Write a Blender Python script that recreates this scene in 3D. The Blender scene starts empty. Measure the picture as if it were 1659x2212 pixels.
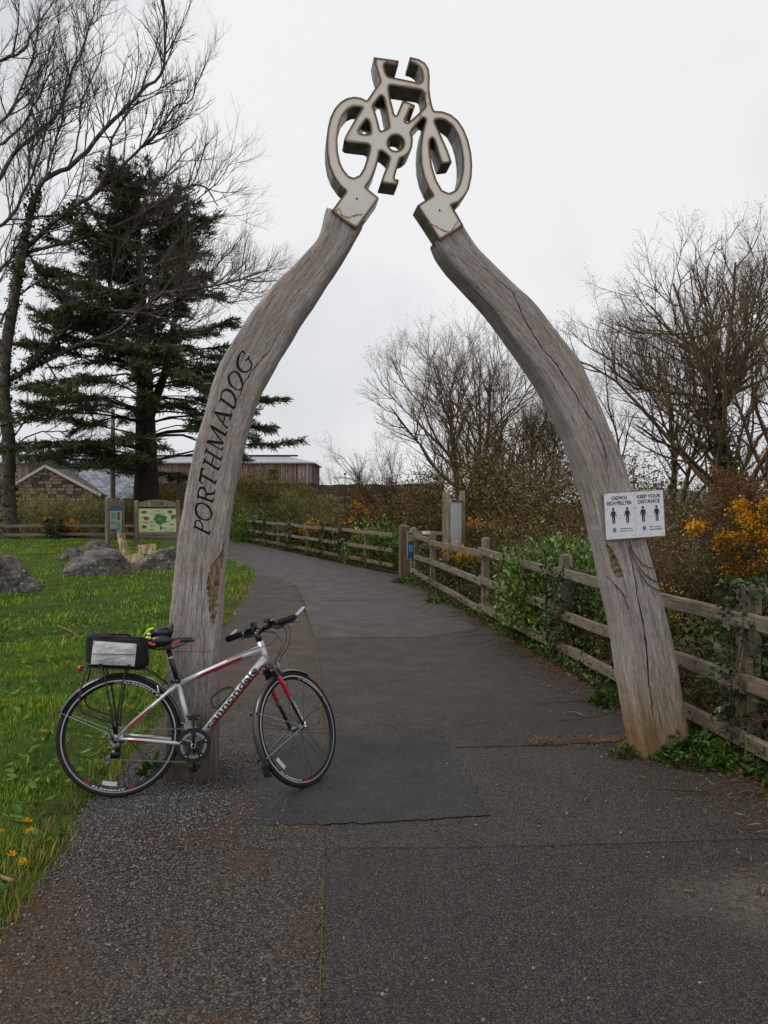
import bpy, bmesh, math, random
import numpy as np
from mathutils import Vector, Matrix
from mathutils.geometry import delaunay_2d_cdt

random.seed(7)
RNG = np.random.default_rng(11)
SC = bpy.context.scene
COL = SC.collection
PI = math.pi

# ------------------------------------------------------------------ camera
F_PX, CX, CY, EYE = 1661.0, 829.5, 1106.0, 1.67      # lens measured on a 1659 x 2212 copy of the photograph
PITCH = math.radians(-0.655)
cam_d = bpy.data.cameras.new('camera')
cam_d.sensor_fit = 'VERTICAL'; cam_d.sensor_height = 24.0; cam_d.lens = 24.0 * F_PX / 2212.0
cam_d.clip_start = 0.05; cam_d.clip_end = 2000
cam = bpy.data.objects.new('camera', cam_d); COL.objects.link(cam)
cam.location = (0, 0, EYE); cam.rotation_euler = (PI / 2 + PITCH, 0, 0)
SC.camera = cam

# ------------------------------------------------------------------ sky and light (overcast)
SUN_EL, SUN_AZ = math.radians(52), math.radians(-60)
w = bpy.data.worlds.new('World'); SC.world = w; w.use_nodes = True
nt = w.node_tree; nt.nodes.clear()
out = nt.nodes.new('ShaderNodeOutputWorld')
sky = nt.nodes.new('ShaderNodeTexSky'); sky.sky_type = 'NISHITA'; sky.sun_disc = False
sky.sun_elevation = SUN_EL; sky.sun_rotation = SUN_AZ; sky.air_density = 1.0; sky.dust_density = 4.0
b_sky = nt.nodes.new('ShaderNodeBackground'); b_sky.inputs['Strength'].default_value = 0.06
nt.links.new(sky.outputs[0], b_sky.inputs['Color'])
tc = nt.nodes.new('ShaderNodeTexCoord')
nz = nt.nodes.new('ShaderNodeTexNoise'); nz.inputs['Scale'].default_value = 1.5; nz.inputs['Detail'].default_value = 5; nz.inputs['Roughness'].default_value = 0.5
nt.links.new(tc.outputs['Generated'], nz.inputs['Vector'])
rp = nt.nodes.new('ShaderNodeValToRGB')
rp.color_ramp.elements[0].position = 0.40; rp.color_ramp.elements[0].color = (0.60, 0.625, 0.66, 1)
rp.color_ramp.elements[1].position = 0.62; rp.color_ramp.elements[1].color = (0.88, 0.89, 0.90, 1)
nt.links.new(nz.outputs['Fac'], rp.inputs['Fac'])
b_cl = nt.nodes.new('ShaderNodeBackground'); b_cl.inputs['Strength'].default_value = 1.0
nt.links.new(rp.outputs['Color'], b_cl.inputs['Color'])
mx = nt.nodes.new('ShaderNodeMixShader'); mx.inputs['Fac'].default_value = 0.93
nt.links.new(b_sky.outputs[0], mx.inputs[1]); nt.links.new(b_cl.outputs[0], mx.inputs[2])
nt.links.new(mx.outputs[0], out.inputs['Surface'])

sd = bpy.data.lights.new('sun', 'SUN'); sd.energy = 1.5; sd.angle = math.radians(24); sd.color = (1.0, 0.97, 0.93)
sun = bpy.data.objects.new('sun', sd); COL.objects.link(sun)
sdir = Vector((math.sin(SUN_AZ) * math.cos(SUN_EL), -abs(math.cos(SUN_AZ) * math.cos(SUN_EL)), math.sin(SUN_EL)))
sun.rotation_euler = sdir.to_track_quat('Z', 'Y').to_euler()
vs = SC.view_settings
vs.view_transform = 'Standard'; vs.look = 'None'; vs.exposure = 0.06; vs.gamma = 1.0; vs.use_curve_mapping = False
SC.cycles.max_bounces = 4; SC.cycles.diffuse_bounces = 2; SC.cycles.glossy_bounces = 2; SC.cycles.transmission_bounces = 2; SC.cycles.transparent_max_bounces = 4
SC.cycles.use_denoising = True; SC.cycles.use_adaptive_sampling = True; SC.cycles.adaptive_threshold = 0.02

# ------------------------------------------------------------------ where things stand: picture measurements to metres
_fw = np.array([0, math.cos(PITCH), math.sin(PITCH)]); _up = np.array([0, -math.sin(PITCH), math.cos(PITCH)]); _rt = np.array([1.0, 0, 0])
_C = np.array([0, 0, EYE])
def ray(px, py): return _fw + (px - CX) / F_PX * _rt + (CY - py) / F_PX * _up
def on_plane(px, py, P, n):
    d = ray(px, py); return _C + d * (np.dot(np.asarray(P, float) - _C, n) / np.dot(d, n))
def gnd(px, py, z=0.0): return on_plane(px, py, (0, 0, z), np.array([0, 0, 1.0]))
def at(px, py, Y):
    d = ray(px, py); return _C + d * (Y / d[1])
def X_at(px, Y): return (px - CX) / F_PX * Y

# ------------------------------------------------------------------ object helpers
def tag(o, label=None, cat=None, group=None, kind=None):
    if label: o['label'] = label
    if cat: o['category'] = cat
    if group: o['group'] = group
    if kind: o['kind'] = kind
    return o
def empty(name, loc=(0, 0, 0), label=None, cat=None, group=None, mat=None, parent=None):
    o = bpy.data.objects.new(name, None); COL.objects.link(o); o.empty_display_size = 0.1
    if mat is not None: o.matrix_world = mat
    else: o.location = loc
    if parent: o.parent = parent
    return tag(o, label, cat, group)

class MB:
    """collects verts and faces, links them as one mesh object"""
    def __init__(s): s.v = []; s.f = []; s.n = 0; s.m = []; s.cur = 0
    def add(s, v, f):
        v = np.asarray(v, float).reshape(-1, 3)
        for q in f: s.f.append([i + s.n for i in q]); s.m.append(s.cur)
        s.v.append(v); s.n += len(v); return s
    def box(s, c, size, R=None, taper=None):
        c = np.asarray(c, float); h = np.asarray(size, float) / 2
        v = np.array([[x, y, z] for z in (-1, 1) for y in (-1, 1) for x in (-1, 1)], float) * h
        if taper is not None: v[4:, :2] *= taper
        if R is not None: v = v @ np.asarray(R, float).T
        return s.add(v + c, [(0, 2, 3, 1), (4, 5, 7, 6), (0, 1, 5, 4), (2, 6, 7, 3), (0, 4, 6, 2), (1, 3, 7, 5)])
    def beam(s, p0, p1, w, h, up=(0, 0, 1), seg=1, wob=0.0):
        """rectangular beam from p0 to p1, w across, h along up; seg>1 with wob for old timber"""
        p0 = np.asarray(p0, float); p1 = np.asarray(p1, float); d = p1 - p0; L = np.linalg.norm(d); d /= L
        a = np.cross(d, np.asarray(up, float)); a /= np.linalg.norm(a); u = np.cross(a, d)
        vs_ = []
        for i in range(seg + 1):
            c = p0 + d * L * i / seg; k = 1.0
            jw = RNG.normal(0, wob, 8) if wob else np.zeros(8)
            for j, (sa, su) in enumerate(((-1, -1), (1, -1), (1, 1), (-1, 1))):
                vs_.append(c + a * (sa * w / 2 + jw[j]) + u * (su * h / 2 + jw[j + 4]))
        f = [(0, 3, 2, 1), tuple(4 * seg + i for i in range(4))]
        for i in range(seg):
            for j in range(4):
                k = (j + 1) % 4; f.append((4 * i + j, 4 * i + k, 4 * i + 4 + k, 4 * i + 4 + j))
        return s.add(vs_, f)
    def tube(s, pts, r, n=8, caps=True, flat=1.0, ref=None):
        pts = np.asarray(pts, float); m = len(pts)
        r = np.full(m, r, float) if np.isscalar(r) else np.asarray(r, float)
        t = np.gradient(pts, axis=0); t /= np.linalg.norm(t, axis=1)[:, None] + 1e-12
        if ref is None: ref = (0, 0, 1) if abs(t[:, 2]).mean() < 0.8 else (1, 0, 0)
        a = np.cross(t, np.asarray(ref, float)); a /= np.linalg.norm(a, axis=1)[:, None] + 1e-9
        b = np.cross(a, t)
        th = np.arange(n) * 2 * PI / n
        v = pts[:, None] + r[:, None, None] * (np.cos(th)[None, :, None] * a[:, None] * flat + np.sin(th)[None, :, None] * b[:, None])
        f = []
        for i in range(m - 1):
            for j in range(n):
                k = (j + 1) % n; f.append((i * n + j, i * n + k, (i + 1) * n + k, (i + 1) * n + j))
        if caps: f.append(tuple(range(n - 1, -1, -1))); f.append(tuple((m - 1) * n + i for i in range(n)))
        return s.add(v.reshape(-1, 3), f)
    def lathe(s, prof, c=(0, 0, 0), axis=(0, 0, 1), n=24, a0=0.0, a1=2 * PI, closed_prof=False):
        """prof: list of (radius, height along axis)"""
        ax = np.asarray(axis, float); ax /= np.linalg.norm(ax)
        e = np.array([1., 0, 0]) if abs(ax[0]) < 0.9 else np.array([0, 0, 1.])
        u = e - ax * (e @ ax); u /= np.linalg.norm(u); v_ = np.cross(ax, u)
        full = abs(a1 - a0 - 2 * PI) < 1e-6; k = n if full else n + 1
        th = a0 + (a1 - a0) * np.arange(k) / n
        P = np.asarray(prof, float); m = len(P)
        v = np.asarray(c, float) + P[None, :, 0, None] * (np.cos(th)[:, None, None] * u + np.sin(th)[:, None, None] * v_) + P[None, :, 1, None] * ax
        f = []
        for i in range(n):
            i2 = (i + 1) % k
            for j in range(m - (0 if closed_prof else 1)):
                j2 = (j + 1) % m; f.append((i * m + j, i2 * m + j, i2 * m + j2, i * m + j2))
        return s.add(v.reshape(-1, 3), f)
    def blob(s, c, rad, nu=10, nv=7, noise=0.0, seed=0):
        rg = np.random.default_rng(seed); v = []; f = []
        for i in range(nv + 1):
            ph = PI * i / nv
            for j in range(nu):
                th = 2 * PI * j / nu; k = 1 + (rg.normal(0, noise) if noise else 0)
                v.append((math.sin(ph) * math.cos(th) * rad[0] * k, math.sin(ph) * math.sin(th) * rad[1] * k, math.cos(ph) * rad[2] * k))
        for i in range(nv):
            for j in range(nu):
                j2 = (j + 1) % nu; f.append((i * nu + j, (i + 1) * nu + j, (i + 1) * nu + j2, i * nu + j2))
        return s.add(np.array(v) + np.asarray(c, float), f)
    def xform(s, fn):
        s.v = [fn(a) for a in s.v]; return s
    def arrays(s): return (np.concatenate(s.v) if s.v else np.zeros((0, 3)))
    def build(s, name, mat, parent=None, smooth=False):
        me = bpy.data.meshes.new(name); me.from_pydata(s.arrays().tolist(), [], s.f)
        return link(name, me, mat, parent, smooth, s.m if s.cur else None)
def link(name, me, mat, parent=None, smooth=False, midx=None):
    for m_ in (mat if isinstance(mat, (list, tuple)) else [mat]): me.materials.append(m_)
    if midx is not None: me.polygons.foreach_set('material_index', midx)
    if smooth: me.polygons.foreach_set('use_smooth', [True] * len(me.polygons))
    me.update()
    o = bpy.data.objects.new(name, me); COL.objects.link(o)
    if parent: o.parent = parent
    return o
def fast_mesh(name, V, Q, T=None):
    """V (n,3), Q (k,4) quads, T (j,3) tris -> mesh, quickly"""
    me = bpy.data.meshes.new(name)
    V = np.asarray(V, np.float32); Q = np.zeros((0, 4), np.int32) if Q is None else np.asarray(Q, np.int32); T = np.zeros((0, 3), np.int32) if T is None else np.asarray(T, np.int32)
    me.vertices.add(len(V)); me.vertices.foreach_set('co', V.ravel())
    nl = Q.size + T.size; me.loops.add(nl); me.loops.foreach_set('vertex_index', np.concatenate([Q.ravel(), T.ravel()]))
    npol = len(Q) + len(T); me.polygons.add(npol)
    st = np.concatenate([np.arange(len(Q)) * 4, Q.size + np.arange(len(T)) * 3]).astype(np.int32)
    me.polygons.foreach_set('loop_start', st)
    me.update(calc_edges=True); return me
def copy_obj(o, parent=None, loc=None, rotz=None):
    c = o.copy(); COL.objects.link(c); c.parent = parent
    if loc is not None: c.location = loc
    if rotz is not None: c.rotation_euler = (0, 0, rotz)
    return c
_cards = {}
def rand_rot(n, tilt=1.0, rg=RNG):
    """n rotation matrices: random yaw, tilt and roll"""
    a = rg.uniform(0, 2 * PI, n); b = rg.normal(0, 0.7, n) * tilt; c = rg.normal(0, 0.7, n) * tilt
    ca, sa, cb, sb, cc, sc_ = np.cos(a), np.sin(a), np.cos(b), np.sin(b), np.cos(c), np.sin(c)
    R = np.empty((n, 3, 3))
    R[:, 0, 0] = ca * cb; R[:, 0, 1] = ca * sb * sc_ - sa * cc; R[:, 0, 2] = ca * sb * cc + sa * sc_
    R[:, 1, 0] = sa * cb; R[:, 1, 1] = sa * sb * sc_ + ca * cc; R[:, 1, 2] = sa * sb * cc - ca * sc_
    R[:, 2, 0] = -sb; R[:, 2, 1] = cb * sc_; R[:, 2, 2] = cb * cc
    return R
def dir_rot(D, rg=RNG):
    """rotations taking +x to each D with random roll"""
    D = D / (np.linalg.norm(D, axis=1)[:, None] + 1e-9); n = len(D)
    r = rg.normal(size=(n, 3)); y = np.cross(D, r); y /= np.linalg.norm(y, axis=1)[:, None] + 1e-9
    z = np.cross(D, y); return np.stack([D, y, z], axis=2)
def scatter(tv, tq, P, R, S):
    """template verts/quads put at P with rotation R and scale S -> verts, quads"""
    tv = np.asarray(tv, float); tq = np.asarray(tq, int); n = len(P)
    S = np.asarray(S, float); S = S[:, None, None] if S.ndim == 1 else S[:, None, :]
    V = np.einsum('nij,nkj->nki', R, tv[None] * S) + P[:, None]
    Q = tq[None] + (np.arange(n) * len(tv))[:, None, None]
    return V.reshape(-1, 3), Q.reshape(-1, tq.shape[1])
LEAF_V = [(0, 0, 0), (.35, -.22, .05), (.35, 0, 0), (.35, .22, .05), (.75, -.16, .02), (.75, 0, -.03), (.75, .16, .02), (1, 0, -.1)]
LEAF_Q = [(0, 1, 2, 2), (1, 4, 5, 2), (2, 5, 6, 3), (4, 7, 5, 5)]
LEAF2_V = [(0, 0, 0), (.5, -.2, .04), (1, 0, -.05), (.5, .2, .04)]; LEAF2_Q = [(0, 1, 2, 3)]       # simple
IVY_V = [(0, 0, 0), (.25, -.45, .05), (.55, -.25, 0), (1, 0, -.12), (.55, .25, 0), (.25, .45, .05)]; IVY_Q = [(0, 1, 2, 3), (0, 3, 4, 5)]
def leaves(name, P, size, mat, parent=None, R=None, tv=LEAF2_V, tq=LEAF2_Q, tilt=1.0, rg=RNG, var=.3):
    n = len(P)
    if R is None: R = rand_rot(n, tilt, rg)
    S = size * np.clip(rg.normal(1, var, n), .4, 1.8)
    V, Q = scatter(tv, tq, np.asarray(P, float), R, S)
    me = fast_mesh(name, V, Q)
    o = link(name, me, mat, parent)
    if parent: o['kind'] = 'stuff'
    return o
class TubeSet:
    """many thin tubes gathered fast into one mesh"""
    def __init__(s): s.V = []; s.Q = []; s.n = 0
    def add(s, pts, r, n=4):
        pts = np.asarray(pts, float); m = len(pts); r = np.asarray(r, float)
        t = np.empty_like(pts); t[1:-1] = pts[2:] - pts[:-2]; t[0] = pts[1] - pts[0]; t[-1] = pts[-1] - pts[-2]
        ref = np.array((.31, .95, .05)) if abs(t[:, 2]).sum() > abs(t[:, 1]).sum() else np.array((.2, .1, .97))
        a = np.cross(t, ref); a /= np.sqrt((a * a).sum(1))[:, None] + 1e-12
        b = np.cross(a, t); b /= np.sqrt((b * b).sum(1))[:, None] + 1e-12
        th = np.arange(n) * 2 * PI / n
        v = pts[:, None] + r[:, None, None] * (np.cos(th)[None, :, None] * a[:, None] + np.sin(th)[None, :, None] * b[:, None])
        i = np.arange(m - 1)[:, None] * n; j = np.arange(n)[None]; k = (j + 1) % n
        q = np.stack([i + j, i + k, i + n + k, i + n + j], axis=-1).reshape(-1, 4) + s.n
        s.V.append(v.reshape(-1, 3)); s.Q.append(q); s.n += m * n
    def batch(s, P, R, n=3):
        """K tubes at once: P (K, m, 3), R (K, m)"""
        K, m = P.shape[:2]
        if K == 0: return
        t = np.empty_like(P); t[:, 1:-1] = P[:, 2:] - P[:, :-2]; t[:, 0] = P[:, 1] - P[:, 0]; t[:, -1] = P[:, -1] - P[:, -2]
        up_ = np.abs(t[..., 2]).sum(1) > np.abs(t[..., 1]).sum(1); ref = np.where(up_[:, None, None], np.array((.31, .95, .05)), np.array((.2, .1, .97)))
        a = np.cross(t, np.broadcast_to(ref, t.shape)); a /= np.sqrt((a * a).sum(-1))[..., None] + 1e-12
        b = np.cross(a, t); b /= np.sqrt((b * b).sum(-1))[..., None] + 1e-12
        th = np.arange(n) * 2 * PI / n
        v = P[:, :, None] + R[:, :, None, None] * (np.cos(th)[:, None] * a[:, :, None] + np.sin(th)[:, None] * b[:, :, None])
        i = np.arange(m - 1)[:, None] * n; j = np.arange(n)[None]; k = (j + 1) % n
        q = np.stack([i + j, i + k, i + n + k, i + n + j], axis=-1).reshape(-1, 4)
        q = (q[None] + (np.arange(K) * m * n)[:, None, None]).reshape(-1, 4) + s.n
        s.V.append(v.reshape(-1, 3)); s.Q.append(q); s.n += K * m * n
    def build(s, name, mat, parent=None, smooth=True):
        me = fast_mesh(name, np.concatenate(s.V), np.concatenate(s.Q)); return link(name, me, mat, parent, smooth)

def text_geo(txt, size=1.0, align='LEFT', shear=0.0, bold=0.0, spacing=1.0, cuts=0):
    """outline lettering as flat (verts, faces); x right, y up"""
    cu = bpy.data.curves.new('txt', 'FONT'); cu.body = txt; cu.size = size; cu.align_x = align; cu.shear = shear; cu.offset = bold; cu.space_character = spacing
    cu.resolution_u = 3
    o = bpy.data.objects.new('txt', cu); COL.objects.link(o)
    bpy.context.view_layer.update()
    dg = bpy.context.evaluated_depsgraph_get()
    me = bpy.data.meshes.new_from_object(o.evaluated_get(dg))
    if cuts:
        bx_ = bmesh.new(); bx_.from_mesh(me); bmesh.ops.triangulate(bx_, faces=bx_.faces); bmesh.ops.subdivide_edges(bx_, edges=bx_.edges, cuts=cuts, use_grid_fill=True); bx_.to_mesh(me); bx_.free()
    v = np.array([x.co[:] for x in me.vertices]).reshape(-1, 3); f = [tuple(p.vertices) for p in me.polygons]
    bpy.data.objects.remove(o); bpy.data.curves.remove(cu); bpy.data.meshes.remove(me)
    return v, f
def smooth_noise(P, sc, seed=0):
    """cheap smooth pseudo noise in [-1,1] for arrays of points"""
    rg = np.random.default_rng(seed); P = np.asarray(P, float); o = np.zeros(len(P))
    for k in range(6):
        d = rg.normal(size=P.shape[1]); d /= np.linalg.norm(d); f = sc * (0.6 + 0.35 * k); o += np.sin(P @ d * f * 2 + rg.uniform(0, 6.28)) / (1 + .35 * k)
    return o / 2.6

# ------------------------------------------------------------------ materials
def srgb(h):
    h = h.lstrip('#'); c = [int(h[i:i + 2], 16) / 255 for i in (0, 2, 4)]
    return tuple(x / 12.92 if x <= .04045 else ((x + .055) / 1.055) ** 2.4 for x in c) + (1.0,)
class NT:
    def __init__(s, name):
        s.m = bpy.data.materials.new(name); s.m.use_nodes = True; s.t = s.m.node_tree; s.t.nodes.clear()
        s.out = s.n('ShaderNodeOutputMaterial'); s.b = s.n('ShaderNodeBsdfPrincipled'); s.l(s.b.outputs[0], s.out.inputs['Surface'])
    def n(s, t, **kw):
        x = s.t.nodes.new(t)
        for k, v in kw.items(): setattr(x, k, v)
        return x
    def l(s, a, b): s.t.links.new(a, b)
    def coord(s, kind='Object', scale=(1, 1, 1), rot=(0, 0, 0), loc=(0, 0, 0)):
        if kind == 'UV': src = s.n('ShaderNodeUVMap').outputs[0]
        elif kind == 'World': src = s.n('ShaderNodeNewGeometry').outputs['Position']
        else: src = s.n('ShaderNodeTexCoord').outputs[kind]
        mp = s.n('ShaderNodeMapping'); mp.inputs['Scale'].default_value = scale; mp.inputs['Rotation'].default_value = rot; mp.inputs['Location'].default_value = loc
        s.l(src, mp.inputs['Vector']); return mp.outputs[0]
    def noise(s, vec, scale=5, detail=4, rough=.55, dist=0.0):
        x = s.n('ShaderNodeTexNoise'); x.inputs['Scale'].default_value = scale; x.inputs['Detail'].default_value = detail; x.inputs['Roughness'].default_value = rough; x.inputs['Distortion'].default_value = dist
        if vec is not None: s.l(vec, x.inputs['Vector'])
        return x.outputs['Fac']
    def voro(s, vec, scale=50, feature='F1', outp='Distance', rnd=1.0):
        x = s.n('ShaderNodeTexVoronoi'); x.feature = feature; x.inputs['Scale'].default_value = scale; x.inputs['Randomness'].default_value = rnd
        s.l(vec, x.inputs['Vector']); return x.outputs[outp]
    def ramp(s, fac, stops):
        r = s.n('ShaderNodeValToRGB'); e = r.color_ramp.elements
        while len(e) < len(stops): e.new(.5)
        for k, (p, c) in enumerate(stops):
            e[k].position = p; e[k].color = c if len(c) == 4 else tuple(c) + (1,)
        s.l(fac, r.inputs['Fac']); return r.outputs['Color']
    def rampv(s, fac, a, b): return s.ramp(fac, [(a, (0, 0, 0, 1)), (b, (1, 1, 1, 1))])
    def mix(s, fac, a, b, mode='MIX'):
        x = s.n('ShaderNodeMix', data_type='RGBA', blend_type=mode)
        for sock, v in ((x.inputs[0], fac), (x.inputs[6], a), (x.inputs[7], b)):
            if isinstance(v, (int, float)): sock.default_value = v
            elif isinstance(v, tuple): sock.default_value = v
            else: s.l(v, sock)
        return x.outputs[2]
    def math(s, op, a, b=0.0):
        x = s.n('ShaderNodeMath', operation=op)
        for i, v in enumerate((a, b)):
            if isinstance(v, (int, float)): x.inputs[i].default_value = v
            else: s.l(v, x.inputs[i])
        return x.outputs[0]
    def xyz(s, vec):
        x = s.n('ShaderNodeSeparateXYZ'); s.l(vec, x.inputs[0]); return x.outputs
    def bump(s, h, strength=.5, dist=.01, prev=None):
        x = s.n('ShaderNodeBump'); x.inputs['Strength'].default_value = strength; x.inputs['Distance'].default_value = dist
        s.l(h, x.inputs['Height'])
        if prev is not None: s.l(prev, x.inputs['Normal'])
        return x.outputs[0]
    def col(s, c):
        if isinstance(c, tuple): s.b.inputs['Base Color'].default_value = c
        else: s.l(c, s.b.inputs['Base Color'])
    def nrm(s, x): s.l(x, s.b.inputs['Normal'])
    def set(s, rough=.6, metal=0.0, spec=.5):
        if isinstance(rough, (int, float)): s.b.inputs['Roughness'].default_value = rough
        else: s.l(rough, s.b.inputs['Roughness'])
        s.b.inputs['Metallic'].default_value = metal; s.b.inputs['Specular IOR Level'].default_value = spec; return s

MATS = {}
def simple(name, c, rough=.5, metal=0.0, var=.15, scale=20, bump=0.0, spec=.5, coat=0.0):
    """plain surface with slight mottling"""
    if name in MATS: return MATS[name]
    k = NT(name); c = srgb(c) if isinstance(c, str) else c
    v = k.coord('Object'); n = k.noise(v, scale, 5)
    lo = tuple(x * (1 - var) for x in c[:3]); hi = tuple(min(1, x * (1 + var)) for x in c[:3])
    k.col(k.ramp(n, [(.3, lo), (.7, hi)])); k.set(rough, metal, spec)
    if coat: k.b.inputs['Coat Weight'].default_value = coat; k.b.inputs['Coat Roughness'].default_value = .15
    if bump: k.nrm(k.bump(k.noise(v, scale * 4, 4), bump, .005))
    MATS[name] = k.m; return k.m
def leafmat(name, stops, rough=.5, trans=.25, spec=.15):
    """foliage: each leaf its own tint along the ramp"""
    k = NT(name); g = k.n('ShaderNodeNewGeometry')
    cs = [srgb(c) if isinstance(c, str) else c for c in stops]
    c = k.ramp(g.outputs['Random Per Island'], [(i / max(1, len(cs) - 1), x) for i, x in enumerate(cs)])
    big = k.noise(k.coord('World'), 1.3, 3)
    c = k.mix(k.rampv(big, .35, .65), k.mix(1.0, c, (.72, .70, .66, 1), 'MULTIPLY'), c)
    k.col(c); k.set(rough, 0, spec)
    if trans:
        tr = k.n('ShaderNodeBsdfTranslucent'); k.l(c, tr.inputs['Color']); ms = k.n('ShaderNodeMixShader'); ms.inputs[0].default_value = trans
        k.l(k.b.outputs[0], ms.inputs[1]); k.l(tr.outputs[0], ms.inputs[2]); k.l(ms.outputs[0], k.out.inputs['Surface'])
    return k.m
def bark(name, dark, light, lichen=None, scale=6, amt=.6):
    k = NT(name); v = k.coord('Object'); n = k.noise(v, scale, 6, .65); n2 = k.noise(k.coord('Object', (3, 3, .6)), scale * 3, 4)
    c = k.ramp(k.mix(.5, n, n2), [(.32, srgb(dark)), (.68, srgb(light))])
    if lichen: c = k.mix(k.rampv(k.noise(v, scale * .8, 5, .7), amt, amt + .08), c, srgb(lichen))
    k.col(c); k.set(.85, 0, .2); k.nrm(k.bump(n2, .6, .02)); return k.m

# weathered oak of the arch: UV u = metres across, v = metres along the timber
def oak():
    k = NT('weathered_oak'); uv = k.coord('UV', (1, 1, 1))
    g1 = k.noise(k.coord('UV', (55, 3.2, 1)), 1.0, 6, .62, .6)          # long grain
    g2 = k.noise(k.coord('UV', (160, 16, 1)), 1.0, 4, .6, .4)           # fine fibres
    saw = k.noise(k.coord('UV', (5, 120, 1), (0, 0, .12)), 1.0, 3, .6)   # saw marks across
    bl = k.noise(k.coord('UV', (3.2, 1.6, 1)), 1.0, 5, .6, .5)           # blotches
    c = k.ramp(k.mix(.45, g1, g2), [(.30, srgb('#4c4540')), (.42, srgb('#867d77')), (.55, srgb('#aba29c')), (.70, srgb('#c6beb7'))])
    c = k.mix(k.math('MULTIPLY', k.rampv(bl, .45, .70), .5), c, srgb('#7d6f64'))
    c = k.mix(k.math('MULTIPLY', k.rampv(k.noise(k.coord('UV', (9, .9, 1), loc=(3, 7, 0)), 1.0, 6, .7, 1.2), .58, .72), .5), c, srgb('#5a514a'))
    c = k.mix(k.math('MULTIPLY', k.rampv(saw, .55, .72), .16), c, srgb('#5f5650'))
    # tannin / algae at the foot: its own ragged upper line
    z = k.xyz(k.coord('World'))[2]
    foot = k.math('ADD', k.math('MULTIPLY', z, -1.0), k.math('MULTIPLY', k.noise(k.coord('UV', (14, 1.2, 1)), 1.0, 4), 1.3))
    att = k.n('ShaderNodeAttribute'); att.attribute_name = 'foot'
    fm = k.math('MULTIPLY', k.rampv(foot, -.22, .55), att.outputs['Fac'])
    brown = k.ramp(k.mix(.4, g1, g2), [(.3, srgb('#4a3a1e')), (.55, srgb('#8f7444')), (.75, srgb('#a88b5c'))])
    c = k.mix(k.math('MULTIPLY', fm, .85), c, brown)
    att2 = k.n('ShaderNodeAttribute'); att2.attribute_name = 'damp'
    dm = k.math('MULTIPLY', k.rampv(k.math('ADD', k.math('MULTIPLY', z, -1.0), k.math('MULTIPLY', k.noise(k.coord('UV', (8, 2, 1)), 1.0, 4), .9)), -.35, .35), att2.outputs['Fac'])
    c = k.mix(k.math('MULTIPLY', dm, .8), c, k.ramp(g1, [(.3, srgb('#2c2619')), (.7, srgb('#55503c'))]))
    c = k.mix(k.math('MULTIPLY', k.rampv(k.noise(k.coord('UV', (120, 30, 1)), 1.0, 2), .62, .70), .7), c, srgb('#4a423c'))
    k.col(c); k.set(.9, 0, .12)
    h = k.mix(.2, k.mix(.6, g1, g2), saw)
    k.nrm(k.bump(h, .9, .010)); return k.m
M_OAK = oak()
M_OAK_CUT = simple('carved_oak', '#2f2823', .9, var=.3, scale=40)
M_OAK_CRACK = simple('crack_oak', '#241d18', .95, var=.3, scale=60)
def rotten():
    k = NT('rotten_oak'); g = k.noise(k.coord('Object', (30, 30, 5)), 2.0, 6, .7, 1.0)
    k.col(k.ramp(g, [(.32, srgb('#3a2e24')), (.46, srgb('#7d6850')), (.62, srgb('#b09c84'))])); k.set(.9, 0, .1); k.nrm(k.bump(g, 1.0, .03)); return k.m
M_ROT = rotten()

def rail_wood():
    k = NT('fence_oak'); v = k.coord('UV', (3, 60, 1)); g = k.noise(v, 1.0, 6, .65, .4)
    oi = k.n('ShaderNodeObjectInfo')
    c = k.ramp(g, [(.3, srgb('#433a31')), (.5, srgb('#73685b')), (.7, srgb('#9c9183'))])
    c = k.mix(k.math('MULTIPLY', oi.outputs['Random'], .4), c, srgb('#6f5f4d'))
    w_ = k.coord('World'); c = k.mix(k.math('MULTIPLY', k.rampv(k.noise(w_, 9, 6, .7), .57, .66), .7), c, srgb('#59603f'))
    c = k.mix(k.math('MULTIPLY', k.rampv(k.noise(w_, 22, 5, .7), .64, .70), .8), c, srgb('#b9b9a0'))
    c = k.mix(k.math('MULTIPLY', k.rampv(k.noise(w_, 4, 5, .7), .55, .7), .6), c, srgb('#4c3626'))
    k.col(c); k.set(.85, 0, .2); k.nrm(k.bump(g, .5, .006)); return k.m
def box_wood(name, d, m_, l, green=.0):
    k = NT(name); g = k.noise(k.coord('Object', (26, 26, 2.4)), 1.0, 6, .65, .4)
    c = k.ramp(g, [(.3, srgb(d)), (.5, srgb(m_)), (.7, srgb(l))])
    if green: c = k.mix(k.math('MULTIPLY', k.rampv(k.noise(k.coord('World'), 5, 5, .7), .5, .65), green), c, srgb('#5d6346'))
    k.col(c); k.set(.85, 0, .2); k.nrm(k.bump(g, .5, .006)); return k.m
M_RAIL = rail_wood()
M_POST = box_wood('fence_post_wood', '#3f362b', '#6e6253', '#938879', .35)
M_REDPOST = box_wood('gate_post_wood', '#3c2e26', '#6e5648', '#8f7767')
M_BOARDWOOD = box_wood('board_wood', '#4a4036', '#766b60', '#968c80', .2)
M_PALEPOST = box_wood('pale_post_wood', '#5b5340', '#867d66', '#a39b84', .3)
M_LOG = box_wood('split_log', '#5b4632', '#a8916f', '#cdbb9c')

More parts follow.
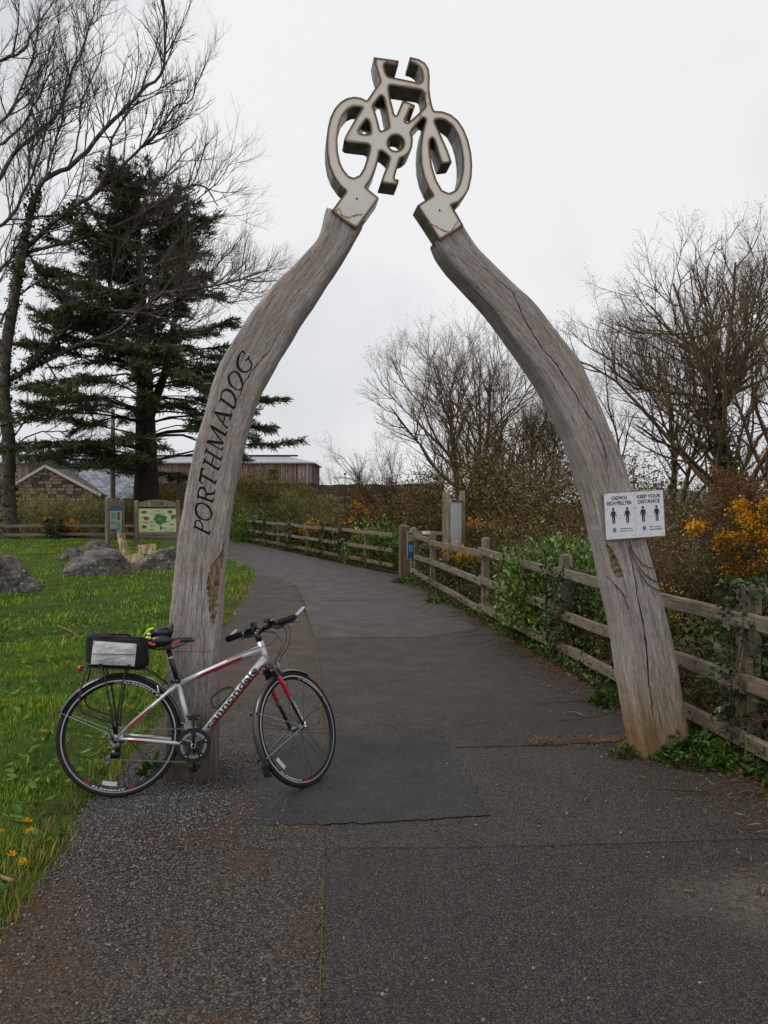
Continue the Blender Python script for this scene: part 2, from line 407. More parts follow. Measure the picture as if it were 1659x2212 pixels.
def gravel(name, base, tones, sc=105, moss=None, moss_amt=.55, wet=.5, mort='#191715', bumpd=.006, big=.25, stain=None):
    """coarse bound chippings: every chip its own shade, joints dark"""
    k = NT(name); v = k.coord('World'); nd = k.n('ShaderNodeTexNoise'); nd.inputs['Scale'].default_value = 60; k.l(v, nd.inputs['Vector'])
    vm = k.n('ShaderNodeVectorMath', operation='MULTIPLY_ADD'); k.l(nd.outputs['Color'], vm.inputs[0]); vm.inputs[1].default_value = (.012, .012, .012); k.l(v, vm.inputs[2]); vv = vm.outputs[0]
    cell = k.voro(vv, sc, 'F1', 'Color'); dist = k.voro(vv, sc, 'F1', 'Distance')
    r = k.xyz(cell)[0]
    c = k.ramp(r, [(i / (len(tones) - 1), srgb(t)) for i, t in enumerate(tones)])
    c = k.mix(k.rampv(dist, .42, .75), c, srgb(mort))
    lg = k.noise(v, 1.1, 6, .6); c = k.mix(k.math('MULTIPLY', k.rampv(lg, .38, .66), big), c, srgb(base))
    if moss:
        mm = k.math('MULTIPLY', k.rampv(k.noise(v, 2.3, 8, .72), moss_amt, moss_amt + .1), k.rampv(k.noise(v, 38, 4, .7), .42, .56))
        c = k.mix(k.math('MULTIPLY', mm, .85), c, srgb(moss))
    if stain:
        for (sx, sy, rx, ry, colr, amt) in stain:
            mp = k.coord('World', (1 / rx, 1 / ry, 0), (0, 0, 0), (-sx / rx, -sy / ry, 0))
            ln = k.n('ShaderNodeVectorMath', operation='LENGTH'); k.l(mp, ln.inputs[0])
            f = k.math('ADD', ln.outputs['Value'], k.math('MULTIPLY', k.math('SUBTRACT', k.noise(v, 2.6, 6, .65), .5), 1.4))
            inv = k.ramp(f, [(.45, (1, 1, 1, 1)), (1.0, (0, 0, 0, 1))])
            fine = k.math('ADD', k.math('MULTIPLY', k.rampv(k.noise(v, 26, 5, .75), .44, .58), .75), .25)
            c = k.mix(k.math('MULTIPLY', k.math('MULTIPLY', inv, fine), amt), c, srgb(colr))
    k.col(c)
    k.set(k.ramp(k.noise(v, 3, 4), [(.3, (wet, wet, wet, 1)), (.7, (wet + .25,) * 3 + (1,))]), 0, .28)
    h = k.math('SUBTRACT', 1.0, dist)
    k.nrm(k.bump(k.noise(v, 400, 2), .2, .002, k.bump(h, .8, bumpd))); return k.m
M_TARMAC = gravel('old_tarmac', '#3f3833', ['#2b2623', '#3a342f', '#48413b', '#544c44', '#6b6258'], 135, '#4a361f', .56, stain=[(1.15, 5.9, .7, .5, '#3d3524', .75)])
M_FRONT = gravel('front_tarmac', '#3a342f', ['#24211f', '#322e2b', '#3f3a36', '#4b4540', '#655e56'], 140, '#43301c', .62, stain=[(1.85, 3.15, .75, .42, '#6a6253', .7)])
M_PATCH = gravel('patch_tarmac', '#393939', ['#242424', '#2f3030', '#393a3a', '#434444', '#505050'], 150, None, wet=.45, bumpd=.005)
M_FARTAR = gravel('far_tarmac', '#544e4b', ['#3b3633', '#4b4541', '#57504c', '#645d58'], 115, None, wet=.45, bumpd=.004, stain=[(.2, 9, 1.2, 2.2, '#3a3734', .5)])
M_STRIP = gravel('mossy_strip', '#41372e', ['#26211d', '#39322c', '#4b423a', '#5b5147', '#786c5f'], 118, '#4c3113', .53, big=.2, stain=[(-1.35, 4.35, .4, .5, '#4d4e52', .5), (-1.05, 3.85, .42, .28, '#46290e', .65), (-1.45, 3.05, .32, .5, '#4f3216', .65), (-1.25, 2.55, .35, .35, '#4a3118', .5), (-.75, 4.1, .12, .35, '#472e12', .55), (-1.3, 9.5, .55, 4.5, '#57432f', .6)])
M_GREYGRAV = gravel('grey_gravel', '#4b4a48', ['#343536', '#46474a', '#585a5c', '#6c6e70', '#8b8d90'], 82, '#5d3b18', .57, bumpd=.009)
M_MOSSLINE = simple('moss_line', '#54431f', .9, var=.5, scale=60, bump=.8)

def soil():
    k = NT('lawn_soil'); v = k.coord('World'); n = k.noise(v, 2.2, 8, .65); n2 = k.noise(v, 40, 5, .7)
    c = k.ramp(k.mix(.5, n, n2), [(.32, srgb('#22290f')), (.48, srgb('#354517')), (.6, srgb('#4a5e20')), (.72, srgb('#5e5a28'))])
    k.col(c); k.set(.9, 0, .1); k.nrm(k.bump(n2, .8, .03)); return k.m
M_SOIL = soil()
def far_ground():
    k = NT('rough_ground'); v = k.coord('World'); n = k.noise(v, .35, 8, .65); n2 = k.noise(v, 9, 6, .7)
    k.col(k.ramp(k.mix(.5, n, n2), [(.32, srgb('#2a2417')), (.48, srgb('#443b22')), (.6, srgb('#57522d')), (.74, srgb('#6b6338'))])); k.set(.95, 0, .1); k.nrm(k.bump(n2, .8, .05)); return k.m
M_FAR = far_ground()
def rock():
    k = NT('lichen_rock'); v = k.coord('Object'); n = k.noise(v, 4, 8, .65); n2 = k.noise(v, 26, 6, .7); st = k.noise(k.coord('Object', (1, 1, 5), (.5, .3, 0)), 3, 6, .6)
    c = k.ramp(k.mix(.5, n, n2), [(.38, srgb('#363230')), (.5, srgb('#65605b')), (.62, srgb('#98928a'))])
    c = k.mix(k.math('MULTIPLY', k.rampv(st, .5, .7), .4), c, srgb('#3a332c'))
    c = k.mix(k.math('MULTIPLY', k.ramp(k.voro(v, 9, 'F1', 'Distance'), [(.20, (1, 1, 1, 1)), (.26, (0, 0, 0, 1))]), k.rampv(k.noise(v, 3, 3), .48, .56)), c, srgb('#a3a096'))
    c = k.mix(k.math('MULTIPLY', k.rampv(k.noise(v, 7, 5, .75), .6, .66), .8), c, srgb('#77693f'))
    k.col(c); k.set(.88, 0, .25); k.nrm(k.bump(n2, 1.0, .05, k.bump(st, 1.0, .10))); return k.m
M_ROCK = rock()
M_STONE = simple('wall_stone', '#837460', .9, var=.35, scale=3, bump=.6)
M_STONE2 = simple('wall_stone_dark', '#4b4238', .9, var=.35, scale=3, bump=.6)
M_SLATE = simple('slate', '#868b94', .5, var=.12, scale=4, bump=.2)
M_SLATE2 = simple('slate_dark', '#6b7078', .5, var=.12, scale=4, bump=.2)
M_BARGE = simple('barge_board', '#b9b6b0', .6, var=.15, scale=6)
M_CLAD = simple('cladding_board', '#7c625c', .8, var=.2, scale=1.5)
M_CLAD2 = simple('cladding_board_grey', '#8f7b74', .8, var=.2, scale=1.5)
M_ROOF = simple('metal_roof', '#93949a', .45, var=.08, scale=.6)
M_DARK = simple('dark_interior', '#231f1d', .9)
M_SKYLIT = simple('pale_window', '#c9ced4', .3, var=.05)
M_EMBANK = simple('dark_stone_bank', '#2f2a27', .95, var=.5, scale=1.6, bump=.8)
M_CHIM = simple('chimney_clay', '#5b4a40', .9, var=.3, scale=5)

def leafs():
    G = {}
    G['grass'] = leafmat('grass_blade', ['#33511a', '#456b1f', '#567d28', '#6d8c36', '#8a9048'], .55, .3)
    k = NT('grass_blade_mix'); g = k.n('ShaderNodeNewGeometry'); c = k.ramp(g.outputs['Random Per Island'], [(i / 4, srgb(x)) for i, x in enumerate(['#3e5c16', '#5b8720', '#78a22d', '#97b03f', '#b0a850'])])
    pn = k.noise(k.coord('World'), .9, 6, .6); c = k.mix(k.math('MULTIPLY', k.rampv(pn, .52, .68), .65), c, srgb('#8f8a44')); c = k.mix(k.math('MULTIPLY', k.rampv(k.noise(k.coord('World'), 2.2, 4, .6), .52, .64), .5), c, srgb('#4a7426'))
    k.col(c); k.set(.6, 0, .12); tr = k.n('ShaderNodeBsdfTranslucent'); k.l(c, tr.inputs['Color']); ms = k.n('ShaderNodeMixShader'); ms.inputs[0].default_value = .35; k.l(k.b.outputs[0], ms.inputs[1]); k.l(tr.outputs[0], ms.inputs[2]); k.l(ms.outputs[0], k.out.inputs['Surface']); G['grass'] = k.m
    G['broad'] = leafmat('broad_leaf', ['#395a20', '#50792b', '#688f38', '#84a34a'], .45, .3)
    G['weed'] = leafmat('weed_leaf', ['#26391a', '#395622', '#4d6c2c', '#647f3a'], .5, .2)
    G['shrub'] = leafmat('shrub_leaf', ['#2a3c18', '#445f26', '#608038', '#82a04e', '#a2b86a', '#527030'], .45, .25, .25)
    G['ivy'] = leafmat('ivy_leaf', ['#18230f', '#27381a', '#384d28', '#54663f'], .45, .1, .4)
    G['bramble'] = leafmat('bramble_leaf', ['#2c2c16', '#3f4a20', '#5a6a2c', '#5f4424', '#7d7a3a', '#33421d', '#4a3420'], .55, .2)
    G['olive'] = leafmat('olive_leaf', ['#5c552e', '#7b733c', '#968c4a', '#b2a764', '#6b5d31'], .6, .2)
    G['catkin'] = leafmat('catkin_leaf', ['#6d6a37', '#8c8a4c', '#a6a566', '#bdb97c', '#7f7a40'], .6, .25)
    G['bud'] = leafmat('bud_leaf', ['#5c5a26', '#7b7634', '#8f8440', '#6b5a2c'], .6, .2)
    G['needle'] = leafmat('needle', ['#2a3822', '#3f5030', '#53653e', '#66764c', '#776c48'], .6, .25, .15)
    G['gorse'] = leafmat('gorse_spine', ['#2a2a16', '#37371c', '#474423', '#3b2f1c'], .7, .1, .2)
    G['gorse_dead'] = leafmat('dead_gorse_spine', ['#5a3f28', '#75563a', '#8b6a48'], .8, .1, .1)
    G['flower'] = leafmat('gorse_flower', ['#b8780a', '#d89210', '#eaab18', '#f0bb32'], .6, .25, .2)
    G['dandelion'] = leafmat('dandelion_petal', ['#e0a40c', '#f0bb18', '#f6cc30'], .6, .2, .2)
    G['litter'] = leafmat('leaf_litter', ['#4a2f1d', '#6d472c', '#85603c', '#9a7a52', '#3a281c'], .8, .05, .2)
    G['dry'] = leafmat('dry_grass', ['#7a6a3c', '#9a8950', '#b09c62', '#6b5a30'], .7, .25, .2)
    return G
G = leafs()
M_BARK_GREY = bark('ash_bark', '#2a2420', '#594f46', '#7d7f68', 5, .60)
M_TWIG = bark('twig_bark', '#3b2e22', '#86715a', '#7d7f64', 3, .64)
M_BARK_BRN = bark('thicket_bark', '#32271f', '#6a5746', '#7d7f64', 5, .62)
M_BARK_OLV = bark('willow_bark', '#4a4128', '#857850')
M_BARK_CON = bark('spruce_bark', '#221b16', '#463a30')

# ------------------------------------------------------------------ ground, path, lawn
def sheet(name, poly, z, mat, step=None, wob=0.0, kind='structure', parent=None):
    """flat sheet over polygon (x, y) points, edges roughened"""
    p = np.asarray(poly, float); out_ = []
    for i in range(len(p)):
        a, b = p[i], p[(i + 1) % len(p)]; L = np.linalg.norm(b - a); k = max(1, int(L / (step or 1e9)))
        for j in range(k):
            q = a + (b - a) * j / k
            if wob and k > 1: q = q + RNG.normal(0, wob, 2)
            out_.append(q)
    mb = MB(); mb.add([(x, y, z) for x, y in out_], [tuple(range(len(out_)))])
    o = mb.build(name, mat, parent)
    if kind and not parent: o['kind'] = kind
    return o
sheet('ground', [(-900, -60), (900, -60), (900, 1500), (-900, 1500)], -0.03, M_FAR)

EDGE_L = [(-1.42, -2.0), (-1.44, 2.0), (-1.48, 2.95), (-1.48, 3.24), (-1.51, 3.68), (-1.6, 4.07), (-1.62, 4.6), (-1.69, 5.85), (-1.86, 7.8), (-2.09, 9.8), (-2.45, 13.5), (-2.95, 17.6), (-3.2, 19.0), (-3.71, 20.53), (-4.81, 23.5), (-8.2, 31), (-13, 40.5)]
def edge_x(y): return np.interp(y, [q[1] for q in EDGE_L], [q[0] for q in EDGE_L])
FENCE_A = (2.36, 4.5); FENCE_B = (0.55, 17.5)
def fence_x(y):  return 2.36 - .1395 * (np.asarray(y) - 4.5)
def ffence_x(y): return .36 - .415 * (np.asarray(y) - 18.4)
right_edge = [(2.9, -2.0), (2.65, 2.0), (2.45, 3.6)] + [(float(fence_x(y)) - .12, y) for y in (4.5, 7, 10, 13, 16, 18)] + [(float(ffence_x(y)) - .35, y) for y in (19, 22, 26, 31, 38)] + [(-9.0, 41.5)]
path = sheet('path', [(x - .35, y) for x, y in EDGE_L] + right_edge[::-1], 0.0, M_TARMAC, .25, .012)
# surfacing laid one on the other
SEAM = [(-.20, -2.0), (-.21, 2.47), (-.29, 3.71), (-.42, 5.2), (-.62, 7.4), (-.85, 9.45), (-1.3, 12.5), (-1.78, 15.57), (-2.5, 17.2)]
far_t = sheet('far_surfacing', SEAM[5:] + [(-2.95, 17.65)] + EDGE_L[12:] + right_edge[::-1][:-9] + [(fence_x(13) - .2, 13), (fence_x(11) - .25, 10.2), (.6, 9.6)], 0.003, M_FARTAR, .25, .02)
strip = sheet('mossy_strip', [(x - .3, y) for x, y in EDGE_L[:12]] + SEAM[::-1], 0.003, M_STRIP, .12, .016)
front_t = sheet('front_surfacing', [(-.20, -2.0), (-.21, 2.47), (-.285, 3.68), (.5, 3.70), (1.2, 3.74), (2.3, 3.83), (2.6, 3.0), (2.75, 1), (2.8, -2)], 0.0045, M_FRONT, .06, .010)
patch = sheet('tarmac_patch', [tuple(gnd(584, 1597)[:2]), tuple(gnd(950, 1582)[:2]), tuple(gnd(1000, 1660)[:2]), tuple(gnd(1058, 1763)[:2]), tuple(gnd(800, 1780)[:2]), tuple(gnd(530, 1784)[:2])], 0.006, M_PATCH, .03, .007)
def seam_line(name, pts, w, z, mat, n=120):
    p = np.asarray(pts, float); s_ = np.concatenate([[0], np.cumsum(np.linalg.norm(np.diff(p, axis=0), axis=1))]); t = np.linspace(0, s_[-1], n)
    q = np.stack([np.interp(t, s_, p[:, 0]), np.interp(t, s_, p[:, 1])], 1); d = np.gradient(q, axis=0); d /= np.linalg.norm(d, axis=1)[:, None]; nn = np.stack([-d[:, 1], d[:, 0]], 1)
    wv = w * np.clip(RNG.normal(1, .5, (n, 2)), .1, 2.2); q += nn * RNG.normal(0, w * .3, n)[:, None]
    V = [];
    for i in range(n): V += [(q[i, 0] + nn[i, 0] * wv[i, 0], q[i, 1] + nn[i, 1] * wv[i, 0], z), (q[i, 0] - nn[i, 0] * wv[i, 1], q[i, 1] - nn[i, 1] * wv[i, 1], z)]
    mb = MB(); mb.add(V, [(2 * i, 2 * i + 1, 2 * i + 3, 2 * i + 2) for i in range(n - 1)]); o = mb.build(name, mat); o['kind'] = 'structure'; return o
seam_line('seam_moss', SEAM[3:8], .010, .0065, M_MOSSLINE, 700)
seam_line('seam_moss', [(-.21, 1.9), (-.21, 2.47), (-.285, 3.66)], .0024, .0070, M_MOSSLINE, 300)
seam_line('seam_crack', [(-.285, 3.69), (.5, 3.705), (1.2, 3.745), (2.3, 3.83)], .004, .0065, M_DARK, 260)
seam_line('seam_crack', [tuple(gnd(985, 1615)[:2]), tuple(gnd(1180, 1610)[:2]), tuple(gnd(1370, 1600)[:2])], .006, .0045, M_DARK, 60)
seam_line('seam_crack', [tuple(gnd(650, 1301)[:2]), tuple(gnd(760, 1297)[:2]), tuple(gnd(900, 1296)[:2])], .012, .0085, M_DARK, 60)

def lawn_z(x, y):
    P = np.stack([x, y], 1); d = np.clip(edge_x(y) - x, 0, None)
    return .028 * np.clip(d / .15, 0, 1) + .02 * smooth_noise(P, 2.6, 3) * np.clip(d / .5, 0, 1) + .06 * smooth_noise(P, .5, 5) * np.clip(d / 3, 0, 1) - .02 * np.clip(1 - d / .05, 0, 1)
ys = np.concatenate([np.arange(-2, 9, .12), np.arange(9, 36.01, .35)]); us = np.concatenate([[0, .03, .08, .15, .25, .4], np.arange(.6, 6, .22), np.arange(6, 24.1, 1.0)])
gx = np.array([[edge_x(y) - u for u in us] for y in ys]); gy = np.repeat(ys[:, None], len(us), 1)
gx[:, :4] += RNG.normal(0, .03, (len(ys), 1)) + .035 * smooth_noise(np.stack([ys, ys * 0], 1), 3.0, 2)[:, None]
gz = lawn_z(gx.ravel(), gy.ravel()) + .006
nU = len(us); ii, jj = np.meshgrid(np.arange(len(ys) - 1), np.arange(nU - 1), indexing='ij'); b0 = (ii * nU + jj).ravel()
lawn = link('lawn', fast_mesh('lawn', np.stack([gx.ravel(), gy.ravel(), gz], 1), np.stack([b0, b0 + nU, b0 + nU + 1, b0 + 1], 1)), M_SOIL, smooth=True); lawn['kind'] = 'structure'

# ------------------------------------------------------------------ the arch: two bent timbers carrying a steel bicycle
A0 = gnd(411, 1688); B0 = gnd(1393, 1640)
_e = (B0 - A0); _e[2] = 0; _e /= np.linalg.norm(_e); _nb = np.array([-_e[1], _e[0], 0.0]); _z = np.array([0, 0, 1.0])
def AP(px, py, off=0.0):
    """picture point -> (s, z) on the arch's front plane moved off metres back"""
    q = on_plane(px, py, A0 + _nb * off, _nb) - A0; return np.array([q @ _e, q[2]])
def AW(s, z, d=0.0): return A0 + _e * s + _z * z + _nb * d
def AWv(sz, d): sz = np.asarray(sz, float); d = np.broadcast_to(np.asarray(d, float), (len(sz),)); return A0[None] + sz[:, :1] * _e + sz[:, 1:2] * _z + d[:, None] * _nb
def resample(p, step, closed=False):
    p = np.asarray(p, float)
    if closed: p = np.vstack([p, p[:1]])
    L = np.concatenate([[0], np.cumsum(np.linalg.norm(np.diff(p, axis=0), axis=1))]); n = max(2, int(round(L[-1] / step)))
    t = np.linspace(0, L[-1], n + 1); q = np.stack([np.interp(t, L, p[:, k]) for k in range(p.shape[1])], 1)
    return q[:-1] if closed else q
def catmull(p, k=6):
    p = np.asarray(p, float); P = np.vstack([2 * p[0] - p[1], p, 2 * p[-1] - p[-2]]); o = []
    for i in range(1, len(P) - 2):
        for j in range(k):
            t = j / k; a, b, c, d = P[i - 1], P[i], P[i + 1], P[i + 2]
            o.append(.5 * (2 * b + (c - a) * t + (2 * a - 5 * b + 4 * c - d) * t * t + (3 * b - a - 3 * c + d) * t ** 3))
    o.append(P[-2]); return np.array(o)
def inside(poly, pts):
    poly = np.asarray(poly); x, y = pts[:, 0], pts[:, 1]; c = np.zeros(len(pts), bool); j = len(poly) - 1
    for i in range(len(poly)):
        xi, yi = poly[i]; xj, yj = poly[j]
        m = ((yi > y) != (yj > y)) & (x < (xj - xi) * (y - yi) / (yj - yi + 1e-15) + xi); c ^= m; j = i
    return c
def seg_dist(pts, segs):
    a = segs[:, 0][None]; b = segs[:, 1][None]; out_ = np.full(len(pts), 9.0)
    for i0 in range(0, len(pts), 2000):
        p = pts[i0:i0 + 2000][:, None]; ab = b - a; t = np.clip(((p - a) * ab).sum(2) / ((ab * ab).sum(2) + 1e-15), 0, 1)
        out_[i0:i0 + 2000] = np.linalg.norm(p - (a + ab * t[..., None]), axis=2).min(1)
    return out_
def ribbon(p, w):
    """tapered stroke polygon(s) along polyline p, widths w -> list of quads"""
    p = np.asarray(p, float); w = np.full(len(p), w) if np.isscalar(w) else np.asarray(w, float)
    d = np.gradient(p, axis=0); d /= np.linalg.norm(d, axis=1)[:, None] + 1e-12; n = np.stack([-d[:, 1], d[:, 0]], 1)
    l, r = p + n * w[:, None] / 2, p - n * w[:, None] / 2
    return np.vstack([l, r[::-1]])
def offset_in(p, d):
    t = np.roll(p, -1, 0) - np.roll(p, 1, 0); t /= np.linalg.norm(t, axis=1)[:, None] + 1e-12
    area = .5 * np.sum(p[:, 0] * np.roll(p[:, 1], -1) - np.roll(p[:, 0], -1) * p[:, 1]); n = np.stack([-t[:, 1], t[:, 0]], 1) * np.sign(area)
    return p + n * d
def cdt(outline, holes, carves, step, jit=.25, seed=1):
    rg = np.random.default_rng(seed); lo = outline.min(0); hi = outline.max(0)
    g = np.stack(np.meshgrid(np.arange(lo[0], hi[0], step), np.arange(lo[1], hi[1], step)), -1).reshape(-1, 2); g += rg.uniform(-jit, jit, g.shape) * step
    g = g[inside(outline, g)]
    for h in holes: g = g[~inside(h, g)]
    segs = np.concatenate([np.stack([q, np.roll(q, -1, 0)], 1) for q in [outline] + list(holes)])
    g = g[seg_dist(g, segs) > step * .35]
    V = list(map(Vector, g)); F = []
    ccw = lambda q: q if np.sum(q[:, 0] * np.roll(q[:, 1], -1) - np.roll(q[:, 0], -1) * q[:, 1]) > 0 else q[::-1]
    carves = [(ccw(c[0]),) + tuple(c[1:]) for c in carves]; outline = ccw(outline); holes = [ccw(h) for h in holes]
    for q in [outline] + list(holes) + [c[0] for c in carves]:
        F.append(list(range(len(V), len(V) + len(q)))); V += [Vector(x) for x in q]
    v, e, f, ov, oe, of = delaunay_2d_cdt(V, [], F, 0, 1e-6)
    v = np.array([x[:] for x in v]); nh = len(holes); front = []; cut = []
    for tri, src in zip(f, of):
        s_ = set(src)
        if 0 not in s_ or any(k in s_ for k in range(1, nh + 1)): continue
        ck = [k - 1 - nh for k in src if k > nh]
        if ck: cut.append((tri, ck[0]))
        else: front.append(tri)
    return v, front, cut
TH = .24
def timber(left, right, parent, name, carves, foot, damp, seed):
    Lp = catmull(left); Rp = catmull(right)
    outl = resample(np.vstack([Lp, Rp[::-1]]), .035, True)
    outl = outl + np.stack([.0035 * smooth_noise(outl, 14, seed), .002 * smooth_noise(outl, 11, seed + 1)], 1)
    n = 60; tl = resample(Lp, 1e-3); tr = resample(Rp, 1e-3)
    cen = .5 * (tl[np.linspace(0, len(tl) - 1, n).astype(int)] + tr[np.linspace(0, len(tr) - 1, n).astype(int)])
    cl = np.concatenate([[0], np.cumsum(np.linalg.norm(np.diff(cen, axis=0), axis=1))])
    def uvof(p):
        a = cen[:-1]; b = cen[1:]; ab = b - a; t = np.clip(((p[:, None] - a) * ab).sum(2) / (ab * ab).sum(1), 0, 1); q = a + ab * t[..., None]
        dv = p[:, None] - q; D = np.linalg.norm(dv, axis=2); i = D.argmin(1); k = np.arange(len(p))
        sgn = np.sign(ab[i, 0] * dv[k, i, 1] - ab[i, 1] * dv[k, i, 0]); return np.stack([D[k, i] * -sgn, cl[i] + t[k, i] * np.linalg.norm(ab[i], axis=1)], 1)
    fr = offset_in(outl, .011)
    v, front, cut = cdt(fr, [], carves, .035, seed=seed)
    m = len(v); nz_ = .006 * smooth_noise(v, 5, seed + 2) + .0015 * smooth_noise(v, 30, seed + 3)
    P = [AWv(v, nz_)]; UV = [uvof(v)]; F = [tuple(t) for t in front]
    # match the inset ring vertices to build the sides
    key = {tuple(np.round(q, 5)): i for i, q in enumerate(v)}
    ring0 = []
    for q in fr:
        k = key.get(tuple(np.round(q, 5)))
        if k is None: k = int(np.linalg.norm(v - q, axis=1).argmin())
        ring0.append(k)
    base = m; uo = uvof(outl); uf = uvof(fr); prev = ring0; K = len(outl)
    for d, ins in ((.012, 0), (.07, -.004), (.13, 0.003), (.19, -.002), (TH - .012, 0), (TH, .012)):
        q = offset_in(outl, ins) if ins else outl
        P.append(AWv(q, d + .003 * smooth_noise(q, 9, seed + 7))); UV.append(uo + np.stack([np.sign(uo[:, 0]) * d, 0 * uo[:, 0]], 1))
        cur = list(range(base, base + K)); base += K
        for i in range(K):
            j = (i + 1) % K; F.append((prev[i], cur[i], cur[j], prev[j]))
        prev = cur
    F.append(tuple(prev))
    P = np.concatenate(P); UV = np.concatenate(UV)
    me = bpy.data.meshes.new(name); me.from_pydata(P.tolist(), [], F)
    ul = me.uv_layers.new(name='UVMap'); li = np.empty(len(me.loops), int); me.loops.foreach_get('vertex_index', li); ul.data.foreach_set('uv', UV[li].ravel())
    for an, val in (('foot', foot), ('damp', damp)):
        at_ = me.attributes.new(an, 'FLOAT', 'POINT'); at_.data.foreach_set('value', np.full(len(P), val))
    bmx = bmesh.new(); bmx.from_mesh(me); bmesh.ops.recalc_face_normals(bmx, faces=bmx.faces); bmx.to_mesh(me); bmx.free()
    o = link(name, me, M_OAK, parent)
    me.polygons.foreach_set('use_smooth', [len(p.vertices) == 3 for p in me.polygons])
    # grooves cut into the front face, one mesh per kind of cut
    kinds = {}
    for tri, ci in cut: kinds.setdefault(carves[ci][1] + (str(ci) if carves[ci][1] == 'crack' else ''), []).append((tri, carves[ci]))
    for kn, items in kinds.items():
        mb = MB(); edges = {}; dep = items[0][1][2]
        vi = sorted({i for t, _ in items for i in t}); mp = {i: k for k, i in enumerate(vi)}
        bnd = {}
        for t, _ in items:
            for a, b in ((t[0], t[1]), (t[1], t[2]), (t[2], t[0])):
                bnd[(a, b)] = bnd.get((a, b), 0) + 1
        be = [(a, b) for (a, b) in bnd if (b, a) not in bnd]; bv = {i for e_ in be for i in e_}
        rg = np.random.default_rng(seed); vv = v[vi]
        dd = np.array([dep * (.6 if i in bv else 1.0) for i in vi]) * (1 + (.5 * rg.normal(size=len(vi)) if kn == 'rot_hollow' else 0))
        top = AWv(vv, nz_[vi] + .0005); bot = AWv(vv, nz_[vi] + np.abs(dd)); N = len(vi)
        f = [tuple(N + mp[i] for i in t) for t, _ in items] + [(mp[a], mp[b], N + mp[b], N + mp[a]) for a, b in be]
        mb.add(np.concatenate([top, bot]), f); mb.build(items[0][1][1], items[0][1][3], o)
    return o
arch = empty('timber_arch', A0, 'arch of two curved weathered grey timbers topped by a steel bicycle silhouette', 'arch')
arch_parts = []

LEFT_L = [(706, 446), (690, 505), (650, 556), (607, 597), (566, 643), (531, 692), (500, 742), (472, 790), (452, 850), (437, 905), (422, 960), (409, 1020), (397, 1080), (387, 1140), (379, 1205), (372, 1270), (365, 1345), (360, 1420), (357, 1500), (355, 1600), (353, 1695)]
LEFT_R = [(790, 468), (750, 540), (717, 590), (690, 632), (652, 688), (622, 738), (592, 788), (567, 836), (549, 880), (535, 925), (520, 985), (508, 1040), (498, 1100), (491, 1160), (484, 1230), (479, 1300), (474, 1370), (471, 1450), (469, 1550), (468, 1690)]
zz = lambda p: (891 + .549 * p[0], 459 + .549 * p[1])
RIGHT_L = [zz(p) for p in [(95, 95), (115, 140), (170, 215), (250, 300), (350, 415), (430, 530), (500, 630), (550, 710), (592, 800), (630, 870), (662, 960), (692, 1050), (717, 1140), (747, 1280), (777, 1400), (802, 1530), (827, 1650), (847, 1770), (864, 1880), (884, 2000), (914, 2160)]]
RIGHT_R = [zz(p) for p in [(190, 30), (250, 122), (300, 178), (350, 228), (420, 294), (480, 350), (540, 426), (600, 500), (660, 580), (700, 660), (740, 750), (780, 850), (820, 940), (845, 1010), (868, 1090), (900, 1200), (921, 1290), (945, 1370), (970, 1460), (995, 1555), (1020, 1660), (1041, 1760), (1066, 1900), (1095, 2075)]]

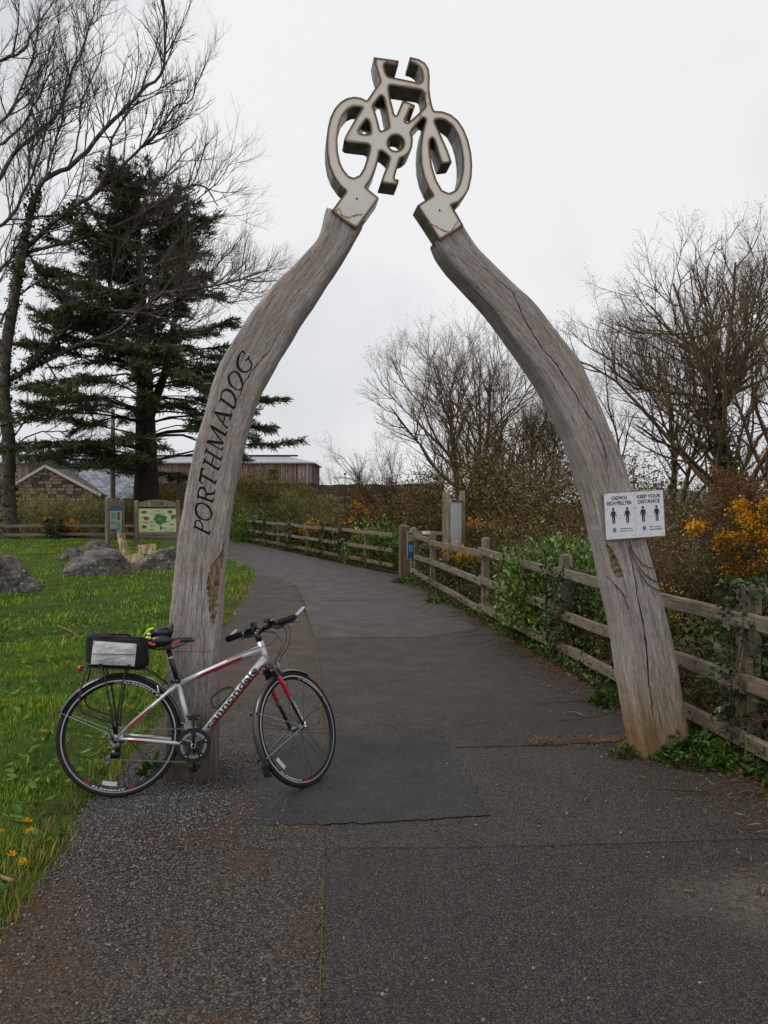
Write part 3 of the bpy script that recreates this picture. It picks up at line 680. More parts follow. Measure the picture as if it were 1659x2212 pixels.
# carved capitals, traced stroke by stroke
def zl(p): return AP(421.2 + .1952 * p[0], 745.1 + .1952 * p[1])
W1, W2 = .0145, .009
STROKES = [
 ([(0, 2012), (160, 2092)], W1), ([(-12, 2030), (5, 1990)], W2), ([(168, 2060), (152, 2105)], W2), ([(2, 2005), (0, 1965), (25, 1942), (55, 1952), (80, 1990), (84, 2045)], W2),
 ([(60, 1750), (25, 1768), (8, 1815), (18, 1868), (45, 1908), (90, 1933), (140, 1938)], [W2, W1, W1, W1, W1, W2, W2]), ([(140, 1938), (175, 1915), (184, 1870), (170, 1825), (140, 1785), (100, 1758), (60, 1750)], [W2, W2, W1, W1, W1, W2, W2]),
 ([(30, 1675), (195, 1735)], W1), ([(26, 1702), (38, 1655)], W2), ([(207, 1700), (190, 1748)], W2), ([(32, 1665), (40, 1612), (68, 1580), (102, 1592), (122, 1632), (118, 1690)], [W2, W2, W1, W1, W2, W2]), ([(122, 1652), (165, 1650), (214, 1642)], W1), ([(214, 1646), (217, 1605)], W2),
 ([(68, 1437), (228, 1530)], W1), ([(78, 1362), (52, 1512)], W1), ([(76, 1364), (112, 1378)], W2), ([(54, 1508), (86, 1535)], W2), ([(238, 1492), (216, 1548)], W2),
 ([(98, 1277), (262, 1384)], W1), ([(118, 1166), (290, 1275)], W1), ([(206, 1225), (184, 1328)], W2), ([(110, 1250), (90, 1318)], W2), ([(132, 1138), (108, 1210)], W2), ([(272, 1345), (254, 1392)], W2), ([(300, 1235), (282, 1284)], W2),
 ([(146, 1078), (300, 1166)], W2), ([(138, 1066), (316, 1090)], W1 * 1.25), ([(316, 1092), (186, 925)], W2), ([(178, 902), (342, 1000)], W1 * 1.2), ([(308, 1128), (296, 1172)], W2), ([(352, 956), (334, 1010)], W2), ([(135, 1092), (142, 1060)], W2), ([(176, 918), (184, 890)], W2),
 ([(216, 748), (398, 786)], W1 * 1.2), ([(238, 776), (352, 922)], W2), ([(336, 786), (312, 862)], W2), ([(408, 756), (386, 832)], W2), ([(366, 900), (342, 926)], W2),
 ([(284, 596), (436, 706)], W1 * 1.1), ([(268, 632), (296, 585)], W2), ([(448, 668), (424, 716)], W2), ([(286, 592), (300, 530), (336, 498), (382, 508), (425, 548), (446, 602), (450, 652), (440, 700)], [W2, W2, W1, W1 * 1.2, W1 * 1.2, W1, W2, W2]),
 ([(440, 291), (398, 308), (373, 350), (378, 402), (406, 455), (452, 492)], [W2, W2, W1, W1, W1, W2]), ([(452, 492), (498, 498), (524, 466), (522, 418), (502, 360), (474, 312), (440, 291)], [W2, W2, W2, W1, W1 * 1.2, W1, W2]),
 ([(530, 64), (498, 100), (474, 160), (470, 218), (490, 264), (530, 294), (576, 296), (612, 264), (627, 218), (616, 186)], [W2, W2, W1, W1 * 1.2, W1 * 1.2, W1, W2, W2, W2, W2]), ([(526, 60), (552, 98)], W2), ([(596, 118), (586, 150), (552, 172)], W2), ([(590, 146), (614, 182), (632, 208)], W2)]
carL = []
for pts, wd in STROKES:
    p = np.array([zl(q) for q in pts]); wd = np.full(len(p), wd) if np.isscalar(wd) else np.asarray(wd)
    if len(p) > 3:
        k = catmull(p, 4); wd = np.interp(np.linspace(0, len(p) - 1, len(k)), np.arange(len(p)), wd); p = k
    carL.append((ribbon(p, wd), 'carved_lettering', .014, M_OAK_CUT))
def crack(pts, wmax, conv=lambda p: AP(*p)):
    p = resample(np.array([conv(q) for q in pts]), .03); n = len(p); p = p + RNG.normal(0, .0022, p.shape)
    return (ribbon(p, np.maximum(wmax * np.sin(np.linspace(.12, PI - .12, n)) * np.clip(RNG.normal(1, .25, n), .4, 1.6), .0012)), 'crack', .02, M_OAK_CRACK)
carL += [crack([(598, 728), (585, 755), (566, 775), (545, 800), (528, 825), (520, 850), (510, 870), (500, 890)], .006),
         crack([(362, 1407), (410, 1408), (471, 1408)], .0022),
         crack([(437, 1160), (435, 1240), (436, 1330), (432, 1400)], .003)]
rotL = np.array([AP(*q) for q in [(487, 1168), (476, 1195), (455, 1225), (448, 1262), (452, 1320), (462, 1352), (470, 1300), (477, 1240), (484, 1205)]])
carL.append((resample(rotL, .015, True) + RNG.normal(0, .005, resample(rotL, .015, True).shape), 'rot_hollow', .007, M_ROT))
TL = timber([AP(*q) for q in LEFT_L], [AP(*q) for q in LEFT_R], None, 'timber', carL, .25, 1.0, 3)
carR = [crack([zz(q) for q in [(160, 90), (240, 180), (330, 260), (400, 320), (430, 400), (500, 520), (560, 590), (620, 680), (670, 770), (720, 840), (745, 900), (765, 960), (785, 1030), (800, 1090)]], .007),
        crack([zz(q) for q in [(845, 1290), (862, 1370), (880, 1480), (905, 1600), (922, 1720), (928, 1840), (945, 1960), (965, 2090)]], .009),
        crack([zz(q) for q in [(740, 880), (755, 940), (770, 1010)]], .006),
        crack([zz(q) for q in [(955, 1900), (975, 2010), (985, 2080)]], .005)]
carR.append((resample(np.array([AP(*zz(q)) for q in [(762, 1300), (790, 1330), (820, 1400), (830, 1435), (805, 1440), (775, 1390), (760, 1340)]]), .02, True), 'rot_hollow', .012, M_ROT))
TR = timber([AP(*q) for q in RIGHT_L], [AP(*q) for q in RIGHT_R], None, 'timber', carR, 1.0, .15, 9)
arch_parts += [TL, TR]

# steel bicycle at the top
z1 = lambda p: AP(648 + .2604 * p[0], 81 + .2604 * p[1], -.014)
OUT = [(612, 162), (716, 177), (820, 192), (816, 232), (760, 226), (712, 217), (701, 232), (711, 280), (727, 318), (800, 336), (900, 356), (992, 376), (1010, 366), (1016, 325), (1008, 278), (985, 240), (950, 216), (905, 203), (912, 160), (985, 178), (1040, 210), (1070, 262), (1078, 330), (1075, 420), (1082, 490), (1096, 560), (1112, 608),
       (1180, 612), (1250, 636), (1312, 687), (1360, 760), (1398, 855), (1422, 960), (1430, 1060), (1424, 1160), (1402, 1260), (1368, 1320), (1320, 1370), (1258, 1392), (1300, 1460), (1358, 1562), (1158, 1682), (1065, 1538), (970, 1394), (1035, 1352), (1102, 1310), (1060, 1245), (1022, 1150), (1002, 1060), (996, 960), (1001, 860), (1016, 770), (1040, 690), (1036, 668), (1020, 668), (960, 735), (922, 788), (938, 840), (932, 910), (908, 960), (872, 990), (834, 1002), (800, 1110), (784, 1172), (822, 1180), (812, 1228), (668, 1206), (690, 1140), (722, 1060), (742, 1000), (722, 978), (680, 942), (662, 948), (648, 1030), (620, 1120), (586, 1190), (548, 1242), (600, 1285), (658, 1332), (565, 1462), (468, 1590), (365, 1515), (262, 1440), (320, 1358), (380, 1275), (330, 1232), (272, 1150), (237, 1060), (221, 960), (218, 860), (228, 760), (248, 668), (285, 592), (332, 536), (390, 502), (450, 490), (508, 499), (555, 522), (610, 440), (665, 360), (640, 290), (624, 230)]
HOLES = [[(745, 400), (775, 401), (900, 420), (1008, 436), (1026, 462), (1032, 520), (1036, 575), (960, 650), (895, 706), (872, 692), (895, 640), (915, 592), (944, 600), (958, 562), (905, 540), (852, 519), (825, 585), (800, 646), (785, 640), (768, 570), (750, 500), (738, 420)],
         [(672, 484), (640, 525), (609, 568), (630, 630), (650, 700), (668, 774), (700, 764), (738, 742), (720, 640), (702, 545), (690, 496)],
         [(552, 680), (515, 730), (486, 772), (492, 794), (535, 800), (576, 801), (585, 782), (580, 735), (572, 692)],
         [(515, 582), (450, 573), (400, 596), (356, 652), (326, 740), (312, 850), (316, 950), (336, 1040), (366, 1102), (406, 1150), (450, 1163), (495, 1140), (530, 1080), (556, 1000), (574, 930), (576, 900), (560, 886), (470, 876), (388, 865), (366, 846), (372, 825), (440, 705)],
         [(795 + 62 * math.cos(t), 875 + 64 * math.sin(t)) for t in np.arange(24) * 2 * PI / 24],
         [(1122, 700), (1128, 682), (1155, 678), (1205, 690), (1262, 732), (1305, 810), (1332, 900), (1346, 1000), (1346, 1100), (1326, 1200), (1290, 1266), (1236, 1290), (1180, 1266), (1132, 1180), (1098, 1070), (1082, 960), (1078, 880), (1084, 845), (1096, 834), (1112, 850), (1140, 945), (1172, 1050), (1262, 1040), (1228, 940), (1172, 812)]]
def emblem():
    ol = resample(np.array([z1(p) for p in OUT]), .012, True); hs = [resample(np.array([z1(p) for p in h]), .012, True) for h in HOLES]
    v, fr, _ = cdt(ol, hs, [], .013, seed=5)
    segs = np.concatenate([np.stack([q, np.roll(q, -1, 0)], 1) for q in [ol] + hs])
    # the welded edge does not run along the two open sleeve ends
    dist = seg_dist(v, segs)
    n = len(v); T2 = .155; P = np.concatenate([AWv(v, -.014), AWv(v, -.014 + T2)])
    F = [tuple(t) for t in fr] + [(t[0] + n, t[2] + n, t[1] + n) for t in fr]; mi = [0] * (2 * len(fr))
    bnd = {}
    for t in fr:
        for a, b in ((t[0], t[1]), (t[1], t[2]), (t[2], t[0])): bnd[(a, b)] = 1
    side_v = []; sf = []
    for (a, b) in bnd:
        if (b, a) not in bnd: sf.append((a, b, b + n, a + n))
    me = bpy.data.meshes.new('steel_bicycle'); me.from_pydata(P.tolist(), [], F)
    at_ = me.attributes.new('edge', 'FLOAT', 'POINT'); at_.data.foreach_set('value', np.concatenate([dist, dist]))
    k = NT('rusted_edge_steel'); a = k.n('ShaderNodeAttribute'); a.attribute_name = 'edge'; vv = k.coord('Object'); nz1 = k.noise(vv, 26, 5, .6); nz2 = k.noise(vv, 3.5, 5, .6)
    dj = k.math('ADD', a.outputs['Fac'], k.math('MULTIPLY', k.math('SUBTRACT', nz1, .5), .006))
    c = k.ramp(k.math('MULTIPLY', dj, 20.0), [(.02, srgb('#3a2c25')), (.15, srgb('#5d4334')), (.24, srgb('#b08e68')), (.36, srgb('#e0d8ca')), (.6, srgb('#e2ded7'))])
    c = k.mix(k.math('MULTIPLY', k.rampv(nz2, .5, .7), .25), c, srgb('#c4bfb7'))
    k.col(c); k.set(.5, 0.0, .5); m_face = k.m
    o = link('steel_bicycle', me, m_face)
    k = NT('galvanised_side'); vv = k.coord('Object'); nz1 = k.noise(vv, 18, 6, .65)
    k.col(k.ramp(nz1, [(.35, srgb('#5b5753')), (.6, srgb('#8c8a88')), (.75, srgb('#b5b4b2'))])); k.set(.38, .85, .5)
    mb = MB(); mb.add(P, sf); mb.v = [np.concatenate(mb.v)]
    used = sorted({i for q in sf for i in q}); mp = {i: j for j, i in enumerate(used)}
    mb2 = MB(); mb2.add(P[used], [tuple(mp[i] for i in q) for q in sf]); s_ = mb2.build('edge_band', k.m, o)
    for (px, py) in ((471, 1338), (1158, 1433)):
        s0, z0 = z1((px, py)); b = MB(); b.lathe([(.001, -.004), (.006, -.003), (.006, .002)], AW(s0, z0, -.014), tuple(_nb), 10); b.build('bolt', M_DARK, o)
    # scorched weld patches on the sleeves
    def scar(pts, w):
        p = catmull(np.array([z1(q) for q in pts]), 8); p += RNG.normal(0, .0015, p.shape); r = ribbon(p, w * np.clip(RNG.normal(1, .4, len(p)), .3, 1.8))
        m = len(p); b = MB(); b.add(AWv(r, -.0155), [(i, i + 1, 2 * m - 2 - i, 2 * m - 1 - i) for i in range(m - 1)]); b.build('weld_stain', simple('weld_stain', '#9a7a50', .7, var=.35, scale=60), o)
    scar([(335, 1470), (400, 1492), (460, 1475), (520, 1465)], .008); scar([(300, 1440), (325, 1420), (345, 1470)], .006)
    scar([(1068, 1535), (1140, 1575), (1240, 1620)], .008); scar([(1245, 1620), (1280, 1570), (1310, 1520)], .006)
    return o
arch_parts.append(emblem())
for o in arch_parts:
    o.parent = arch; o.matrix_parent_inverse = Matrix.Translation(-Vector(A0))

# ------------------------------------------------------------------ distance notice on the right timber
c4 = [AP(*q, -.02) for q in ((1303.5, 1066.5), (1431, 1058), (1437.5, 1157.5), (1310, 1166))]
org = (c4[0] + c4[3]) / 2; ux = ((c4[1] + c4[2]) - (c4[0] + c4[3])) / 2; Wd = np.linalg.norm(ux); ux /= Wd; uy = np.array([-ux[1], ux[0]]); Hd = (np.linalg.norm(c4[0] - c4[3]) + np.linalg.norm(c4[1] - c4[2])) / 2
org = c4[3] * .5 + (c4[0] - uy * Hd) * .5
def SW(x, y, d): return AW(*(org + ux * x + uy * y), -.02 + d)
notice = empty('notice', SW(Wd / 2, 0, 0), 'white two-sheet notice with black figures stapled to the right timber', 'notice')
npar = []
M_PLY = simple('plywood_edge', '#7a6a5c', .8); M_PAPER = simple('laminated_paper', '#dfe1e8', .35, var=.04, scale=8); M_INK = simple('black_ink', '#15171c', .5, var=.1); M_INKG = simple('grey_ink', '#6d7075', .5); M_STAPLE = simple('staple', '#8a7a5a', .4, .8)
def slab(x0, x1, y0, y1, d0, d1):
    b = MB(); v = [SW(x, y, d) for d in (d0, d1) for y in (y0, y1) for x in (x0, x1)]
    b.add(v, [(0, 2, 3, 1), (4, 5, 7, 6), (0, 1, 5, 4), (2, 6, 7, 3), (0, 4, 6, 2), (1, 3, 7, 5)]); return b
npar.append(slab(-.004, Wd + .004, -.004, Hd + .004, 0, .012).build('backing_board', M_PLY))
half = Wd * .503
def man(cx, cy, h):
    r = h * .085; P = [(-.075, .80), (.075, .80), (.13, .76), (.215, .46), (.17, .44), (.10, .64), (.095, .02), (.07, 0), (.02, 0), (.012, .40), (-.012, .40), (-.02, 0), (-.07, 0), (-.095, .02), (-.10, .64), (-.17, .44), (-.215, .46), (-.13, .76)]
    P = [(cx + x * h, cy + y * h) for x, y in P]; Hc = [(cx + r * math.cos(t), cy + h * .91 + r * math.sin(t)) for t in np.arange(14) * 2 * PI / 14]
    return P, Hc
def ink(name, polys, mat, parent):
    b = MB()
    for P in polys: b.add([SW(x, y, -.0022) for x, y in P], [tuple(range(len(P)))])
    return b.build(name, mat, parent)
def lettering(txt, cx, cy, wid, cap, parent, mat=M_INK):
    v, f = text_geo(txt, 1.0, 'LEFT', bold=.028); lo = v.min(0); hi = v.max(0)
    v = (v - lo) / (hi - lo + 1e-9); b = MB(); b.add([SW(cx + (q[0] - .5) * wid, cy + (q[1] - .5) * cap, -.0022) for q in v], f); return b.build('lettering', mat, parent)
for k, (x0, x1, t1, t2, s1, s2) in enumerate(((0.001, half - .001, 'CADWCH', 'EICH PELLTER', '2 Mwyafrif mewn', "gr\u0175p neu o'r un t\u0177"), (half + .001, Wd - .001, 'KEEP YOUR', 'DISTANCE', 'Max 2 in a group', 'or same household'))):
    sh = slab(x0, x1, .001, Hd - .001, -.0015, 0.0).build('sheet', M_PAPER); npar.append(sh); sw = x1 - x0; cx = (x0 + x1) / 2
    wa, wb = ((.52, .84), (.82, .76))[k]
    lettering(t1, cx, Hd * .885, sw * wa, Hd * .082, sh); lettering(t2, cx, Hd * .775, sw * wb, Hd * .082, sh)
    P1, H1 = man(x0 + sw * .28, Hd * .335, Hd * .345); P2, H2 = man(x0 + sw * .75, Hd * .335, Hd * .345)
    ink('figure', [P1, H1], M_INK, sh); ink('figure', [P2, H2], M_INK, sh)
    yl = Hd * .44; ink('arrow_line', [[(x0 + sw * .38, yl), (x0 + sw * .66, yl), (x0 + sw * .66, yl + .0012), (x0 + sw * .38, yl + .0012)]], M_INKG, sh)
    grp = []
    for j in (-1, 0, 1): a, b_ = man(x0 + sw * (.29 + .035 * j), Hd * (.145 + .01 * (j == 0)), Hd * .10); grp += [a, b_]
    ink('figure_group', grp, M_INKG, sh)
    lettering(s1, x0 + sw * .69, Hd * .215, sw * .42, Hd * .036, sh); lettering(s2, x0 + sw * .69, Hd * .165, sw * .44, Hd * .036, sh)
    for (fx, fy) in ((.06, .97), (.5, .985), (.9, .98), (.05, .66), (.95, .64), (.06, .34), (.95, .40), (.13, .05), (.5, .06), (.92, .06)):
        a = RNG.uniform(-.6, .6); xx, yy = x0 + sw * fx, Hd * fy; dx, dy = .006 * math.cos(a), .006 * math.sin(a)
        b = MB(); b.tube([SW(xx - dx, yy - dy, -.0025), SW(xx + dx, yy + dy, -.0025)], .0011, 5); b.build('staple', M_STAPLE, sh)
for o in npar: o.parent = notice; o.matrix_parent_inverse = Matrix.Translation(-notice.location)

cre = empty('dead_creeper', AW(*AP(*zz((900, 1380))), -.01), 'thin dead creeper stems clinging to the right timber below the notice', 'creeper')
for k_, pts in enumerate(([(850, 1290), (862, 1330), (885, 1365), (915, 1390), (945, 1400)], [(850, 1310), (870, 1370), (900, 1410), (935, 1440), (965, 1455)], [(880, 1400), (905, 1440), (935, 1470), (985, 1495)], [(760, 1430), (800, 1470), (825, 1500), (845, 1560)])):
    b = MB(); b.tube(catmull(np.array([AW(*AP(*zz(q)), -.012) - np.array(cre.location) for q in pts]), 5), .0035, 5); b.build('stem', simple('creeper_stem', '#4a3a2c', .9), cre, True)

# ------------------------------------------------------------------ the bicycle leaning on the left timber
def bike():
    Rc = gnd(256, 1727); Fc = gnd(655, 1697); h = Fc - Rc; h /= np.linalg.norm(h); l0 = np.array([-h[1], h[0], 0]); lean = math.radians(6.5)
    u = math.cos(lean) * _z + math.sin(lean) * l0; l = np.cross(u, h)
    Mx = Matrix(((h[0], l[0], u[0], Rc[0]), (h[1], l[1], u[1], Rc[1]), (h[2], l[2], u[2], Rc[2] + .016), (0, 0, 0, 1)))
    root = empty('bicycle', mat=Mx, label='silver and red touring bicycle leaning against the left timber', cat='bicycle')
    Mn = np.array(Mx)
    # materials
    SIL = simple('silver_paint', '#c4c6c9', .28, .40, .06, 30, coat=.5); RED = simple('red_paint', '#a3121f', .3, 0, .1, 30, coat=.6); BLK = simple('black_paint', '#101113', .35, 0, .2, 30, coat=.3)
    RUB = simple('tyre_rubber', '#141414', .75, 0, .25, 60, bump=.3); RIM = simple('rim_black', '#17181a', .35, .3); TRK = simple('brake_track', '#b4b6b9', .35, .45, .1)
    STL = simple('polished_steel', '#b9bbbf', .22, .95, .08); WHT = simple('white_decal', '#d8dade', .4, 0, .05); DEC = simple('dark_decal', '#15171b', .35); GUM = simple('grip_foam', '#121214', .85, 0, .3, 90, bump=.3)
    REFL = simple('clear_reflector', '#c9ced2', .2, 0, .1, 90); REDL = simple('red_lens', '#b3161a', .2, 0, .1, 50, coat=.6); GRD = simple('mudguard_plastic', '#3d3834', .32, 0, .12, 8, coat=.4); ALU = simple('dull_alloy', '#7d8084', .4, .8)
    R = .336
    hub_r = np.array([0, 0, .342 - .006])
    BBp = np.array([.412, 0, .266]); ST = np.array([.320, 0, .622]); HT = np.array([.793, 0, .832]); HB = np.array([.840, 0, .701])
    ax = (HT - HB) / np.linalg.norm(HT - HB); fwd = np.array([ax[2], 0, -ax[0]])
    steer = math.radians(44)
    def rotS(v):
        """turn the front end about the head tube"""
        p = np.asarray(v, float) - HB; c, s = math.cos(steer), math.sin(steer)
        return HB + p * c + np.cross(ax, p) * s + ax * ((p @ ax)[..., None] if p.ndim > 1 else p @ ax) * (1 - c)
    # fork length so that the turned front wheel just meets the ground
    def hubpos(L): return HB - ax * L + fwd * .045
    best = None
    for L in np.arange(.33, .46, .002):
        hp = hubpos(L); a = np.arange(72) * 2 * PI / 72
        ring = rotS(hp + (R + .002) * (np.cos(a)[:, None] * np.array([1, 0, 0]) + np.sin(a)[:, None] * np.array([0, 0, 1.])))
        zmin = (ring @ Mn[2, :3] + Mn[2, 3]).min()
        if best is None or abs(zmin - .002) < best[0]: best = (abs(zmin - .002), L)
    hub_f = hubpos(best[1]); FORK = best[1]
    def part(mb, name, mat, parent=root, smooth=True, front=False):
        if front: mb.xform(rotS)
        return mb.build(name, mat, parent, smooth)
    # ---- frame
    fr = MB()
    tt0, tt1 = np.array([.332, 0, .612]), np.array([.800, 0, .792])
    fr.tube([tt0, tt0 * .7 + tt1 * .3 + [0, 0, .004], tt0 * .35 + tt1 * .65 + [0, 0, .006], tt1], [.0155, .016, .0175, .024], 12)
    dt0, dt1 = np.array([.425, 0, .272]), np.array([.826, 0, .738])
    fr.tube([dt0, dt0 * .7 + dt1 * .3, dt0 * .3 + dt1 * .7, dt1], [.0225, .0235, .0255, .027], 14)
    fr.tube([BBp, ST + (ST - BBp) * .03], .0155, 12); fr.tube([HB - ax * .004, HT + ax * .004], [.0235, .021], 14)
    fr.lathe([(.001, -.036), (.021, -.036), (.021, .036), (.001, .036)], BBp, (0, 1, 0), 16)
    frame = part(fr, 'frame', SIL)
    for s in (-1, 1):
        cs = MB(); cs.tube([(.012, s * .064, .330), (.14, s * .058, .312), (.30, s * .046, .286), (.395, s * .032, .268)], [.009, .010, .011, .0125], 10); part(cs, 'chain_stay', SIL, frame)
        ss = MB(); ss.tube([(.004, s * .066, .346), (.15, s * .052, .468), (.265, s * .034, .566), (.318, s * .016, .606)], [.0085, .0095, .0105, .013], 10); part(ss, 'seat_stay', SIL, frame)
        do = MB(); do.box((.006, s * .066, .338), (.045, .008, .03)); part(do, 'dropout', SIL, frame, False)
    # red and dark bands on the tubes: thin shells wrapped round them
    def shell(p0, p1, r, a0, a1, mat, nm='decal', y0=0, taper0=0.0, taper1=0.0, n=10, parent=frame):
        p0 = np.asarray(p0, float); p1 = np.asarray(p1, float); d = p1 - p0; L = np.linalg.norm(d); d /= L; up_ = np.cross(d, (0, 1.0, 0)); up_ = -up_ if up_[2] < 0 else up_; side = np.array([0, -1.0, 0])
        V = []; k = 14; rr = (r, r) if np.isscalar(r) else r
        for i in range(k + 1):
            t = i / k; b0, b1 = a0, a1
            for j in range(n + 1):
                a = b0 + (b1 - b0) * j / n; tt = t * L + (taper0 * (j / n - .5) if i == 0 else 0) + (taper1 * (j / n - .5) if i == k else 0)
                V.append(p0 + d * tt + (rr[0] + (rr[1] - rr[0]) * t) * (math.cos(a) * side + math.sin(a) * up_))
        b = MB(); b.add(V, [(i * (n + 1) + j, i * (n + 1) + j + 1, (i + 1) * (n + 1) + j + 1, (i + 1) * (n + 1) + j) for i in range(k) for j in range(n)]); return part(b, nm, mat, parent)
    q = lambda a, b, t: a + (b - a) * t
    shell(q(tt0, tt1, .22) + [0, 0, .002], q(tt0, tt1, .80) + [0, 0, .005], (.0168, .0195), -.95, .12, RED, taper0=.06, taper1=.08)
    shell(q(tt0, tt1, .12) + [0, 0, .002], q(tt0, tt1, .97) + [0, 0, .004], (.0166, .0236), -1.9, -.95, simple('grey_band', '#55575b', .35, .4), taper0=.02)
    shell(q(dt0, dt1, .16), q(dt0, dt1, .90), (.0240, .0272), -1.25, -.42, RED, taper0=.06, taper1=.08)
    shell((.06, -.0625, .3225), (.36, -.036, .2755), .0118, -1.2, .0, RED); shell((.045, -.062, .382), (.175, -.049, .490), .0107, -.7, .5, RED, taper0=.04, taper1=.04)
    # maker's name on the down tube, wrapped round it
    v, f = text_geo('cannondale', 1.0, bold=.02, cuts=3); lo, hi = v.min(0), v.max(0); v = (v - lo) / (hi - lo + 1e-9); d = (dt1 - dt0) / np.linalg.norm(dt1 - dt0); up_ = np.cross(d, (0, 1.0, 0)); up_ = -up_ if up_[2] < 0 else up_
    Ltot = np.linalg.norm(dt1 - dt0); b = MB()
    rr = .0252; a = -.36 + 1.5 * v[:, 1]; tpos = (.17 + .70 * v[:, 0]) * Ltot
    b.add(dt0 + tpos[:, None] * d + (rr + .003 * v[:, 0])[:, None] * (np.cos(a)[:, None] * np.array([0, -1.0, 0]) + np.sin(a)[:, None] * up_), f); part(b, 'lettering', DEC, frame, False)
    # ---- seat post, clamp, saddle
    sp0, sp1 = ST, np.array([.262, 0, .828]); m_ = MB(); m_.tube([sp0 - (sp1 - sp0) * .1, sp1], .0138, 12); part(m_, 'seat_post', BLK)
    m_ = MB(); m_.tube([q(sp0, sp1, .66), q(sp0, sp1, .70)], .0143, 12); part(m_, 'decal_ring', WHT)
    m_ = MB(); m_.tube([ST - (ST - BBp) * .02, ST + (ST - BBp) * .04], .0195, 12); m_.box(ST + np.array([-.012, -.012, .004]), (.05, .012, .02)); part(m_, 'seat_clamp', BLK)
    sad = MB(); ns = 16; V = []
    for i in range(ns + 1):
        t = i / ns; x = .142 + .272 * t; wd_ = np.interp(t, [0, .08, .2, .4, .6, 1], [.045, .068, .072, .042, .023, .018]); zt = np.interp(t, [0, .15, .4, .8, 1], [.872, .877, .866, .876, .872]); dn = np.interp(t, [0, .2, .5, 1], [.045, .05, .03, .022])
        for j in range(9):
            g_ = PI * j / 8; V.append((x, wd_ * math.cos(g_), zt - dn * (1 - math.sin(g_) ** .7) * 1.0))
        V.append((x, -wd_ * .5, zt - dn * 1.05)); V.append((x, wd_ * .5, zt - dn * 1.05))
    kk = 11; V = np.array(V); Fq = [(i * kk + j, i * kk + (j + 1) % kk, (i + 1) * kk + (j + 1) % kk, (i + 1) * kk + j) for i in range(ns) for j in range(kk)] + [tuple(range(kk)), tuple(ns * kk + j for j in range(kk - 1, -1, -1))]
    sad.add(V, Fq); saddle = part(sad, 'saddle', simple('saddle_vinyl', '#17191d', .45, 0, .2, 40, bump=.15))
    for (x0, x1, z0, z1_, w0, w1) in ((.139, .20, .864, .846, .056, .076), (.255, .335, .842, .860, .058, .028)):
        b = MB(); b.add([(x0, -w0 - .001, z0 - .012), (x1, -w1 - .001, z1_ - .008), (x1, -w1 + .002, z1_ + .006), (x0, -w0 + .003, z0 + .008)], [(0, 1, 2, 3)]); part(b, 'red_panel', RED, saddle, False)
    for s in (-1, 1):
        b = MB(); b.tube([(.16, s * .022, .826), (.20, s * .022, .812), (.30, s * .022, .816), (.35, s * .016, .835), (.38, s * .008, .852)], .0036, 6); part(b, 'saddle_rail', BLK, saddle)
    m_ = MB(); m_.box((.262, 0, .822), (.05, .045, .026)); part(m_, 'seat_cradle', BLK, root, False)
    m_ = MB(); m_.box((.243, -.004, .788), (.012, .034, .040)); part(m_, 'rear_reflector', REDL, root, False)
    # ---- wheels
    def wheel(hub, front):
        wr = empty('wheel', parent=root); wr.matrix_parent_inverse = Matrix.Identity(4)
        P = lambda mb, nm, mat, sm=True: part(mb, nm, mat, wr, sm, front)
        t = MB(); n = 14; t.lathe([(R - .013 + .0165 * math.cos(a), .0150 * math.sin(a)) for a in np.arange(n) * 2 * PI / n], hub, (0, 1, 0), 64, closed_prof=True); P(t, 'tyre', RUB)
        r_ = MB(); r_.lathe([(R - .021, -.0105), (R - .021, .0105), (R - .030, .0108), (R - .046, .006), (R - .047, -.006), (R - .030, -.0108)], hub, (0, 1, 0), 64, closed_prof=True); P(r_, 'rim', RIM, False)
        for rad, wdt in ((R - .0250, .0052), (R - .0140, .0026)):
            k_ = MB()
            k_.lathe([(rad + wdt, -.0116), (rad - wdt, -.0122)], hub, (0, 1, 0), 64); k_.lathe([(rad + wdt, .0116), (rad - wdt, .0122)], hub, (0, 1, 0), 64); P(k_, 'brake_track', TRK, False)
        hb = MB(); hb.lathe([(.004, -.062), (.006, -.058), (.008, -.036), (.020, -.034), (.020, -.030), (.012, -.026), (.011, .026), (.020, .030), (.020, .034), (.008, .036), (.006, .058), (.004, .062)], hub, (0, 1, 0), 16); P(hb, 'hub', ALU)
        nsp = 20
        for i in range(nsp):
            pr = i // 2; a = 2 * PI * (pr + .5) / (nsp / 2) + (.06 if i % 2 else -.06) + .2; sd_ = -1 if i % 2 else 1; ah = a + (.9 if (i % 4) < 2 else -.9)
            s_ = MB(); s_.tube([hub + np.array([.019 * math.cos(ah), sd_ * .032, .019 * math.sin(ah)]), hub + np.array([(R - .045) * math.cos(a), 0, (R - .045) * math.sin(a)])], .0017, 4, False); P(s_, 'spoke', BLK)
        ca = -1.75 if not front else -2.35
        rf = MB(); V = []
        for i in range(9):
            a = ca + (i / 8 - .5) * .30
            for rd in (R - .085, R - .062): V.append(hub + np.array([rd * math.cos(a), -.014, rd * math.sin(a)]))
        rf.add(V, [(2 * i, 2 * i + 1, 2 * i + 3, 2 * i + 2) for i in range(8)]); P(rf, 'reflector', REFL, False)
        for a_mid, flip in ((1.18, 1), (-1.75, 1)) if not front else ((.95, 1), (-1.95, 1)):
            v, f = text_geo('ELEMENT', 1.0, bold=.02); lo, hi = v.min(0), v.max(0); v = (v - lo) / (hi - lo); ang = a_mid + (.5 - v[:, 0]) * .62 * (1 if math.sin(a_mid) > 0 else -1)
            rad = (R - .043) + .009 * v[:, 1] if math.sin(a_mid) > 0 else (R - .034) - .009 * v[:, 1]
            b = MB(); b.add(np.stack([hub[0] + rad * np.cos(ang), np.full(len(v), -.0118), hub[2] + rad * np.sin(ang)], 1), f); P(b, 'lettering', WHT, False)
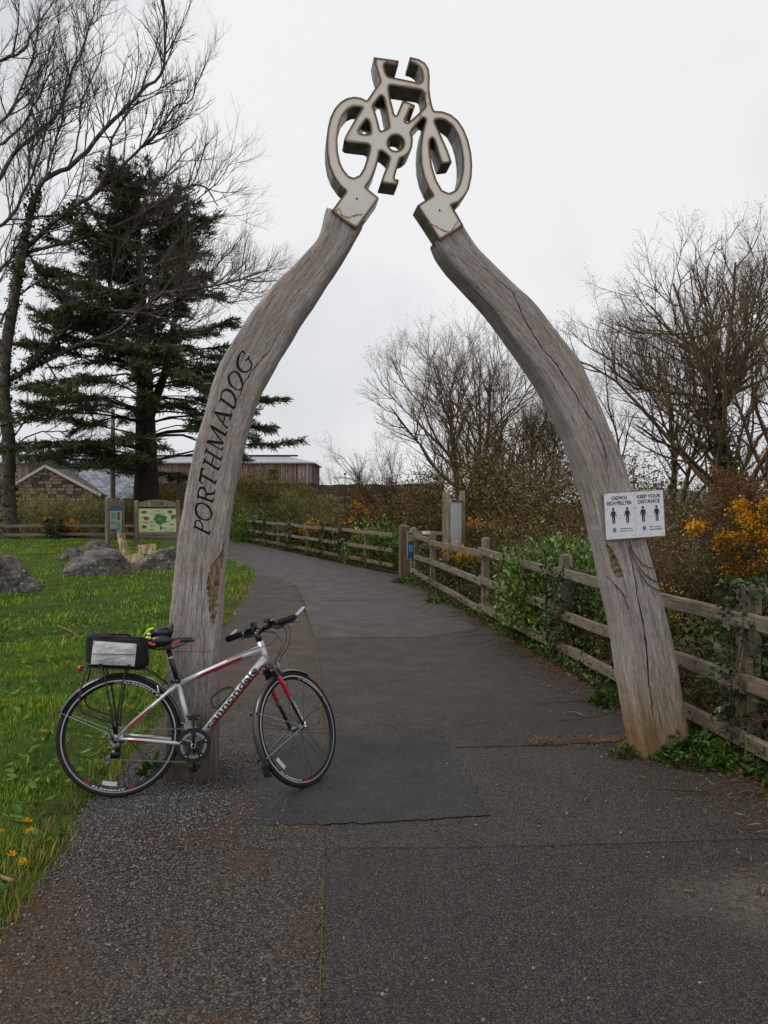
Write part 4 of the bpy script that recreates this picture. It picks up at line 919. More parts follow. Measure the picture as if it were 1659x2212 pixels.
            for e in (-.42, .42):
                b = MB(); V = []
                for i in range(5):
                    a = a_mid + e + (i / 4 - .5) * .12
                    for rd in (R - .044, R - .031): V.append(hub + np.array([rd * math.cos(a), -.0118, rd * math.sin(a)]))
                b.add(V, [(2 * i, 2 * i + 1, 2 * i + 3, 2 * i + 2) for i in range(4)]); P(b, 'decal', RED, False)
        return wr
    wheel(hub_r, False); wheel(hub_f, True)
    # ---- mudguards
    def guard(hub, a0, a1, front, stays):
        n = 40; V = []; m = 9; Rg = R + .017
        for i in range(n + 1):
            a = a0 + (a1 - a0) * i / n; w_ = .023
            for j in range(m):
                g_ = -1.25 + 2.5 * j / (m - 1); rr = Rg - .013 * (1 - math.cos(g_)) / .68; V.append(hub + np.array([rr * math.cos(a), w_ * math.sin(g_) / .95, rr * math.sin(a)]))
        b = MB(); b.add(V, [(i * m + j, i * m + j + 1, (i + 1) * m + j + 1, (i + 1) * m + j) for i in range(n) for j in range(m - 1)]); g_ = part(b, 'mudguard', GRD, root, True, front)
        for (a, both) in stays:
            for s in (-1, 1):
                t_ = MB(); e = hub + np.array([Rg * math.cos(a), s * .026, Rg * math.sin(a)]); t_.tube([hub + np.array([-.008, s * .062, .004]), e], .0021, 5, False); part(t_, 'stay', STL, g_, True, front)
                t_ = MB(); t_.box(e, (.012, .008, .012)); part(t_, 'stay_clip', BLK, g_, False, front)
        return g_
    guard(hub_r, .10, 2.74, False, ((2.70, 1),))
    gf = guard(hub_f, 1.10, 3.72, True, ((2.86, 1), (3.60, 1)))
    fl = MB(); Rg = R + .019; V = []
    for i in range(6):
        a = 3.70 + i * .035; rr = Rg + .004 * i
        for s, w_ in ((-1, .024 + .0016 * i), (1, .024 + .0016 * i)): V.append(hub_f + np.array([rr * math.cos(a), s * w_, rr * math.sin(a)]))
    fl.add(V, [(2 * i, 2 * i + 1, 2 * i + 3, 2 * i + 2) for i in range(5)]); part(fl, 'mud_flap', RUB, gf, False, True)
    # ---- fork
    cr = HB - ax * .012; fk = MB(); fk.tube([HB, HB - ax * .045], [.0235, .026], 14); fk.box(HB - ax * .048, (.045, .085, .03)); fork = part(fk, 'fork', BLK, root, True, True)
    for s in (-1, 1):
        b = MB(); p0 = HB - ax * .035 + np.array([0, s * .028, 0]); p1 = HB - ax * .12 + np.array([.004, s * .050, 0]); p2 = hub_f + ax * .12 + np.array([-.018, s * .055, 0]); p3 = hub_f + np.array([0, s * .056, 0])
        bl = catmull(np.array([p0, p1, q(p1, p2, .5), p2, p3]), 5); b.tube(bl, np.linspace(.0185, .0105, len(bl)), 12, flat=.75, ref=(0, 1, 0)); blade = part(b, 'blade', BLK, fork, True, True)
        a_, c_ = int(len(bl) * .18), int(len(bl) * .58); b = MB(); b.tube(bl[a_:c_], np.linspace(.0185, .0105, len(bl))[a_:c_] * 1.03, 12, flat=.75, caps=False, ref=(0, 1, 0)); part(b, 'red_band', RED, fork, True, True)
        b = MB(); b.tube(bl[c_ - 1:c_ + 2], .0152, 12, flat=.75, caps=False, ref=(0, 1, 0)); part(b, 'grey_ring', ALU, fork, True, True)
        if s < 0:
            v, f = text_geo('QUICK', 1.0, bold=.02); lo, hi = v.min(0), v.max(0); v = (v - lo) / (hi - lo); A_ = bl[c_ + 1]; B_ = bl[-2]; d = B_ - A_; L_ = np.linalg.norm(d); d /= L_; sd_ = np.cross(d, (0, 1., 0)); sd_ = sd_ if sd_[0] > 0 else -sd_
            b = MB(); b.add(A_ + (v[:, :1] * .92 * L_) * d + ((v[:, 1:2] - .5) * .017) * sd_ + np.array([0, -.0135, 0]), f); part(b, 'lettering', WHT, fork, False, True)
    # brakes
    for (hb, fr_, off) in ((hub_f, True, np.array([.022, 0, 0])), (hub_r, False, None)):
        for s in (-1, 1):
            b = MB()
            if fr_: base = HB - ax * .085 + fwd * .03 + np.array([0, s * .036, 0]); tip = HB - ax * .012 + fwd * .045 + np.array([0, s * .042, 0])
            else: base = np.array([.222, s * .040, .533]); tip = np.array([.262, s * .046, .600]) + np.array([-.05, 0, .012])
            b.tube([base, q(base, tip, .5), tip], [.0085, .006, .005], 7); b.box(q(base, tip, .25) + np.array([0, -s * .012, 0]), (.045, .010, .012)); part(b, 'brake_arm', ALU if fr_ else STL, root, True, fr_)
    # ---- stem, bar, grips, levers
    st = MB(); top = HT + ax * .055; clamp = top + fwd * .062 + ax * .012; st.tube([HT, top + ax * .012], [.0185, .0165], 12); st.tube([top, clamp], [.0165, .018], 12); part(st, 'stem', BLK, root, True, True)
    bc = clamp
    bar = MB(); back = -fwd; bar_pts = [bc + np.array([0, y, 0]) + ax * (.006 * (abs(y) > .1)) + back * (.10 * max(0, abs(y) - .06)) for y in np.linspace(-.285, .285, 13)]; bar.tube(bar_pts, [.0112] * 4 + [.013, .0155, .0158, .0155, .013] + [.0112] * 4, 10, ref=(0, 0, 1)); part(bar, 'handlebar', BLK, root, True, True)
    def barp(y): return bc + np.array([0, y, 0]) + ax * .006 + back * (.10 * max(0, abs(y) - .06))
    for s in (-1, 1):
        g_ = MB(); g_.tube([barp(s * .155), barp(s * .17), barp(s * .22), barp(s * .285), barp(s * .292)], [.0185, .0190, .0192, .0205, .017], 12, ref=(0, 0, 1)); part(g_, 'grip', GUM, root, True, True)
        c_ = MB(); c_.tube([barp(s * .146), barp(s * .157)], .0180, 12, ref=(0, 0, 1)); part(c_, 'grip_clamp', ALU, root, True, True)
        be = MB(); p0 = barp(s * .278); dirb = fwd * .97 + ax * .30; loop = [p0 + dirb * .012 + np.array([0, s * .002, 0]), p0 + dirb * .08 + np.array([0, s * .006, 0]), p0 + dirb * .098 + np.array([0, s * .012, 0]), p0 + dirb * .092 + np.array([0, s * .024, 0]), p0 + dirb * .02 + np.array([0, s * .020, 0])]
        be.tube(catmull(np.array(loop), 5), .0062, 8); part(be, 'bar_end', simple('bar_end_silver', '#c3c6c9', .3, .5), root, True, True)
        b = MB(); p0 = barp(s * .125); b.tube([barp(s * .115), barp(s * .138)], .0175, 10, ref=(0, 0, 1)); b.box(p0 + fwd * .022 - ax * .012, (.05, .045, .03)); b.box(p0 + fwd * .008 - ax * .022, (.045, .05, .022)); lv = part(b, 'brake_lever_mount', BLK, root, False, True)
        b = MB(); p1 = p0 + fwd * .042 - ax * .016; b.tube([p1, p1 + fwd * .012 + np.array([0, s * .03, 0]) - ax * .006, p1 + fwd * .010 + np.array([0, s * .08, 0]) - ax * .012, p1 + fwd * .018 + np.array([0, s * .125, 0]) - ax * .016], [.0055, .0065, .0062, .0075], 7, flat=.7); part(b, 'brake_lever', ALU, root, True, True)
        b = MB(); b.blob(p0 + ax * .016 + np.array([0, -s * .02, 0]), (.022, .018, .010), 10, 6); part(b, 'shifter_pod', BLK, root, True, True)
    b = MB(); p0 = barp(-.075); b.tube([p0 + np.array([0, -.012, 0]), p0 + np.array([0, .012, 0])], .0175, 10, ref=(0, 0, 1)); b.box(p0 + ax * .026, (.055, .042, .016)); part(b, 'lamp_bracket', BLK, root, False, True)
    b = MB(); p0 = barp(-.10); b.lathe([(.001, .030), (.014, .028), (.019, .020), (.019, .014)], p0 + ax * .002, ax, 14); part(b, 'bell', ALU, root, True, True)
    b = MB(); p0 = barp(.06); b.box(p0 + ax * .028, (.030, .028, .034)); part(b, 'lamp_mount', BLK, root, False, True)
    # ---- cables
    def cable(pts, nm='cable', r=.0024, mat=BLK):
        b = MB(); b.tube(catmull(np.array(pts), 7), r, 5, False); part(b, nm, mat)
    RL = rotS(barp(-.12) + fwd * .04 - ax * .02); LL = rotS(barp(.12) + fwd * .04 - ax * .02)
    cable([RL, RL + [.03, -.01, -.05], [.93, -.06, .80], [.885, -.035, .735], [.835, -.028, .700], [.79, -.03, .688], [.70, -.03, .60]])
    cable([LL, LL + [.06, -.03, .01], [.90, .0, .87], [.855, -.03, .82], [.80, -.03, .806], [.73, -.02, .786], [.6, -.018, .735]])
    cable([RL + [0, 0, .01], RL + [.05, 0, -.02], [.965, -.02, .82], [.925, 0, .75], [.905, .02, .70], rotS(HB - ax * .012 + fwd * .045)])
    cable([LL + [.0, 0, .01], [.87, .03, .89], [.92, -.02, .83], [.90, -.04, .76], [.87, -.034, .70], [.83, -.03, .675]])
    cable([[.355, -.012, .640], [.30, -.02, .690], [.262, -.02, .668], [.245, -.01, .62], [.235, 0, .596]])
    cable([[.24, -.045, .60], [.20, -.05, .640], [.15, -.05, .665]], 'brake_noodle', .003, STL)
    # ---- cranks and chainrings
    cy = -.048
    for (r0, r1, y_, nm, mt) in ((.074, .096, cy, 'chainring', BLK), (.054, .070, cy + .009, 'chainring', ALU)):
        b = MB(); n = 96; V = []
        for i in range(n):
            a = 2 * PI * i / n; ro = r1 + (.0035 if i % 2 else 0)
            for rr_, yy in ((r0, y_ - .0015), (ro, y_ - .0015), (ro, y_ + .0015), (r0, y_ + .0015)): V.append(BBp + np.array([rr_ * math.cos(a), yy, rr_ * math.sin(a)]))
        b.add(V, [(i * 4 + j, i * 4 + (j + 1) % 4, ((i + 1) % n) * 4 + (j + 1) % 4, ((i + 1) % n) * 4 + j) for i in range(n) for j in range(4)]); part(b, nm, mt, root, False)
    sp = MB()
    for i in range(5):
        a = 2 * PI * i / 5 + .32; dv = np.array([math.cos(a), 0, math.sin(a)]); sp.beam(BBp + np.array([0, cy - .006, 0]), BBp + dv * .076 + np.array([0, cy - .004, 0]), .020, .006, (0, 1, 0))
        bt = MB(); bt.lathe([(.001, -.004), (.005, -.003), (.005, .003)], BBp + dv * .073 + np.array([0, cy - .006, 0]), (0, 1, 0), 10); part(bt, 'chainring_bolt', STL, root, False)
        ar = MB(); V = []
        for k_ in range(7):
            aa = a + PI / 5 + (k_ / 6 - .5) * .80
            for rr_ in (.0605, .0735): V.append(BBp + np.array([rr_ * math.cos(aa), cy - .0022, rr_ * math.sin(aa)]))
        ar.add(V, [(2 * k_, 2 * k_ + 1, 2 * k_ + 3, 2 * k_ + 2) for k_ in range(6)]); part(ar, 'ring_inlay', STL, root, False)
    part(sp, 'crank_spider', BLK, root, False)
    for s, dz in ((-1, 1), (1, -1)):
        yy = s * (.062 if s < 0 else .062); c_ = MB(); dv = np.array([.012 * dz, 0, dz]); c_.tube([BBp + np.array([0, yy, 0]) - dv * .014, BBp + np.array([0, yy, 0]), BBp + dv * .08 + np.array([0, yy * 1.08, 0]), BBp + dv * .165 + np.array([0, yy * 1.15, 0]), BBp + dv * .178 + np.array([0, yy * 1.15, 0])], [.016, .0185, .0125, .0125, .009], 10, flat=.55, ref=(0, 1, 0)); ca = part(c_, 'crank_arm', BLK)
        pp = BBp + dv * .168 + np.array([0, yy * 1.15 + s * .045, 0]); p_ = MB(); p_.box(pp + np.array([0, 0, .009]), (.074, .058, .010)); p_.box(pp - np.array([0, 0, .009]), (.060, .050, .009)); p_.box(pp, (.022, .075, .014)); pd = part(p_, 'pedal', BLK, root, False)
        b = MB(); b.box(pp + np.array([-.022, s * .018, .017]), (.02, .022, .008)); b.box(pp + np.array([.026, 0, .0]), (.010, .034, .026)); part(b, 'pedal_cleat', ALU, pd, False)
        if s < 0:
            b = MB(); b.beam(BBp + dv * .05 + np.array([0, yy * 1.06 - .0085, 0]), BBp + dv * .135 + np.array([0, yy * 1.13 - .0075, 0]), .011, .002, (0, 1, 0)); part(b, 'crank_badge', ALU, ca, False)
            b = MB(); b.lathe([(.010, -.004), (.015, -.004), (.015, .004), (.010, .004)], BBp + np.array([0, yy - .011, 0]), (0, 1, 0), 20, closed_prof=True); b.lathe([(.001, -.001), (.010, -.001)], BBp + np.array([0, yy - .011, 0]), (0, 1, 0), 20); part(b, 'axle_cap', STL, ca)
    # chain, cassette, derailleurs
    ch = MB()
    for (p0, p1) in ((np.array([.012, -.046, .376]), BBp + np.array([-.02, cy, .094])), (np.array([-.02, -.046, .214]), BBp + np.array([-.03, cy, -.092]))):
        n = int(np.linalg.norm(p1 - p0) / .0127); d = (p1 - p0) / np.linalg.norm(p1 - p0)
        for i in range(n): ch.beam(p0 + d * .0127 * i, p0 + d * (.0127 * i + .0098), .0065 if i % 2 else .0045, .0075 if i % 2 else .006)
    for a in np.linspace(PI / 2, 3 * PI / 2, 12): pass
    co = part(ch, 'chain', simple('chain_steel', '#8a8378', .4, .8), root, False); co['kind'] = 'stuff'
    cs = MB(); cs.lathe([(.012, -.050)] + sum([[(.022 + .0042 * i, -.048 + .0042 * i), (.022 + .0042 * i, -.0465 + .0042 * i)] for i in range(6)], []) + [(.012, -.024)], hub_r, (0, 1, 0), 28); part(cs, 'cassette', simple('cassette_steel', '#6f6d68', .35, .9), root, False)
    b = MB(); b.lathe([(.044, -.022), (.058, -.024)], hub_r, (0, 1, 0), 28); b.lathe([(.058, -.0241), (.044, -.0221)], hub_r, (0, 1, 0), 28); part(b, 'spoke_protector', simple('clear_plastic', '#8b8f8e', .2), root, False)
    dr = MB(); dr.tube([(.012, -.064, .318), (.004, -.072, .286), (.000, -.070, .262)], [.012, .017, .013], 9); dr.box((-.012, -.066, .248), (.05, .014, .045)); part(dr, 'rear_derailleur', BLK)
    for (x, z) in ((-.014, .262), (-.046, .226)):
        b = MB(); b.lathe([(.003, -.004), (.020, -.003), (.020, .003), (.003, .004)], (x, -.062, z), (0, 1, 0), 14); part(b, 'jockey_wheel', ALU if z < .25 else BLK, root, False)
    fd = MB(); fd.box(BBp + np.array([-.038, -.036, .105]), (.030, .022, .030)); fd.box(BBp + np.array([-.018, -.046, .098]), (.07, .004, .02)); fd.tube([BBp + np.array([-.040, -.030, .115]), BBp + np.array([-.070, -.030, .128])], .004, 6); part(fd, 'front_derailleur', STL, root, False)
    cable([[.006, -.068, .31], [-.04, -.07, .36], [-.045, -.068, .39], [.0, -.066, .378]])
    qr = MB(); qr.tube([(0, -.075, .336), (0, -.058, .336)], .009, 10); part(qr, 'axle_nut', ALU)
    qf = MB(); qf.lathe([(.001, -.076), (.009, -.074), (.010, -.062), (.007, -.058)], hub_f, (0, 1, 0), 12); qf.box(hub_f + np.array([.0, -.068, .014]), (.016, .012, .03)); part(qf, 'quick_release', STL, root, True, True)
    # bottle cage
    cg = MB(); d = (dt1 - dt0) / Ltot; nrm = np.array([-d[2], 0, d[0]]); b0 = dt0 + d * .22 + nrm * .028; b1 = dt0 + d * .36 + nrm * .028
    cg.beam(b0, b1, .020, .006, nrm)
    for s in (-1, 1): cg.tube(catmull(np.array([b0 + [0, s * .012, 0], b0 + nrm * .03 + np.array([0, s * .036, 0]) - d * .005, b0 + nrm * .066 + np.array([0, s * .02, 0]) + d * .02, b0 + nrm * .055 + np.array([0, s * .036, 0]) + d * .09, b1 + np.array([0, s * .030, 0]) + nrm * .02, b1 + np.array([0, s * .010, 0])]), 5), .0042, 7)
    cg.tube([b0 + nrm * .066 + np.array([0, -.02, 0]) + d * .02, b0 + nrm * .07 + d * .018, b0 + nrm * .066 + np.array([0, .02, 0]) + d * .02], .0042, 7); part(cg, 'bottle_cage', BLK)
    for t in (.10, .86):
        b = MB(); p0 = dt0 + d * (t * Ltot) + nrm * (.022 if t < .5 else -.030) ; b.blob(p0, (.009, .008, .009), 8, 6); part(b, 'cable_stop', STL)
    # ---- rack
    rk = MB(); zt = .716
    def rod(pts, r=.005): rk.tube(catmull(np.array(pts), 4) if len(pts) > 2 else pts, r, 7)
    for s in (-1, 1):
        y = s * .055; yl = s * .075
        rod([(-.185, y, .735), (-.10, y, .728), (.02, y, .716), (.155, y, .702)])
        rod([(-.02, yl, .385), (-.045, yl, .55), (-.085, y, .725)]); rod([(-.005, yl, .385), (.010, yl, .55), (.040, y, .715)])
        rod([(-.01, yl, .375), (-.03, yl * 1.25, .425), (-.12, yl * 1.35, .462), (-.192, yl * 1.3, .505), (-.195, yl * 1.2, .60), (-.165, yl, .735)])
        rod([(.155, y, .702), (.20, s * .03, .665), (.265, s * .028, .612)], .0035)
        rk.box((-.010, s * .072, .385), (.024, .008, .055))
    for x, z in ((-.185, .735), (-.05, .722), (.06, .712), (.155, .702)): rk.tube([(x, -.055, z), (x, .055, z)], .005, 7)
    rack = part(rk, 'luggage_rack', BLK)
    lg = MB(); lg.blob((-.213, -.01, .722), (.014, .024, .019), 12, 8); part(lg, 'rear_lamp', REDL)
    # ---- bag on the rack (its own thing)
    def Wp(p): return np.asarray(p, float) @ Mn[:3, :3].T + Mn[:3, 3]
    bagc = Wp((0, 0, .73)); bm_ = Mx.copy(); bm_.translation = Vector(bagc)
    bag = empty('rack_bag', mat=bm_, label='black pannier bag with pale grey side panel strapped on the bicycle rack', cat='bag')
    FAB = simple('bag_fabric', '#15161a', .9, 0, .3, 60, bump=.5)
    k = NT('bag_panel'); vv = k.coord('Object'); cr_ = k.noise(k.coord('Object', (9, 9, 22)), 1.2, 5, .6, 1.2); k.col(k.ramp(cr_, [(.3, srgb('#9a9d9f')), (.5, srgb('#c0c2c2')), (.7, srgb('#d2d3d2'))])); k.set(.75, 0, .3); k.nrm(k.bump(cr_, .7, .02)); PAN = k.m
    def softbox(x0, x1, zb, zt, y0, y1, n=10, bulge=.012, seed=1):
        """box with rounded corners and sagging faces; zb, zt functions of t"""
        rg = np.random.default_rng(seed); m = 24; V = []
        for i in range(n + 1):
            t = i / n; x = x0 + (x1 - x0) * t; e = min(t, 1 - t); k_ = min(1, (e / .12) ** .5) if e < .12 else 1; kk_ = .80 + .20 * k_
            zc = (zb(t) + zt(t)) / 2; hz = (zt(t) - zb(t)) / 2 * kk_; hy = (y1 - y0) / 2 * kk_ + bulge * math.sin(PI * t)
            for j in range(m):
                a = 2 * PI * j / m; c, s_ = math.cos(a), math.sin(a); ex = .48
                V.append((x, (y0 + y1) / 2 + hy * math.copysign(abs(c) ** ex, c) + rg.normal(0, .0012), zc + hz * math.copysign(abs(s_) ** ex, s_) + rg.normal(0, .0012)))
        b = MB(); b.add(V, [(i * m + j, i * m + (j + 1) % m, (i + 1) * m + (j + 1) % m, (i + 1) * m + j) for i in range(n) for j in range(m)] + [tuple(range(m - 1, -1, -1)), tuple(n * m + j for j in range(m))]); return b
    b = softbox(-.172, .156, lambda t: .008 - .034 * t, lambda t: .186 - .026 * t + .012 * math.cos(t * 5), -.097, .097, bulge=.015); body = b.build('body', FAB, bag, True)
    V = []; n, m = 12, 6
    for i in range(n + 1):
        for j in range(m + 1):
            t, v_ = i / n, j / m; x = -.135 + .232 * t; z = (.022 - .022 * t) + v_ * (.128 - .004 * t); e = min(t, 1 - t, v_, 1 - v_); V.append((x + (v_ - .5) * .012, -.1085 - .014 * min(1, e * 5) - .003 * math.sin(9 * t + 4 * v_), z))
    idx = lambda i, j: i * (m + 1) + j
    b = MB(); b.add(V, [(idx(i, j), idx(i + 1, j), idx(i + 1, j + 1), idx(i, j + 1)) for i in range(n) for j in range(m)]); b.build('side_panel', PAN, bag, True)
    b = MB(); b.tube([(-.13, -.124, .080), (-.02, -.127, .073), (.095, -.124, .066)], .0022, 5); b.build('zip', simple('zip_grey', '#5d6063', .6), bag, True)
    b = MB(); b.tube([(-.165, -.09, .165), (-.05, -.098, .168), (.06, -.098, .160), (.148, -.09, .150)], .0045, 6); b.build('piping', FAB, bag, True)
    b = MB(); b.tube(catmull(np.array([(-.12, 0, .168), (-.10, 0, .178), (.03, 0, .173), (.06, 0, .158)]), 4), .007, 6, flat=1.8); b.build('carry_handle', FAB, bag, True)
    b = MB(); b.box((.155, -.05, .075), (.016, .03, .06)); b.build('buckle', BLK, bag)
    for x in (-.09, .06): b = MB(); b.beam((x, -.112, -.004), (x, -.112, .03), .022, .003, (0, 1, 0)); b.build('strap', FAB, bag)
    # ---- folded kit on the saddle
    kc = Wp((.22, 0, .875)); km = Mx.copy(); km.translation = Vector(kc)
    kit = empty('cycling_kit', mat=km, label='small black and neon yellow bundle of cycling kit lying on the saddle', cat='cycling kit')
    KB = simple('kit_black', '#0d0e10', .35, 0, .3, 40, bump=.3, coat=.3); NEO = simple('neon_yellow', '#b6de17', .6, 0, .1, 30); KW = simple('kit_white', '#c9ccd0', .5)
    b = MB(); b.blob((.0, -.01, .034), (.066, .052, .036), 16, 9, .02, 3); b.build('upper_shell', KB, kit, True)
    b = MB(); b.blob((.010, -.046, -.012), (.068, .034, .036), 16, 9, .02, 5); b.build('draped_flap', KB, kit, True)
    b = MB(); b.tube([(.048, -.02, .0), (.058, -.02, .04), (.066, -.018, .072), (.067, -.016, .088)], [.016, .018, .013, .004], 9, flat=.6); b.build('upright_finger', KB, kit, True)
    b = MB(); b.tube(catmull(np.array([(-.030, -.05, .060), (-.058, -.045, .052), (-.076, -.035, .030), (-.084, -.03, .014)]), 4), .008, 7); b.tube([(-.072, -.052, .012), (-.045, -.062, .004)], .009, 7); b.build('neon_trim', NEO, kit, True)
    b = MB(); b.blob((-.058, -.052, .028), (.014, .008, .010), 8, 5); b.build('white_patch', KW, kit, True)
    # black sides of the yellow end
    b = MB(); b.blob((-.062, -.03, .024), (.022, .030, .020), 10, 6); b.build('cuff', KB, kit, True)
    return root
bike()

# ------------------------------------------------------------------ fences
def rail_mesh(p0, p1, w, h, up=(0, 0, 1), seg=7, wob=.004, sag=0.0):
    p0 = np.asarray(p0, float); p1 = np.asarray(p1, float); d = p1 - p0; L = np.linalg.norm(d); d /= L
    a = np.cross(d, np.asarray(up, float)); a /= np.linalg.norm(a); u = np.cross(a, d)
    prof = [(-.5, -.42), (-.42, -.5), (.42, -.5), (.5, -.42), (.5, .42), (.42, .5), (-.42, .5), (-.5, .42)]; V = []; UVs = []
    per = np.array([0, .01, w, w + .01, w + h, w + h + .01, 2 * w + h, 2 * w + h + .01])
    hs = 1 + RNG.normal(0, wob * 4, seg + 1)
    for i in range(seg + 1):
        c = p0 + d * L * i / seg + u * (RNG.normal(0, wob) - sag * 4 * (i / seg) * (1 - i / seg)) + a * RNG.normal(0, wob)
        for k, (x, y) in enumerate(prof): V.append(c + a * x * w + u * y * h * hs[i]); UVs.append((L * i / seg, per[k]))
    F = [tuple(range(7, -1, -1)), tuple(8 * seg + i for i in range(8))]
    for i in range(seg):
        for j in range(8):
            k = (j + 1) % 8; F.append((8 * i + j, 8 * i + k, 8 * i + 8 + k, 8 * i + 8 + j))
    return V, F, np.array(UVs)
def uvbuild(V, F, UV, name, mat, parent):
    me = bpy.data.meshes.new(name); me.from_pydata([tuple(v) for v in V], [], F); ul = me.uv_layers.new(name='UVMap')
    li = np.empty(len(me.loops), int); me.loops.foreach_get('vertex_index', li); off = RNG.uniform(0, 50, 2); ul.data.foreach_set('uv', (UV[li] + off).ravel()); return link(name, me, mat, parent)
def rail(p0, p1, parent, w=.045, h=.10, **kw): V, F, U = rail_mesh(p0, p1, w, h, **kw); return uvbuild(V, F, U, 'rail', M_RAIL, parent)
def post(p, hgt, w, parent, d=None, cap=0.0, mat=M_POST, rot=0.0, name='post', lean=(0, 0)):
    d = d or w; mb = MB(); c, s = math.cos(rot), math.sin(rot); V = []
    for k, (z, t) in enumerate(((-.15, 1), (0, 1), (hgt * .5, 1.02), (hgt - .02, .98), (hgt, .9))):
        for (x, y) in ((-1, -1), (1, -1), (1, 1), (-1, 1)):
            X, Y = x * w / 2 * t, y * d / 2 * t; V.append((p[0] + X * c - Y * s + lean[0] * max(z, 0) + RNG.normal(0, .003), p[1] + X * s + Y * c + lean[1] * max(z, 0) + RNG.normal(0, .003), p[2] + z))
    F = [(4 * i + j, 4 * i + (j + 1) % 4, 4 * i + 4 + (j + 1) % 4, 4 * i + 4 + j) for i in range(4) for j in range(4)]
    if cap: V.append((p[0] + lean[0] * hgt, p[1] + lean[1] * hgt, p[2] + hgt + cap)); F += [(16 + j, 16 + (j + 1) % 4, 20) for j in range(4)]
    else: F.append((16, 17, 18, 19))
    mb.add(V, F); return mb.build(name, mat, parent)
fence = empty('post_and_rail_fence', (float(fence_x(8)), 8, 0), 'weathered three-rail timber fence beside the path, passing behind the right timber', 'fence')
ang = math.atan2(13.0, float(fence_x(17.5) - fence_x(4.5)))
def FP(y, z, off=0.0): return np.array([float(fence_x(y)) + off, y, z]) - np.array(fence.location)
PY = [1.9, 4.96, 8.1, 11.2, 15.0, 16.75]
hts = [1.12, 1.14, 1.12, 1.16, 1.10, 1.05]
for y, hh in zip(PY, hts): post(FP(y, 0, .06), hh, .12, fence, .10, rot=ang, cap=.02)
for a, b in zip(PY[:-1], PY[1:]):
    for z in (.935, .535, .155):
        z0, z1_ = z + RNG.normal(0, .015), z + RNG.normal(0, .015)
        if a == 15.0 and z > .9: z1_ = z + .05
        rail(FP(a - .10, z0, -.022), FP(b + .10, z1_, -.022 + (.018 if b < 16 else 0)), fence, h=.098)
far_fence = empty('post_and_rail_fence', (float(ffence_x(28)), 28, 0), 'far run of three-rail fence curving away left behind the gate post', 'fence')
fdir = np.array([-.415, 1.0]); fdir /= np.linalg.norm(fdir); fang = math.atan2(fdir[1], fdir[0])
def FF(t, z, off=0.0):
    y = 18.75 + t * fdir[1]; n = np.array([fdir[1], -fdir[0]]); return np.array([float(ffence_x(y)) + n[0] * off, y + n[1] * off, z]) - np.array(far_fence.location)
ts = [0.05, 1.9, 3.7, 5.5, 7.3, 9.2, 11.0, 12.8, 14.7, 16.6, 18.5, 20.4, 22.3]
for t in ts[1:]: post(FF(t, 0, .05), 1.03 + RNG.normal(0, .03), .11, far_fence, rot=fang, cap=.02)
for a, b in zip(ts[:-2:2], ts[2::2]):
    for z in (.90, .505, .16): rail(FF(a - .08, z + RNG.normal(0, .012), -.02), FF(b + .08, z + RNG.normal(0, .012), -.02), far_fence, h=.092)
# gate posts
gp = gnd(873, 1243); g1 = post((0, 0, 0), 1.14, .215, None, cap=.055, mat=M_REDPOST, rot=.2, name='gate_post'); g1.location = gp; tag(g1, 'thick reddish square gate post with pointed top between the fences', 'post')
gp2 = np.array([X_at(893, 17.3), 17.3, 0]); g2 = post((0, 0, 0), 1.10, .125, None, cap=.04, mat=M_PALEPOST, rot=.2, name='gate_post'); g2.location = gp2; tag(g2, 'slimmer pale gate post beside the thick reddish one', 'post')
sg = empty('waymark_sign', at(887, 1205, 16.55), 'small blue and yellow waymark panel fixed to the fence end', 'sign')
b = MB(); b.box((0, 0, .27), (.17, .012, .60), Matrix.Rotation(.45, 3, 'Z')); b.build('backing', simple('sign_rim', '#a59a88', .6), sg)
Rm = np.array(Matrix.Rotation(.45, 3, 'Z'))
def sgp(x, z, w_, h_, c, nm): q = Rm @ np.array([x, -.009, z]); b = MB(); b.box(q, (w_, .004, h_), Rm); b.build(nm, c, sg)
BLU = simple('sign_blue', '#38597c', .4); YEL = simple('sign_yellow', '#a89c5a', .4); LBL = simple('sign_pale_blue', '#5c93b8', .4)
sgp(0, .27, .14, .55, BLU, 'panel'); q = Rm @ np.array([0, -.0125, .43]); b = MB(); b.box(q, (.12, .002, .14), Rm); b.build('map', YEL, sg); q = Rm @ np.array([0, -.0125, .2]); b = MB(); b.box(q, (.10, .002, .16), Rm); b.build('picture', LBL, sg)
gate = empty('field_gate', (X_at(925, 18.9), 18.9, 0), 'small low timber gate in the opening behind the pale post', 'gate')
for z in (.94, .60, .28): rail((-.42, .15, z), (.55, -.25, z), gate, h=.09, w=.035, seg=3)
b = MB(); b.beam((-.38, .09, .28), (.1, -.1, .92), .03, .08); b.build('brace', M_RAIL, gate); post((-.45, .16, 0), 1.02, .10, gate); post((.6, -.27, 0), 1.08, .11, gate)
b = MB(); b.box((-.05, -.028, .945), (.20, .006, .075), Matrix.Rotation(-.39, 3, 'Z')); b.build('label_plate', simple('white_plate', '#c5cac8', .5), gate)
# low fence far left
lf = empty('low_fence', (-14.5, 34.6, 0), 'low dark two-rail fence at the back of the lawn', 'fence')
for a, b_ in ((-8, -3.2), (-3.2, -.3), (-.3, 2.6), (2.6, 7.0)):
    for z in (.66, .26): rail((a, 0, z + RNG.normal(0, .02)), (b_, 0, z), lf, h=.13, w=.05)
for x in (-8, -3.2, -.3, 2.6, 6.9): post((x, .06, 0), .82, .13, lf)

